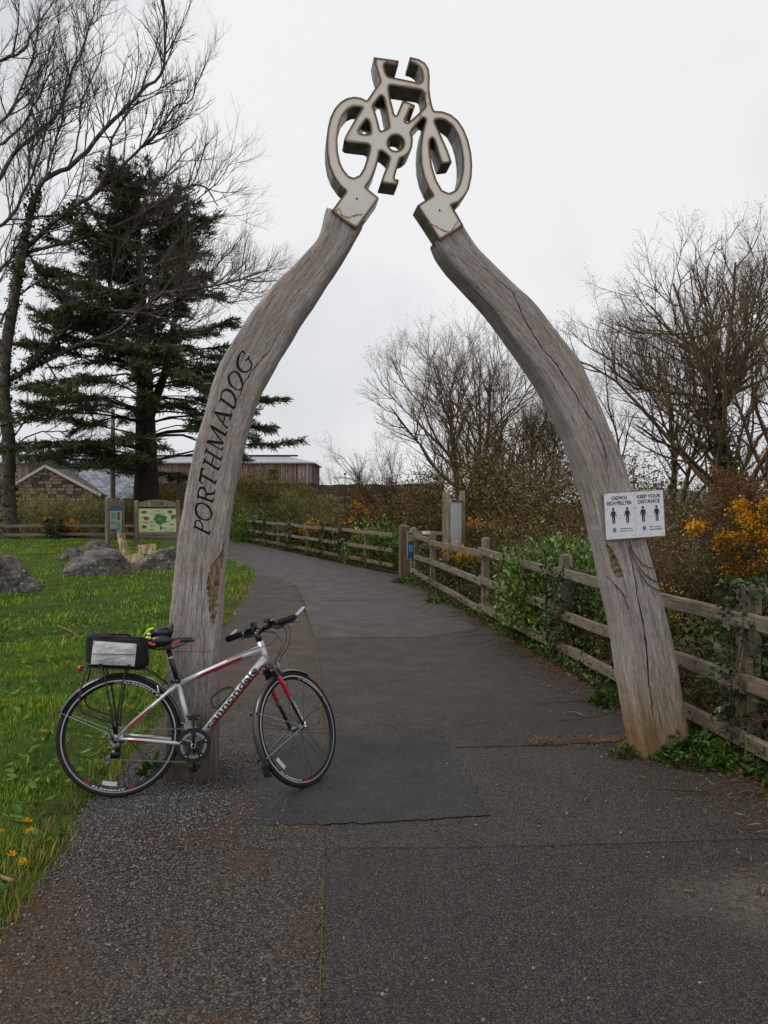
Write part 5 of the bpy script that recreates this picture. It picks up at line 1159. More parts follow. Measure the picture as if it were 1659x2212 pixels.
# ------------------------------------------------------------------ notice boards
M_PANEL = simple('cream_panel', '#b9bd93', .35, var=.08, scale=3); M_GRN = simple('map_green', '#2e6a34', .4); M_BRN = simple('print_brown', '#5a4c3c', .5); M_TXT = simple('print_grey', '#8c8f72', .5); M_PBLUE = simple('print_blue', '#23558a', .4); M_PCYAN = simple('print_cyan', '#5f9d9c', .4); M_CUT2 = simple('routed_letter', '#332a22', .9)
def board(name, loc, rotz, label, W, H, top, z0, z1_, kind):
    r = empty(name, loc, label, 'notice board'); r.rotation_euler = (0, 0, rotz)
    for s in (-1, 1): post((s * W / 2, 0, 0), top, .15, r, .12, cap=.03, mat=M_BOARDWOOD)
    b = MB(); n = 12; V = []
    for i in range(n + 1):
        t = i / n * 2 - 1; x = t * (W / 2 - .075)
        for y in (-.03, .03): V += [(x, y, z1_ + .06), (x, y, z1_ + .22 + .12 * (1 - t * t))]
    b.add(V, [q for i in range(n) for q in ((4 * i, 4 * i + 4, 4 * i + 5, 4 * i + 1), (4 * i + 2, 4 * i + 3, 4 * i + 7, 4 * i + 6), (4 * i + 1, 4 * i + 5, 4 * i + 7, 4 * i + 3), (4 * i, 4 * i + 2, 4 * i + 6, 4 * i + 4))]); hd = b.build('header_plank', M_BOARDWOOD, r)
    b = MB(); b.box((0, 0, z0 - .11), (W - .15, .06, .18)); lo_ = b.build('lower_plank', M_BOARDWOOD, r)
    b = MB(); b.box((0, -.02, (z0 + z1_) / 2), (W - .17, .03, z1_ - z0)); pn = b.build('panel', M_PANEL if kind == 'cob' else simple('pale_panel', '#a9b39c', .4, var=.08, scale=3), r)
    def txt(t, x, z, w_, h_, mat, par, y=-.0375):
        v, f = text_geo(t, 1.0, bold=.01); l_, h2 = v.min(0), v.max(0); v = (v - l_) / (h2 - l_ + 1e-9); b = MB(); b.add([(x + (q[0] - .5) * w_, y, z + (q[1] - .5) * h_) for q in v], f); b.build('lettering', mat, par)
    def rect(x, z, w_, h_, mat, nm, par=pn, y=-.037): b = MB(); b.box((x, y, z), (w_, .003, h_)); b.build(nm, mat, par)
    def blobp(x, z, w_, h_, mat, nm, seed, n=18):
        rg = np.random.default_rng(seed); b = MB(); b.add([(x + w_ / 2 * (1 + rg.uniform(-.3, .2)) * math.cos(t), -.039, z + h_ / 2 * (1 + rg.uniform(-.3, .2)) * math.sin(t)) for t in np.arange(n) * 2 * PI / n], [tuple(range(n))]); b.build(nm, mat, pn)
    pw, ph = W - .17, z1_ - z0; zc = (z0 + z1_) / 2
    if kind == 'cob':
        txt('Y Cob', 0, z1_ + .20, .5, .15, M_CUT2, hd, -.033); txt('The Embankment', 0, z0 - .11, 1.0, .08, M_CUT2, lo_, -.033)
        rect(0, z1_ - .02, pw, .015, M_GRN, 'border'); rect(0, z0 + .02, pw, .015, M_GRN, 'border')
        txt('Y Cob', 0, z1_ - .11, .24, .08, M_GRN, pn, -.0385); rect(0, z1_ - .20, .62, .03, M_TXT, 'text_line')
        blobp(.13, zc + .05, .56, .42, M_GRN, 'map', 3); blobp(.12, zc - .03, .2, .22, M_PANEL, 'map_inlet', 5); blobp(.62, zc + .14, .2, .2, M_GRN, 'map', 9)
        blobp(-.42, zc + .08, .22, .15, M_BRN, 'picture', 4); blobp(-.5, zc - .25, .2, .13, M_BRN, 'picture', 6); blobp(.5, z1_ - .14, .2, .15, M_BRN, 'picture', 7); blobp(-.5, z1_ - .15, .26, .14, M_GRN, 'picture', 8); blobp(.14, zc - .30, .1, .18, M_BRN, 'picture', 10)
        for i, (x, z) in enumerate(((-.55, .12), (-.2, -.05), (-.2, -.2), (-.25, -.35), (.32, -.3), (.42, -.05), (.62, -.15), (.62, -.35), (-.5, -.08), (.38, -.42))): rect(x * .9, zc + z, .2, .07, M_TXT, 'text_block')
    else:
        rect(0, z1_ - .06, pw, .12, M_PBLUE, 'banner'); rect(-.2, zc + .18, .35, .22, M_PCYAN, 'picture'); rect(.25, zc + .15, .2, .3, M_BRN, 'picture'); rect(.25, zc - .25, .3, .28, M_PCYAN, 'picture'); rect(-.2, zc - .1, .4, .1, M_TXT, 'text_block'); rect(-.2, z0 + .08, .5, .12, M_PBLUE, 'picture')
    return r
board('notice_board', (X_at(340, 30), 30, 0), .02, 'wide timber notice board with cream map panel behind the rocks', 1.62, 1.0, 1.76, .53, 1.47, 'cob')
board('notice_board', (X_at(248, 29.5), 29.5, 0), 1.47, 'timber notice board with blue panel turned edge-on behind the split log', 1.25, 1.0, 1.86, .55, 1.5, 'blue')
pb = empty('blank_board', (X_at(981, 15.2), 15.2, 0), 'blank white panel between two pale posts behind the fence', 'sign')
post((X_at(965, 15) - pb.location.x, -.2, 0), 1.89, .14, pb, .10, mat=M_PALEPOST, lean=(-.008, 0)); post((X_at(1000, 15.6) - pb.location.x, .4, 0), 1.92, .11, pb, .10, mat=M_PALEPOST, lean=(-.01, 0))
pa = np.array([X_at(974, 15) - pb.location.x, -.16]); pc = np.array([X_at(996, 15.6) - pb.location.x, .36])
b = MB(); b.beam((pa[0], pa[1], 1.24), (pc[0], pc[1], 1.24), .02, .94); pnl = b.build('panel', simple('white_board', '#e2e5ea', .3, var=.05, scale=3), pb)
dv = np.array([pc[0] - pa[0], pc[1] - pa[1]]); nv = np.array([dv[1], -dv[0]]) / np.linalg.norm(dv)
for z in (.77, 1.71): b = MB(); b.beam((pa[0] + nv[0] * .015, pa[1] + nv[1] * .015, z), (pc[0] + nv[0] * .015, pc[1] + nv[1] * .015, z), .035, .03); b.build('frame', simple('panel_frame', '#6d7076', .5, .5), pb)

# ------------------------------------------------------------------ rocks and logs on the lawn
def boulder(name, loc, size, label, seed, prof=None, rot=0.0, mat=M_ROCK, group=None):
    rg = np.random.default_rng(seed); bm_ = bmesh.new(); bmesh.ops.create_icosphere(bm_, subdivisions=4, radius=1.0)
    V = np.array([v.co[:] for v in bm_.verts]); planes = rg.normal(size=(14, 3)); planes /= np.linalg.norm(planes, axis=1)[:, None]; offs = rg.uniform(.55, .92, 14)
    r = np.ones(len(V))
    for n_, o_ in zip(planes, offs):
        d = V @ n_; r = np.where(d > .05, np.minimum(r, o_ / np.maximum(d, .05)), r)
    V = V * r[:, None]; V *= (1 + .07 * smooth_noise(V, 3, seed) + .04 * np.abs(smooth_noise(V, 7, seed + 1)) + .03 * smooth_noise(V, 16, seed + 2))[:, None]
    V -= [(V[:, 0].max() + V[:, 0].min()) / 2, 0, 0]; V /= np.array([V[:, 0].max(), np.abs(V[:, 1]).max(), V[:, 2].max()])
    if prof is not None: V[:, 2] = np.where(V[:, 2] > 0, V[:, 2] * np.interp(V[:, 0], [p[0] for p in prof], [p[1] for p in prof]), V[:, 2])
    V[:, 2] = np.where(V[:, 2] < 0, V[:, 2] * .3, V[:, 2]); V = V * np.array(size)
    for v, c in zip(bm_.verts, V): v.co = c
    me = bpy.data.meshes.new(name); bm_.to_mesh(me); bm_.free(); o = link(name, me, mat); o.location = loc; o.rotation_euler = (0, 0, rot); tag(o, label, 'boulder' if 'boulder' in name else 'rock', group); return o
boulder('boulder', (X_at(0, 14.6), 14.6, 0), (.86, .7, .86), 'dark grey boulder at the left edge, sloping down to the right', 21, [(-1, .8), (-.1, 1), (.05, .97), (.6, .62), (1, .45)])
boulder('boulder', (X_at(207, 17.4), 17.4, 0), (.90, .75, .70), 'broad lichen-spotted boulder, middle one of the lawn rocks', 34, [(-1, .45), (-.4, .8), (0, 1), (.5, .92), (1, .55)])
boulder('boulder', (X_at(352, 19.2), 19.2, 0), (.82, .6, .62), 'low dark boulder half hidden behind the left timber', 48, [(-1, .35), (-.2, .8), (.3, 1), (1, .9)])
boulder('boulder', (X_at(208, 24.5), 24.5, 0), (.62, .55, .52), 'flat-topped pale grey boulder behind the middle one', 55, [(-1, .75), (-.6, 1), (.6, .95), (1, .6)])
boulder('boulder', (X_at(160, 22.0), 22.0, 0), (.48, .4, .42), 'small dark rough rock left of the flat-topped boulder', 63, [(-1, .6), (0, 1), (1, .8)])
boulder('rock', (X_at(232, 20.5), 20.5, .28), (.17, .15, .12), 'small brownish stone peeping over the middle boulder', 71, mat=simple('brown_stone', '#7a6552', .9, var=.3, scale=8, bump=.6))
def log_slab(name, loc, V0, V1, w, t, label, cat):
    b = MB(); b.beam(V0, V1, w, t, (0, -1, .2), seg=6, wob=.012); o = b.build(name, M_LOG); o.location = loc; tag(o, label, cat); return o
log_slab('split_log', (X_at(270, 21), 21, 0), (.06, 0, -.02), (-.16, .14, .84), .10, .42, 'tall pale split log slab leaning back like a chair back', 'log')
log_slab('log_stump', (X_at(289, 20.6), 20.6, 0), (-.16, -.1, .10), (.20, .12, .24), .26, .20, 'short split log lying at the foot of the pale slab', 'log')
log_slab('log_bench', (X_at(316, 22.5), 22.5, 0), (-.25, 0, .30), (.25, .1, .33), .3, .09, 'half-round log seat just right of the pale slab', 'log')

# ------------------------------------------------------------------ buildings in the distance
def stone_house():
    Y = 52.0; r = empty('stone_cottage', (X_at(100, Y), Y, 0), 'stone cottage with slate roof behind the left trees', 'house')
    L = np.array(r.location); zz_ = lambda y: float(at(0, y, Y)[2])
    apx, za = 0.0, zz_(1010); xl, zl_ = X_at(33, Y) - L[0], zz_(1047); xr, zr = X_at(212, Y) - L[0], zz_(1066)
    b = MB(); V = [(xl, 0, 0), (xr, 0, 0), (xr, 0, zr), (apx, 0, za), (xl, 0, zl_)]; b.add(V + [(x, 6, z) for x, y, z in V], [(0, 1, 2, 3, 4), (1, 6, 7, 2), (0, 4, 9, 5), (2, 7, 8, 3), (3, 8, 9, 4)]); wl = b.build('wall', M_STONE2, r)
    # stones of the gable, laid in rough courses
    rg = np.random.default_rng(4); meshes = []
    for k in range(6):
        mb = MB(); mb.box((0, 0, 0), (1, .08, 1)); me = bpy.data.meshes.new('stone'); vv = mb.arrays(); vv[:, [0, 2]] *= rg.uniform(.84, .97, (8, 1)); me.from_pydata(vv.tolist(), [], mb.f); me.materials.append([M_STONE, M_STONE, M_STONE2][k % 3]); meshes.append(me)
    z = .9; cnt = 0
    while z < za and cnt < 290:
        hc = rg.uniform(.13, .24); zm = z + hc / 2; x = xl
        lim = lambda zq: (max(xl, apx + (xl - apx) * (za - zq) / (za - zl_)), min(xr, apx + (xr - apx) * (za - zq) / (za - zr)))
        x0, x1 = lim(z + hc); x = x0 + .04
        while x < x1 - .15:
            wd_ = min(rg.uniform(.25, .75), x1 - x - .03); o = bpy.data.objects.new('stone', meshes[rg.integers(6)]); COL.objects.link(o); o.parent = wl; o.location = (x + wd_ / 2, -.02 + rg.uniform(-.015, .01), zm); o.scale = (wd_, 1, hc); x += wd_ + .02; cnt += 1
        z += hc + .015
    for (p, q_) in (((xl - .25, zl_ - .16), (apx, za + .10)), ((xr + .25, zr - .14), (apx, za + .10))): b = MB(); b.beam((p[0], -.16, p[1]), (q_[0], -.16, q_[1]), .10, .16); b.build('barge_board', M_BARGE, r)
    b = MB(); b.beam((xr + .15, -.1, zr - .12), (xr + .15, 6, zr - .12), .14, .12); b.build('gutter', M_DARK, r)
    # main roof with slates, sloping towards the viewer
    y0, y1 = .6, 4.6; zb, zt = 2.0, za + .15; xa, xb = -3.0, X_at(300, Y) - L[0]
    b = MB(); b.add([(xa, y0, zb), (xb, y0, zb), (xb, y1, zt), (xa, y1, zt)], [(0, 1, 2, 3)]); rf = b.build('roof', M_SLATE2, r)
    sl = np.array([0, y1 - y0, zt - zb]); sl /= np.linalg.norm(sl); nn = np.array([0, -sl[2], sl[1]]); Ls = math.hypot(y1 - y0, zt - zb); Rm = np.stack([np.array([1, 0, 0]), sl, nn], 1)
    ms = []
    for k in range(4):
        mb = MB(); mb.box((0, 0, 0), (.40, .36, .02)); me = bpy.data.meshes.new('slate'); me.from_pydata(mb.arrays().tolist(), [], mb.f); me.materials.append([M_SLATE, M_SLATE2][k % 2]); ms.append(me)
    cnt = 0; rows = int(Ls / .30)
    for i in range(rows):
        for j in range(int((xb - (apx + .6)) / .43)):
            x = apx + .6 + (j + .5 * (i % 2)) * .43 + .2; t = .16 + i * .30; zq = zb + sl[2] * t
            if x > xb - .1 or cnt > 298: continue
            gz_ = za - (za - zr) * (x / max(xr, .1)) if x < xr else 0
            if zq < gz_ - .15: continue
            o = bpy.data.objects.new('slate', ms[rg.integers(4)]); COL.objects.link(o); o.parent = rf
            p = np.array([x, y0, zb]) + sl * t + nn * (.018 + rg.uniform(0, .006)); M4 = Matrix.Identity(4)
            for a in range(3):
                for c in range(3): M4[a][c] = Rm[a, c]
                M4[a][3] = p[a]
            o.matrix_local = M4 @ Matrix.Rotation(rg.normal(0, .012), 4, 'Z') @ Matrix.Rotation(-.05, 4, 'X'); cnt += 1
    b = MB(); b.beam((xa, y1, zt + .05), (xb, y1, zt + .05), .22, .10); b.build('ridge', M_SLATE2, rf)
    b = MB(); b.box((xb - .06, 3.0, 1.2), (.12, 5.0, 2.4)); b.build('end_wall', M_STONE2, r)
    ck = MB(); ck.box((X_at(95, 56) - L[0], 4.2, za + .25), (1.95, .9, 1.5)); ch = ck.build('chimney_stack', M_STONE2, r)
    for px in (88, 105): b = MB(); b.lathe([(.16, 0), (.20, .05), (.16, .12), (.15, .9), (.19, .95), (.19, 1.0), (.001, 1.0)], (X_at(px, 56) - L[0], 4.2, za + 1.0), (0, 0, 1), 12); b.build('chimney_pot', M_CHIM, ch, True)
stone_house()
def timber_hall():
    Y = 120.0; x0, x1 = X_at(-40, Y), X_at(674, Y); zb, ze = float(at(0, 1044, Y)[2]), float(at(0, 999, Y)[2]); yd = 14.0
    r = empty('timber_hall', (x1, Y, 0), 'long timber-clad hall with grey metal roof on the far embankment', 'building'); L = x0 - x1
    b = MB(); b.box((L / 2, yd / 2 + .25, (zb + ze) / 2), (-L, yd - .5, ze - zb)); b.build('wall', simple('hall_backing', '#4b3a36', .9), r)
    zr = float(at(0, 986, Y + 7)[2]); xr = X_at(612, Y) - x1; o_ = .45
    b = MB(); V = [(L, -o_, ze), (o_, -o_, ze), (o_, yd + o_, ze), (L, yd + o_, ze), (L, 7, zr), (xr, 7, zr)]; V2 = [(x, y, z - .16) for x, y, z in V[:4]]
    b.add(V + V2, [(0, 1, 5, 4), (1, 2, 5), (2, 3, 4, 5), (0, 6, 7, 1), (1, 7, 8, 2), (6, 9, 8, 7)]); rf = b.build('roof', M_ROOF, r)
    b = MB(); b.beam((L, 7, zr + .12), (xr + 1.5, 7, zr + .12), .6, .25); b.build('ridge_cap', M_DARK, rf)
    # upright boards, each its own piece; gap where the opening is
    wx0, wx1 = X_at(642, Y) - x1, X_at(667, Y) - x1; wz0, wz1 = float(at(0, 1034, Y)[2]), float(at(0, 1008, Y)[2])
    ms = []
    for k in range(2):
        mb = MB(); mb.box((0, 0, 0), (.15, .06, ze - zb - .1)); me = bpy.data.meshes.new('cladding_board'); me.from_pydata(mb.arrays().tolist(), [], mb.f); me.materials.append((M_CLAD, M_CLAD2)[k]); ms.append(me)
    n = 190; step = -L / n; rg = np.random.default_rng(2)
    for i in range(n):
        x = L + step * (i + .5)
        if wx0 < x < wx1: continue
        o = bpy.data.objects.new('cladding_board', ms[int(rg.random() > .6)]); COL.objects.link(o); o.parent = r; o.location = (x, -.06 + rg.uniform(-.02, .01), (zb + ze) / 2 - .05); o.scale = (step / .2, 1, 1)
    b = MB(); b.box(((wx0 + wx1) / 2, -.01, (wz0 + wz1) / 2), (wx1 - wx0, .03, wz1 - wz0)); wn = b.build('window', M_SKYLIT, r)
    for z0_, z1_ in ((zb, wz0), (wz1, ze - .1)): b = MB(); b.box(((wx0 + wx1) / 2, -.05, (z0_ + z1_) / 2), (wx1 - wx0, .05, z1_ - z0_)); b.build('cladding_panel', M_CLAD, r)
    for i in range(9): b = MB(); x = wx0 + (wx1 - wx0) * (i + .5) / 9; b.box((x, -.06, (wz0 + wz1) / 2), (.08 if i % 3 else .22, .04, wz1 - wz0)); b.build('slat', M_CLAD, wn)
    b = MB(); x = X_at(664, Y) - x1; b.tube([(x, -.25, ze - .2), (x, -.25, zb - .8)], .09, 8); b.build('downpipe', simple('grey_pipe', '#9a9a9c', .5), r)
    b = MB(); b.box((X_at(590, Y) - x1, -.1, zb + 1.4), (1.6, .1, 1.6)); b.build('door', M_DARK, r)
timber_hall()
Yb = 114.0; zt = float(at(0, 1046, Yb)[2]); b = MB(); V = []
xs = np.linspace(X_at(-150, Yb), X_at(960, Yb), 60)
for x in xs:
    j = RNG.normal(0, .12); V += [(x, Yb - 1.2, -.2), (x, Yb + .2, zt + j), (x, Yb + 14, zt + j - .1)]
b.add(V, [q for i in range(59) for q in ((3 * i, 3 * i + 3, 3 * i + 4, 3 * i + 1), (3 * i + 1, 3 * i + 4, 3 * i + 5, 3 * i + 2))]); o = b.build('embankment', M_EMBANK); o['kind'] = 'structure'
# coping and blocks of the bank that can be told apart
b = MB(); V = []; gx2 = np.linspace(-75, 60, 46); gy2 = np.linspace(62, 112.5, 14)
hz = [[(x, y, (1.75 * np.clip((y - 62) / 40, 0, 1) ** 1.2) + .15 * math.sin(x * .3 + y * .2) - .05) for x in gx2] for y in gy2]
fb = link('field', fast_mesh('field', np.array(hz).reshape(-1, 3), np.array([(i * 46 + j, i * 46 + j + 1, (i + 1) * 46 + j + 1, (i + 1) * 46 + j) for i in range(13) for j in range(45)])), M_FAR, smooth=True); fb['kind'] = 'structure'
wf = empty('white_fence', (X_at(720, 104), 104, 1.72), 'pale far fence along the foot of the embankment', 'fence'); PW = simple('pale_fence_paint', '#8d857b', .7)
for i in range(9): b = MB(); b.box((-5.5 + i * 1.9, 0, .42), (.16, .12, .95)); b.build('post', PW, wf)
for z in (.40, .76): b = MB(); b.box((2.0, -.08, z), (15.5, .05, .10)); b.build('rail', PW, wf)
pl = empty('utility_pole', (X_at(244, 44), 44, 0), 'plain wooden pole rising behind the blue notice board', 'pole'); b = MB(); b.tube([(0, 0, -.2), (0, 0, 4), (.02, 0, float(at(0, 884, 44)[2]))], [.15, .135, .11], 10); b.build('shaft', M_PALEPOST, pl, True); b = MB(); b.box((.02, -.14, 4.3), (.5, .06, .18)); b.build('cross_arm', M_PALEPOST, pl)
lp = empty('lamp_post', (X_at(745, 113), 113.6, zt - .1), 'tiny dark lamp post standing on the far embankment', 'lamp'); b = MB(); b.tube([(0, 0, 0), (0, 0, 1.5)], .06, 6); b.build('shaft', M_DARK, lp); b = MB(); b.box((0, 0, 1.6), (.35, .3, .28)); b.build('lantern', M_DARK, lp)
hx = np.linspace(150, 620, 40); b = MB(); V = []
for x in hx:
    t = (x - 150) / 470; V += [(x, 700, -5), (x, 760, 17 * math.sin(PI * min(1, t * 1.25)) * (1 + .25 * math.sin(x * .05)) - 4)]
b.add(V, [(2 * i, 2 * i + 2, 2 * i + 3, 2 * i + 1) for i in range(39)]); o = b.build('hills', simple('far_hill', '#5f6266', .95, var=.15, scale=.02), None, True); o['kind'] = 'structure'

# ------------------------------------------------------------------ trees
def norm(v): return v / (math.sqrt(v[0] * v[0] + v[1] * v[1] + v[2] * v[2]) + 1e-12)
def turn(d, ang_, rg, bias=None):
    """direction turned by ang_ from d round a random azimuth"""
    r = rg.normal(size=3) if bias is None else rg.normal(size=3) + bias; s = r - d * (r @ d); s = norm(s); return norm(d * math.cos(ang_) + s * math.sin(ang_))
def limb(ts, pts, rad, lvl, cfg, rg, tips, sides=7):
    ts.add(pts, rad, sides); kids(ts, np.asarray(pts), np.asarray(rad), lvl, cfg, rg, tips)
def nrm_(v): return v / (np.sqrt((v * v).sum(-1))[..., None] + 1e-12)
def kids(ts, pts, rad, lvl, cfg, rg, tips):
    """all side branches of a limb, level by level"""
    P, R = np.asarray(pts, float)[None], np.asarray(rad, float)[None]
    for lv in range(lvl, len(cfg)):
        c = cfg[lv]; sg = np.sqrt(((P[:, 1:] - P[:, :-1]) ** 2).sum(-1)); cum = np.concatenate([np.zeros((len(P), 1)), np.cumsum(sg, 1)], 1); L = cum[:, -1]
        cnt = rg.poisson(c['n'] * (L if c.get('per_m') else np.ones(len(P)))); ix = np.repeat(np.arange(len(P)), cnt); K = len(ix)
        if K == 0: return
        t0 = c.get('t0', .25); t = t0 + (1 - t0) * rg.random(K) ** c.get('tp', .8); s = t * L[ix]; i = (cum[ix, 1:-1] <= s[:, None]).sum(1); f = ((s - cum[ix, i]) / (sg[ix, i] + 1e-9))[:, None]
        p = P[ix, i] * (1 - f) + P[ix, i + 1] * f; d = nrm_(P[ix, i + 1] - P[ix, i]); r = R[ix, i] * (1 - f[:, 0]) + R[ix, i + 1] * f[:, 0]
        l = c['len'] * rg.uniform(.55, 1.25, K) * (1 - c.get('fall', .45) * t); r0 = np.minimum(r * .75, c['r'] * (l / c['len']) ** .7)
        v = rg.normal(size=(K, 3)) + (c['bias'] if c.get('bias') is not None else 0); v = nrm_(v - d * (v * d).sum(1)[:, None]); an = (c['ang'] * rg.uniform(.7, 1.3, K))[:, None]; dd = nrm_(d * np.cos(an) + v * np.sin(an)); m = c['seg']
        Q = np.empty((K, m + 1, 3)); Q[:, 0] = p
        for k in range(m): dd = nrm_(dd + rg.normal(0, c['wig'], (K, 3)) + np.array([0, 0, c['up']])); p = p + dd * (l / m)[:, None]; Q[:, k + 1] = p
        Rr = r0[:, None] * np.linspace(1, c.get('tap', .35), m + 1)[None]; ts.batch(Q, Rr, c.get('sides', 3))
        if lv == len(cfg) - 1: tips.extend(Q[:, -1]); tips.extend(Q[:, -2])
        P, R = Q, Rr
def tree_parts(root, trunk_ts, crown_ts, mat, tips=None, bud=None, bsize=.05, every=1, seed=0):
    o = np.array(root.location)
    for ts, nm in ((trunk_ts, 'trunk'), (crown_ts, 'crown')):
        ts.V = [np.concatenate(ts.V) - o]; ts.Q = [np.concatenate(ts.Q)]; ts.build(nm, mat, root)
    if bud is not None and tips:
        rg = np.random.default_rng(seed); P = np.array(tips)[::every] - o; leaves('buds', P + rg.normal(0, bsize * .4, P.shape), bsize, bud, root, rg=rg)
def bare_tree(name, base, H, spread, label, cat, seed, mat, stems=1, r=.14, bud=None, bsize=.04, cfg=None, lean=(0, 0), fork=.35, nlimb=9, limb_up=.10, bias=None, ivy=0, group=None, spr=(.55, 1.05)):
    rg = np.random.default_rng(seed); root = empty(name, base, label, cat, group); tr, cr, tips = TubeSet(), TubeSet(), []
    b = np.asarray(base, float); cfg = cfg or [dict(n=9, len=H * .22, r=.03, ang=.75, seg=4, wig=.12, up=.10, t0=.15, sides=4), dict(n=6, len=H * .10, r=.012, ang=.65, seg=3, wig=.14, up=.10, sides=3), dict(n=3.2, len=H * .05, r=.006, ang=.6, seg=2, wig=.15, up=.12)]
    for s in range(stems):
        a = rg.uniform(0, 2 * PI); ln = np.array([lean[0], lean[1], 0]) + (np.array([math.cos(a), math.sin(a), 0]) * .28 * (stems > 1)); h = H * rg.uniform(.8, 1.0)
        m = 9; P = np.empty((m + 1, 3)); P[0] = b + np.array([math.cos(a), math.sin(a), 0]) * r * .8 * (stems > 1) - [0, 0, .1]; d = norm(np.array([0, 0, 1.]) + ln)
        for k in range(m): d = norm(d + rg.normal(0, .055, 3) + [0, 0, .05]); P[k + 1] = P[k] + d * h / m
        R_ = r / math.sqrt(stems) ** .6 * np.linspace(1, .12, m + 1) ** .9; tr.add(P, R_, 9)
        for _ in range(max(3, int(nlimb / stems ** .5))):
            t = fork + (0.97 - fork) * rg.random() ** .9; i = int(t * m); f = t * m - i; i = min(i, m - 1); p = P[i] * (1 - f) + P[i + 1] * f; d = norm(P[i + 1] - P[i]); L = spread * (1.1 - .72 * t) * rg.uniform(.75, 1.25); r0 = min(R_[i] * .55, .014 + .010 * L)
            dd = turn(d, rg.uniform(*spr), rg, bias); k_ = 7; Q = np.empty((k_ + 1, 3)); Q[0] = p
            for k in range(k_): dd = norm(dd + rg.normal(0, .16, 3) + [0, 0, limb_up]); Q[k + 1] = Q[k] + dd * L / k_
            limb(cr, Q, np.linspace(r0, r0 * .25, k_ + 1), 0, cfg, rg, tips, 5)
        kids(cr, P[4:], R_[4:], 0, cfg, rg, tips)
    tree_parts(root, tr, cr, mat, tips, bud, bsize, 1, seed)
    if ivy:
        n = ivy; zt_ = rg.uniform(0, .62 * H, n); a = rg.uniform(0, 2 * PI, n); i = np.clip((zt_ / H * 9), 0, 8.99).astype(int); rr = R_[i] + rg.exponential(.035, n); pp = P[i] + (P[i + 1] - P[i]) * ((zt_ / H * 9) % 1)[:, None]; pp = pp + np.stack([rr * np.cos(a), rr * np.sin(a), rg.normal(0, .03, n)], 1) - b
        leaves('ivy', pp, .075, G['ivy'], root, tv=IVY_V, tq=IVY_Q, rg=rg)
    return root
LEAF_V = [(0, 0, 0), (.3, -.2, .06), (.7, -.17, .05), (1, 0, -.06), (.7, .17, .05), (.3, .2, .06)]; LEAF_Q = [(0, 1, 2, 3), (0, 3, 4, 5)]
SPIKE_V = [(0, -.05, 0), (1, -.01, 0), (1, .01, 0), (0, .05, 0)]; SPIKE_Q = [(0, 1, 2, 3)]

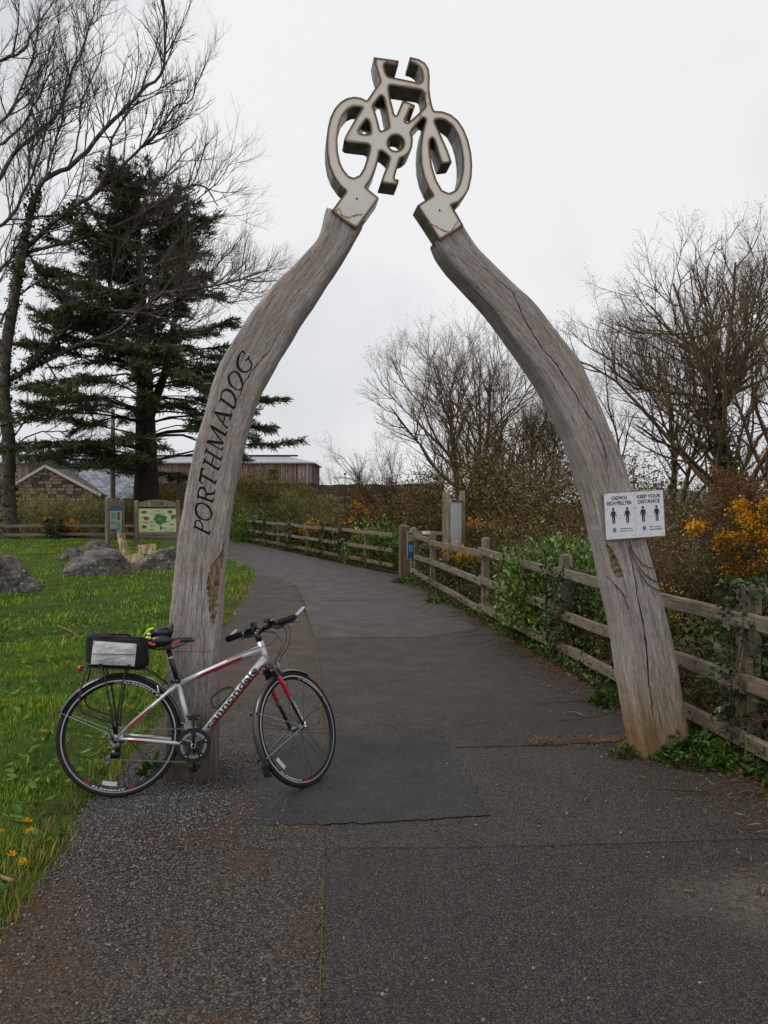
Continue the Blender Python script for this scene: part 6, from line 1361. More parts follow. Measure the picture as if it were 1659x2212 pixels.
# ---- big bare tree on the left: main limbs follow the photograph, twigs grow from them
def left_tree():
    Y = 36.0; rg = np.random.default_rng(5); base = np.array([X_at(22, Y), Y, 0]); root = empty('bare_tree', base, 'tall bare tree with ivy on its limbs at the left edge', 'tree')
    tr, cr, tips = TubeSet(), TubeSet(), []
    P = lambda pts, dy: np.array([at(x, y, Y + dy_) for (x, y), dy_ in zip(pts, np.linspace(0, dy, len(pts)))])
    cfg = [dict(n=2.0, per_m=1, len=3.3, r=.046, ang=.62, seg=5, wig=.10, up=.13, t0=.08, sides=4, fall=.35), dict(n=7.5, len=1.6, r=.023, ang=.6, seg=4, wig=.13, up=.13, t0=.15, sides=3), dict(n=3.0, len=.75, r=.0135, ang=.55, seg=3, wig=.14, up=.12, tap=.5)]
    trunk = catmull(P([(24, 1180), (22, 1120), (17, 1040), (20, 960), (8, 860), (12, 760), (25, 680), (38, 600), (51, 523)], -.5), 3); tr.add(trunk, np.linspace(.34, .20, len(trunk)), 10)
    tr2 = catmull(P([(10, 860), (-12, 700), (-25, 500), (-30, 340), (-20, 180), (-28, -20)], .8), 3); tr.add(tr2, np.linspace(.22, .03, len(tr2)), 9); kids(cr, tr2[3:], np.linspace(.19, .03, len(tr2) - 3), 0, cfg, rg, tips)
    LB = [([(51, 523), (72, 437), (94, 390), (148, 363), (187, 324), (234, 269), (273, 230), (320, 187), (353, 144), (356, 58), (352, 0)], .19, -1.5),
          ([(45, 545), (117, 480), (164, 445), (207, 417), (230, 370), (238, 330), (248, 282), (300, 215)], .17, -2.5), ([(207, 420), (290, 332), (340, 288), (375, 235), (414, 210), (426, 170)], .10, -2),
          ([(215, 412), (300, 400), (352, 382), (400, 330), (427, 296)], .08, 1), ([(60, 545), (117, 530), (195, 506), (270, 480), (340, 440), (400, 405), (440, 400), (455, 420), (470, 445)], .12, -1),
          ([(-30, 420), (0, 378), (43, 316), (98, 273), (129, 234), (160, 150), (187, 78), (203, 8)], .15, 1.5), ([(-25, 320), (20, 300), (60, 250), (95, 190), (120, 120)], .10, -1), ([(-20, 135), (0, 129), (50, 109), (74, 62), (117, 0)], .11, -.8),
          ([(-25, 500), (20, 470), (60, 400), (85, 330), (100, 270), (105, 190)], .12, 2), ([(94, 392), (110, 330), (135, 270), (140, 200), (150, 120)], .08, 1.0),
          ([(-10, 838), (58, 797), (125, 731), (187, 684), (253, 672), (351, 688), (420, 716), (470, 700)], .17, -3), ([(0, 829), (117, 770), (175, 742), (242, 723), (273, 696), (351, 637), (430, 622), (495, 610), (560, 590)], .14, -4),
          ([(187, 684), (240, 655), (320, 640), (420, 622), (500, 655), (530, 610), (562, 600)], .07, -2), ([(15, 740), (80, 760), (130, 830), (160, 860), (200, 900), (190, 960)], .08, -1.5), ([(20, 960), (60, 900), (100, 880), (140, 860)], .06, 1.5), ([(20, 980), (55, 945), (110, 930), (150, 945), (170, 990)], .06, 1.0),
          ([(60, 545), (90, 600), (150, 640), (230, 630), (300, 600), (360, 560), (420, 548)], .09, -2.5), ([(70, 470), (150, 460), (260, 470), (350, 455), (430, 470), (520, 465)], .07, 2), ([(195, 506), (300, 520), (380, 470), (440, 420), (480, 380), (500, 350)], .07, -1.5)]
    LB += [([(-30, 300), (30, 225), (70, 125), (88, 15)], .10, .8), ([(-30, 620), (20, 560), (60, 495), (80, 430), (70, 350)], .09, 1.4), ([(0, 700), (40, 640), (100, 600), (170, 590), (240, 560)], .08, 1.2), ([(72, 437), (60, 360), (75, 290), (70, 210), (90, 130)], .08, -.8), ([(148, 363), (170, 300), (175, 220), (215, 140), (225, 70)], .07, .6)]
    for pts, r, dy in LB:
        q = catmull(P(pts, dy), 3); q = q + rg.normal(0, .03, q.shape); limb(cr, q, np.linspace(r, r * .28, len(q)) * .74, 0, cfg, rg, tips, 6)
    tree_parts(root, tr, cr, bark('left_tree_bark', '#352e28', '#6e645a', '#8a8c74', 3, .58))
    o = base; pts = np.concatenate([trunk, tr2[:6], catmull(P(LB[10][0], -3), 3)[:12], catmull(P(LB[0][0], -1.5), 3)[:5], catmull(P(LB[1][0], -2), 3)[:7]]); n = 7500; i = rg.integers(len(pts), size=n); a = rg.normal(size=(n, 3)); a /= np.linalg.norm(a, axis=1)[:, None]
    leaves('ivy', pts[i] + a * (.20 + rg.exponential(.07, n))[:, None] * np.array([1, 1, 1.3]) + rg.normal(0, .05, (n, 3)) - o, .12, leafmat('old_ivy', ['#1a2210', '#2b3518', '#3f4a24', '#4f5530']), root, tv=IVY_V, tq=IVY_Q, rg=rg)
left_tree()
tw2 = dict(mat=M_BARK_GREY)
# ---- spruce
def spruce():
    Y = 39.0; rg = np.random.default_rng(8); base = np.array([X_at(318, Y), Y, 0]); root = empty('spruce_tree', base, 'tall dark spruce with open drooping lower branches behind the left timber', 'tree')
    ztop = float(at(0, 425, Y)[2]); tr, cr = TubeSet(), TubeSet(); n = 14; zz_ = np.linspace(-.1, ztop, n); tk = np.stack([np.interp(zz_, [0, 8, 14, ztop], [0, -.1, -.35, -.5]), np.zeros(n), zz_], 1)
    tr.add(tk, np.interp(zz_, [0, 1, 4, 10, ztop], [.85, .68, .55, .32, .05]), 12); tr.add(np.array([(.1, .1, 6), (.9, .3, 8.5), (1.5, .3, 12), (2.1, .2, 15.6)]), np.array([.25, .2, .12, .03]), 8); tr.add(np.array([(-.2, -.1, 8), (-1.3, .1, 10), (-1.9, 0, 13), (-2.2, 0, 15.2)]), np.array([.2, .17, .1, .03]), 8)
    NP, ND = [], []
    def spray(P, dens, droop, thick):
        """flat fans of needle twigs either side of a bough"""
        L = np.linalg.norm(np.diff(P, axis=0), axis=1); cum = np.concatenate([[0], np.cumsum(L)]); k = max(4, int(cum[-1] * dens))
        t = thick + (1 - thick) * rg.random(k) ** .75; s = t * cum[-1]; i = np.clip(np.searchsorted(cum, s) - 1, 0, len(L) - 1); f = ((s - cum[i]) / (L[i] + 1e-9))[:, None]; p = P[i] * (1 - f) + P[i + 1] * f; d = nrm_(P[i + 1] - P[i])
        sd = nrm_(np.cross(d, (0, 0, 1.))) * rg.choice([-1, 1], k)[:, None]; dd = nrm_(d * rg.uniform(.4, 1, (k, 1)) + sd * rg.uniform(.3, 1.0, (k, 1)) + np.stack([np.zeros(k), np.zeros(k), rg.normal(-droop, .12, k)], 1)); l = (rg.uniform(.35, .9, k) * (1.15 - .5 * t))[:, None]
        q = np.stack([p, p + dd * l * .5, p + dd * l - np.array([0, 0, .08]) * l], 1); cr.batch(q, np.tile([[.016, .010, .005]], (k, 1)), 3)
        m = 9; u_ = rg.uniform(.15, 1, (k, m, 1)); NP.append((q[:, :1] + (q[:, 2:] - q[:, :1]) * u_ + rg.normal(0, .035, (k, m, 3))).reshape(-1, 3)); ND.append((dd[:, None] * .7 + rg.normal(0, .42, (k, m, 3)) + np.array([0, 0, .05])).reshape(-1, 3))
    z = 3.1
    while z < ztop - .3:
        t = z / ztop; nb = 6 if t < .45 else 6
        for _ in range(nb):
            a = rg.uniform(0, 2 * PI); Lm = np.interp(z, [3, 5.5, 8, 11, 14, ztop], [6.6, 7.2, 6.0, 5.2, 3.9, 1.7]) * rg.uniform(.6, 1.12)
            if math.cos(a) > .5 and z < 8.5: Lm *= 1.12
            px_ = np.interp(z, zz_, tk[:, 0]); p0 = np.array([px_, 0, z]); e = np.array([math.cos(a), math.sin(a), 0]); rise = np.interp(t, [0, .25, .4, .7, 1], [.30, .34, .32, .42, .8]); k_ = 7; s = np.linspace(0, 1, k_)
            P = p0 + e * (Lm * s)[:, None] + np.array([0, 0, 1.]) * (Lm * (rise * s - (.40 if t < .5 else .24) * s ** 1.8 + .12 * s ** 3.5))[:, None] + rg.normal(0, .13, (k_, 3)) * s[:, None] + np.array([0, 0, rg.normal(0, .10)]) * (Lm * s ** 1.3)[:, None]
            cr.add(P, np.linspace(.055, .010, k_) * (Lm / 5) ** .5 * rg.uniform(.6, 1.3), 4); low = z < 8
            spray(P, 10 if low else 12, .10, .45 if low else .26)
            for _s in range(2 if low else 3):
                i = rg.integers(2, k_ - 1); d = norm(P[i + 1] - P[i] if i + 1 < k_ else P[i] - P[i - 1]); sd = norm(np.cross(d, (0, 0, 1.))) * rg.choice([-1, 1]); l2 = Lm * (1 - i / k_) * rg.uniform(.45, .8); Q = P[i] + np.linspace(0, 1, 5)[:, None] * l2 * norm(d * .8 + sd * .6)[None] + np.array([0, 0, -1.]) * (np.linspace(0, 1, 5) ** 2 * .12 * l2)[:, None]; cr.add(Q, np.linspace(.03, .008, 5), 3); spray(Q, 10 if low else 11, .10, .28 if low else .15)
        z += rg.uniform(.50, .72) if z < 8 else rg.uniform(.42, .6)
    for bx in (tr.V and [(1.5, .3, 12.0), (2.1, .2, 15.4), (-1.9, 0, 13.0), (-2.2, 0, 15.0), (1.8, .2, 13.8), (-2.0, 0, 14.0)]):
        for _ in range(7): a = rg.uniform(0, 2 * PI); e = np.array([math.cos(a), math.sin(a), rg.uniform(.2, .9)]); P = np.array(bx) + np.linspace(0, 1, 5)[:, None] * e * rg.uniform(.8, 1.6); cr.add(P, np.linspace(.03, .008, 5), 3); spray(P, 13, .05, .0)
    for ts, nm in ((tr, 'trunk'), (cr, 'boughs')): ts.build(nm, M_BARK_CON, root)
    P = np.concatenate(NP); D = np.concatenate(ND); V, Q = scatter([(0, -.05, 0), (.6, -.075, 0), (1, -.01, 0), (1, .01, 0), (.6, .075, 0), (0, .05, 0)], [(0, 1, 4, 5), (1, 2, 3, 4)], P, dir_rot(D, rg), .24 * np.clip(rg.normal(1, .3, len(P)), .4, 1.7))
    link('needles', fast_mesh('needles', V, Q), G['needle'], root)
spruce()
GT = 'bare trees beyond the right fence'
cfgR = lambda H, k=1.0: [dict(n=9 * k, len=H * .20, r=.024, ang=.62, seg=4, wig=.11, up=.16, t0=.12, sides=4), dict(n=6.5, len=H * .095, r=.010, ang=.58, seg=3, wig=.13, up=.14, sides=3), dict(n=3.4, len=H * .042, r=.0055, ang=.6, seg=2, wig=.15, up=.14, tap=.5)]
def cfgM(a, b, c, k=1.0): return [dict(n=9 * k, len=a, r=.024, ang=.66, seg=4, wig=.12, up=.13, t0=.10, sides=4), dict(n=6.5, len=b, r=.009, ang=.6, seg=3, wig=.14, up=.12, sides=3), dict(n=3.6, len=c, r=.005 if c < .3 else .0075, ang=.62, seg=2, wig=.15, up=.12, tap=.5)]
bare_tree('bare_tree', (X_at(1565, 13.8), 13.8, 0), 5.5, 4.3, 'tallest bare tree with ivy-clad trunk beyond the fence on the right', 'tree', 3, M_TWIG, 1, .17, G['bud'], .022, cfgM(1.35, .62, .28), fork=.20, nlimb=26, limb_up=.07, ivy=1500, group=GT, spr=(.7, 1.3))
bare_tree('bare_tree', (X_at(1425, 15.5), 15.5, 0), 4.6, 3.4, 'smaller bushy bare tree just right of the right timber', 'tree', 14, M_TWIG, 2, .10, G['bud'], .022, cfgM(1.15, .55, .26), fork=.16, nlimb=22, limb_up=.09, ivy=300, group=GT)
bare_tree('bare_tree', (X_at(1690, 13.0), 13.0, 0), 6.0, 3.8, 'bare tree with ivy reaching in from the right edge', 'tree', 25, M_TWIG, 2, .15, G['bud'], .022, cfgM(1.3, .6, .28), fork=.20, nlimb=18, limb_up=.08, ivy=900, group=GT, spr=(.7, 1.25))
bare_tree('bare_tree', (X_at(1020, 26), 26, 0), 6.7, 5.2, 'wide spreading bare tree in the middle, seen through the arch', 'tree', 36, M_TWIG, 3, .18, G['bud'], .036, cfgM(1.8, .9, .42), fork=.10, nlimb=26, limb_up=.06, group=GT)
bare_tree('bare_tree', (X_at(1150, 24), 24, 0), 4.6, 3.6, 'twiggy bare tree in the gap between spreading tree and right timber', 'tree', 47, M_BARK_BRN, 3, .12, G['bud'], .034, cfgM(1.3, .65, .32), fork=.10, nlimb=22, limb_up=.08, group=GT)
bare_tree('bare_tree', (X_at(905, 25), 25, 0), 2.7, 3.8, 'low bare sapling leaning left below the spreading tree', 'tree', 41, M_BARK_BRN, 2, .09, G['bud'], .036, cfgM(1.15, .65, .32, .8), lean=(-.9, 0), fork=.15, nlimb=14, limb_up=.08, bias=np.array([-.9, 0, .1]), group=GT)

# ------------------------------------------------------------------ shrubs
def clump_pts(rg, n, rx, ry, h, K, sig, base=.05, boxy=False):
    """points gathered in clumps through a dome rx, ry, h"""
    c = rg.normal(size=(K, 3)); c /= np.linalg.norm(c, axis=1)[:, None]; c[:, 2] = np.abs(c[:, 2]); c *= (rg.random(K) ** .45)[:, None] * rg.uniform(.75, 1.1, K)[:, None]
    if boxy: a_ = rg.uniform(0, 2 * PI, K); q_ = np.sqrt(rg.random(K)); c = np.stack([q_ * np.cos(a_), q_ * np.sin(a_), rg.random(K) ** .62 * (1 - .38 * q_ ** 2) * rg.uniform(.8, 1.1, K)], 1)
    c = c * np.array([rx, ry, h]); c[:, 2] = np.maximum(c[:, 2], base * h)
    i = rg.integers(K, size=n); p = c[i] + rg.normal(0, 1, (n, 3)) * sig * np.array([1, 1, .8]); p[:, 2] = np.abs(p[:, 2]); return p, c, i
def bush(name, base, rx, ry, h, label, leaf, n, size, seed, bark=M_BARK_BRN, stems=14, K=60, sig=.14, tv=LEAF2_V, tq=LEAF2_Q, flowers=0, fsize=.03, twigs=6, cat='shrub', group=None, upward=0.0, r=.016, fclump=.22, ftop=.35, twiglen=.5, boxy=False):
    rg = np.random.default_rng(seed); root = empty(name, base, label, cat, group); ts = TubeSet(); p, c, ci = clump_pts(rg, n, rx, ry, h, K, sig, boxy=boxy)
    for k in range(stems):
        e = c[rg.integers(K)] * rg.uniform(.8, 1.12); s = np.linspace(0, 1, 6); o = rg.normal(0, .12, 3) * np.array([rx, ry, 0]) * 1.5; P = o * (1 - s)[:, None] + np.stack([e[0] * s ** 1.2, e[1] * s ** 1.2, e[2] * s ** .85], 1) + rg.normal(0, .04 * h, (6, 3)) * s[:, None]
        rr = r * rg.uniform(.7, 1.3); cfg = [dict(n=twigs, len=twiglen * min(rx, h) , r=r * .45, ang=.65, seg=3, wig=.16, up=.10 + upward, t0=.25, sides=3), dict(n=4, len=twiglen * .5 * min(rx, h), r=r * .25, ang=.6, seg=2, wig=.16, up=.08 + upward, tap=.5)]
        limb(ts, P, np.linspace(rr, rr * .3, 6), 0, cfg, rg, [], 4)
    if stems: ts.build('stems', bark, root, smooth=False)
    if n:
        R = dir_rot(rg.normal(size=(n, 3)) * .8 + np.array([0, 0, upward * 4]) + p / np.array([rx, ry, h]) * .6, rg); leaves('leaves', p, size, leaf, root, R=R, tv=tv, tq=tq, rg=rg)
    if flowers:
        ok = np.where((c[:, 2] > ftop * h) & (rg.random(K) < .75))[0]
        if len(ok):
            i = ok[rg.integers(len(ok), size=flowers)]; q = c[i] + rg.normal(0, 1, (flowers, 3)) * fclump * np.array([.5, .5, .35]) + np.array([0, 0, .3 * fclump]); q[:, 2] = np.abs(q[:, 2]); leaves('flowers', q, fsize, G['flower'], root, tv=[(0, 0, 0), (.6, -.45, .3), (1, 0, .5), (.6, .45, .3)], rg=rg)
    return root
B = lambda px, Y, z=0.0: (X_at(px, Y), Y, z)
TK = 'brown thickets beyond the fence'
G['thick'] = leafmat('thicket_leaf', ['#2a2114', '#4a3b24', '#655630', '#84764a', '#a08f5c', '#5a592c', '#735536', '#382c1a'], .65, .15, .2)
for px, Y, rx, h, n, sz, sd, lab in (
    (1145, 20.5, 2.2, 3.9, 15000, .06, 101, 'tall dark twiggy shrub left of the right timber, behind the green bush'), (1015, 21.5, 1.8, 3.2, 11000, .06, 102, 'brown twiggy shrub behind the blank white panel'),
    (905, 23.0, 1.5, 2.3, 8000, .06, 103, 'brown twiggy shrub between gorse and blank panel'), (1265, 17.0, 1.9, 3.1, 13000, .055, 104, 'dense brown shrub directly behind the bend of the right timber'),
    (1420, 13.0, 1.6, 2.15, 13000, .045, 105, 'olive brown shrub behind the notice, right of the timber'), (1560, 11.5, 1.5, 2.0, 12000, .042, 106, 'dark tangled shrub at the foot of the tallest bare tree'),
    (1500, 9.0, 1.1, 1.45, 9000, .036, 107, 'low brown tangle behind the fence, left of the large gorse'), (1345, 10.5, 1.0, 1.5, 7000, .038, 108, 'low dark tangle hidden partly behind the right timber'),
    (1720, 10.5, 1.4, 2.2, 9000, .042, 109, 'dark shrub at the right edge behind the large gorse'), (1215, 13.0, 1.1, 1.7, 7000, .045, 111, 'brown scrub rising just behind the bright green bush'),
    (1085, 16.0, 1.0, 1.6, 6000, .05, 112, 'brown scrub right of the gorse pair, over the fence'), (830, 30.0, 1.9, 2.6, 8000, .08, 113, 'brown scrub behind the round gorse, left of the arch centre'),
    (1640, 16.0, 2.0, 2.4, 9000, .055, 114, 'brown scrub in the gap under the right-hand trees')):
    bush('thicket_shrub', B(px, Y), rx, rx * .8, h, lab, G['thick'], int(n * (1.15 if px < 1300 and Y > 15 else .62)), sz * (1.15 if px < 1300 else 1.05), sd, M_TWIG, K=130, sig=.13 + .045 * h, stems=64, twigs=11, r=.012 + .0022 * h, group=TK, boxy=True, twiglen=.4)
bush('budding_shrub', B(1405, 16.0, .9), .55, .5, 1.35, 'fresh yellow-green leafing shrub beside the right timber', leafmat('fresh_leaf', ['#5b6a22', '#75852e', '#8f9a3e', '#4f5c20']), 1500, .06, 110, K=40, sig=.14, stems=8)
GO = 'gorse bushes in yellow flower'
gor = dict(tv=SPIKE_V, tq=SPIKE_Q, group=GO, cat='gorse')
bush('gorse_bush', B(1618, 8.3), .70, .65, 1.85, 'large gorse with orange-yellow flowers at the right edge', G['gorse'], 11000, .085, 120, K=90, sig=.13, stems=30, flowers=5200, fsize=.027, fclump=.13, ftop=.42, **gor)
bush('gorse_bush', B(1680, 6.6), .5, .5, 1.15, 'lower gorse behind the ivy-clad fence post on the right', G['gorse'], 6000, .075, 121, K=60, sig=.11, stems=20, flowers=750, fsize=.024, fclump=.12, ftop=.4, **gor)
bush('gorse_bush', B(1462, 8.8), .38, .35, .95, 'small gorse between right timber and large gorse', G['gorse'], 3500, .07, 122, K=45, sig=.10, stems=14, flowers=420, fsize=.022, fclump=.11, ftop=.35, **gor)
bush('gorse_bush', B(1010, 14.3), .55, .4, .95, 'bright gorse just right of the blank panel, above the fence', G['gorse'], 5000, .085, 123, K=55, sig=.12, stems=16, flowers=1700, fsize=.036, fclump=.16, ftop=.55, **gor)
bush('gorse_bush', B(1045, 17.5), .65, .5, 1.55, 'taller gorse behind the bright one beside the blank panel', G['gorse'], 4500, .10, 124, K=55, sig=.14, stems=18, flowers=520, fsize=.042, fclump=.18, ftop=.6, **gor)
bush('gorse_bush', B(800, 27.5), 1.0, .7, 2.2, 'round gorse with flowers on top left of the brown shrubs', G['gorse'], 5500, .14, 125, K=60, sig=.2, stems=20, flowers=620, fsize=.065, fclump=.28, ftop=.55, **gor)
bush('gorse_bush', B(772, 24.5), .9, .5, 1.05, 'low gorse hedge seen over the far fence near the gate post', G['gorse'], 3500, .11, 126, K=45, sig=.16, stems=14, flowers=620, fsize=.055, fclump=.24, ftop=.35, **gor)
bush('gorse_bush', B(662, 27.5), .9, .5, 1.05, 'low flowering gorse on the far fence below the hall', G['gorse'], 3000, .12, 127, K=45, sig=.16, stems=12, flowers=560, fsize=.06, fclump=.25, ftop=.4, **gor)
bush('gorse_bush', B(135, 37.0), 1.4, .7, 1.0, 'orange gorse above the low fence in front of the cottage', G['gorse'], 3500, .15, 128, K=50, sig=.2, stems=12, flowers=750, fsize=.075, fclump=.34, ftop=.3, **gor)
bush('dead_gorse', B(1610, 11.0, 1.2), .55, .5, 1.35, 'brown dead gorse sprays above the large gorse', G['gorse_dead'], 3600, .11, 129, K=34, sig=.12, stems=12, tv=SPIKE_V, tq=SPIKE_Q, cat='gorse')
WL = 'pale budding willows'
wil = dict(boxy=True, bark=M_BARK_OLV, group=WL, upward=.28, cat='willow', r=.022)
bush('willow_bush', B(575, 45), 3.0, 1.6, 3.55, 'large olive willow bush in front of the hall, right of the left timber', G['olive'], 15000, .12, 140, K=90, sig=.32, stems=60, twigs=8, **wil)
bush('willow_bush', B(660, 40), 1.9, 1.1, 2.5, 'lighter willow bush on the right flank of the large olive one', G['catkin'], 6000, .11, 141, K=60, sig=.28, stems=44, twigs=8, **wil)
bush('willow_bush', B(735, 36), 1.6, .9, 1.35, 'low willow scrub left of the round gorse', G['olive'], 3000, .09, 142, K=50, sig=.22, stems=30, twigs=7, **wil)
bush('willow_bush', B(505, 41), 1.3, 1.0, 2.2, 'willow bush half hidden behind the left timber', G['catkin'], 2600, .10, 143, K=45, sig=.26, stems=26, twigs=8, **wil)
bush('willow_bush', B(60, 41), 1.9, 1.1, 2.1, 'pale willow bush at the foot of the big bare tree', G['catkin'], 4500, .10, 144, K=60, sig=.28, stems=40, twigs=8, **wil)
bush('willow_bush', B(140, 43), 2.0, 1.1, 2.1, 'pale willow bush in front of the cottage gable', G['catkin'], 4800, .10, 145, K=60, sig=.28, stems=44, twigs=8, **wil)
bush('willow_bush', B(215, 42), 1.8, 1.0, 2.2, 'pale willow bush below the slate roof, left of the pole', G['catkin'], 4500, .10, 146, K=60, sig=.28, stems=40, twigs=8, **wil)
bush('willow_bush', B(285, 40.5), 1.3, 1.0, 2.3, 'pale willow bush behind the two notice boards', G['catkin'], 3600, .10, 147, K=50, sig=.26, stems=30, twigs=8, **wil)
bush('willow_bush', B(372, 44), 1.8, 1.0, 3.0, 'olive willow between the spruce trunk and the left timber', G['olive'], 8000, .12, 148, K=60, sig=.3, stems=40, twigs=8, **wil)
GS = dict(tv=LEAF_V, tq=LEAF_Q, upward=.18)
bush('leafy_shrub', B(1185, 9.3, .22), .62, .55, 1.10, 'bright green leafy bush spilling over the fence', G['shrub'], 15000, .050, 160, K=130, sig=.115, stems=22, r=.01, **GS)
bush('leafy_shrub', B(1268, 8.3), .38, .35, 1.22, 'part of the green bush tucked behind the right timber', G['shrub'], 5200, .050, 161, K=50, sig=.11, stems=10, r=.01, **GS)
bush('leafy_shrub', B(815, 22.0), .95, .6, 1.22, 'green leafy bush over the far fence beside the thick gate post', G['shrub'], 2600, .11, 162, K=55, sig=.16, stems=14, r=.012, **GS)
bush('leafy_shrub', B(855, 21.5), .6, .5, 1.1, 'green leafy bush directly behind the thick gate post', G['broad'], 1500, .11, 163, K=40, sig=.14, stems=10, r=.012, **GS)
bush('leafy_shrub', B(545, 33.5), 1.2, .6, 1.15, 'low green bush on the far fence by the left timber', G['broad'], 1600, .13, 164, K=40, sig=.2, stems=10, r=.012, **GS)

# ------------------------------------------------------------------ ivy on fence posts
def ivy(px_y, hgt, rad, n, label, size=.05, spread=.0, x=None, seed=0, z0=0.0):
    y = px_y; rg = np.random.default_rng(seed + 300); X = float(fence_x(y)) + .04 if x is None else x; root = empty('ivy', (X, y, 0), label, 'ivy', 'ivy on the fence posts')
    a = rg.uniform(0, 2 * PI, n); z = z0 + (hgt - z0) * rg.random(n) ** .8; rr = rad * (.55 + .45 * np.sin(z / hgt * 2.6)) * rg.uniform(.7, 1.25, n); p = np.stack([rr * np.cos(a) + rg.normal(0, spread, n), rr * np.sin(a) + rg.normal(0, spread * 1.5, n), z], 1)
    R = dir_rot(np.stack([np.cos(a), np.sin(a), -.5 + 0 * a], 1) + rg.normal(0, .5, (n, 3)), rg); leaves('leaves', p, size, G['ivy'], root, R=R, tv=IVY_V, tq=IVY_Q, rg=rg)
    ts = TubeSet()
    for k in range(12):
        q = np.array([(rad * .6 * math.cos(k + t * 2), rad * .6 * math.sin(k + t * 2), hgt * t * rg.uniform(.8, 1)) for t in np.linspace(0, 1, 7)]); ts.add(q, np.linspace(.008, .004, 7), 3)
    ts.build('stems', M_BARK_BRN, root)
ivy(4.98, 1.20, .13, 1100, 'ivy wrapped round the nearest fence post on the right', .038, .04, seed=1)
ivy(8.1, 1.02, .16, 1300, 'dark ivy hanging on the post below the green bush', .042, .06, seed=2)
for k, (t, lab) in enumerate(((3.7, 'ivy on the far fence post nearest the gate post'), (5.5, 'ivy on the far fence post left of the nearest one'), (9.2, 'ivy on the far fence post below the low gorse'), (12.8, 'ivy on the far fence post left of the low gorse'), (14.7, 'ivy on the far fence, third clad post from the left timber'), (16.6, 'ivy on the far fence, second clad post from the left timber'), (18.5, 'ivy on the far fence post closest to the left timber'))):
    y = 18.75 + t * fdir[1]; ivy(y, 1.08, .14, 260, lab, .085, .03, x=float(ffence_x(y)) + .05, seed=10 + k)
for k, (x, lab) in enumerate(((-3.2, 'dark ivy clump on the left post of the low back fence'), (-.3, 'dark ivy clump on the right post of the low back fence'))): ivy(34.5, 1.0, .32, 420, lab, .12, .05, x=lf.location.x + x, seed=30 + k)

# ------------------------------------------------------------------ low growth nobody could count
def fence_band(n, y0, y1, o0, o1, hmax, seed, fx=fence_x, pw=1.0):
    rg = np.random.default_rng(seed); y = y0 + (y1 - y0) * rg.random(n) ** pw; o = o0 + (o1 - o0) * rg.random(n); cl = .5 + .5 * smooth_noise(np.stack([y * 1.0, o * 2.0], 1), 1.6, seed); z = hmax * rg.random(n) ** 1.3 * (.35 + .75 * cl); return np.stack([fx(y) + o, y, z], 1), rg
def stuffleaf(name, P, size, mat, label, cat, tv=LEAF_V, tq=LEAF_Q, rg=RNG, R=None):
    o = leaves(name, P, size, mat, None, R=R, tv=tv, tq=tq, rg=rg); return tag(o, label, cat, kind='stuff')
P, rg = fence_band(20000, 3.6, 17.5, -.05, 1.2, 1.0, 201, pw=1.2); stuffleaf('bramble_leaves', P, .048, G['bramble'], 'bramble and bracken leaves tangled through the near fence', 'brambles', rg=rg)
P, rg = fence_band(5000, 3.6, 17.5, .05, .9, .8, 202, pw=1.2); stuffleaf('ivy_ground_cover', P, .05, G['ivy'], 'dark ivy leaves covering the ground behind the near fence', 'ivy', IVY_V, IVY_Q, rg)
P, rg = fence_band(3600, 3.4, 17.5, -.16, .12, .16, 203, pw=1.2); stuffleaf('verge_weeds', P, .045, G['weed'], 'low green weeds along the foot of the near fence', 'weeds', rg=rg)
P, rg = fence_band(6000, 18.5, 38, -.30, .9, .75, 204, ffence_x); stuffleaf('far_verge_leaves', P, .09, leafmat('verge_mix', ['#2f4a1c', '#3f5a26', '#4c4a22', '#5d3f22', '#2b3a1a']), 'mixed low leaves along the far fence', 'undergrowth', rg=rg)
rg = np.random.default_rng(77); ts = TubeSet()
for _ in range(900):
    y = 3.6 + 14 * rg.random() ** 1.2; x = fence_x(y) + rg.uniform(.0, 1.4); d = norm(np.array([rg.normal(), rg.normal() * .8, 1.2])); L = rg.uniform(.5, 1.4); p = np.array([x, y, 0]); q = [p]
    for k in range(6): d = norm(d + np.array([0, 0, -.34]) + rg.normal(0, .12, 3)); p = p + d * L / 6; p[2] = max(p[2], .02); q.append(p)
    ts.add(np.array(q), np.linspace(.0055, .0025, 7), 3)
tag(ts.build('bramble_stems', bark('bramble_bark', '#2b1d14', '#6a4a34')), 'arching brown bramble stems through the near fence', 'brambles', kind='stuff')
ts = TubeSet()
for _ in range(700):
    y = 3.5 + 13 * rg.random() ** 1.2; x = fence_x(y) + rg.uniform(.0, 1.2); d = norm(np.array([rg.normal() * .5, rg.normal() * .5, 1.4])); L = rg.uniform(.25, .8); p = np.array([x, y, 0]); q = [p]
    for k in range(4): d = norm(d + np.array([0, 0, -.12]) + rg.normal(0, .1, 3)); p = p + d * L / 4; q.append(p)
    ts.add(np.array(q), np.linspace(.0035, .001, 5), 3)
tag(ts.build('dry_stalks', G['dry']), 'dry straw-coloured stalks behind the near fence', 'dry grass', kind='stuff')
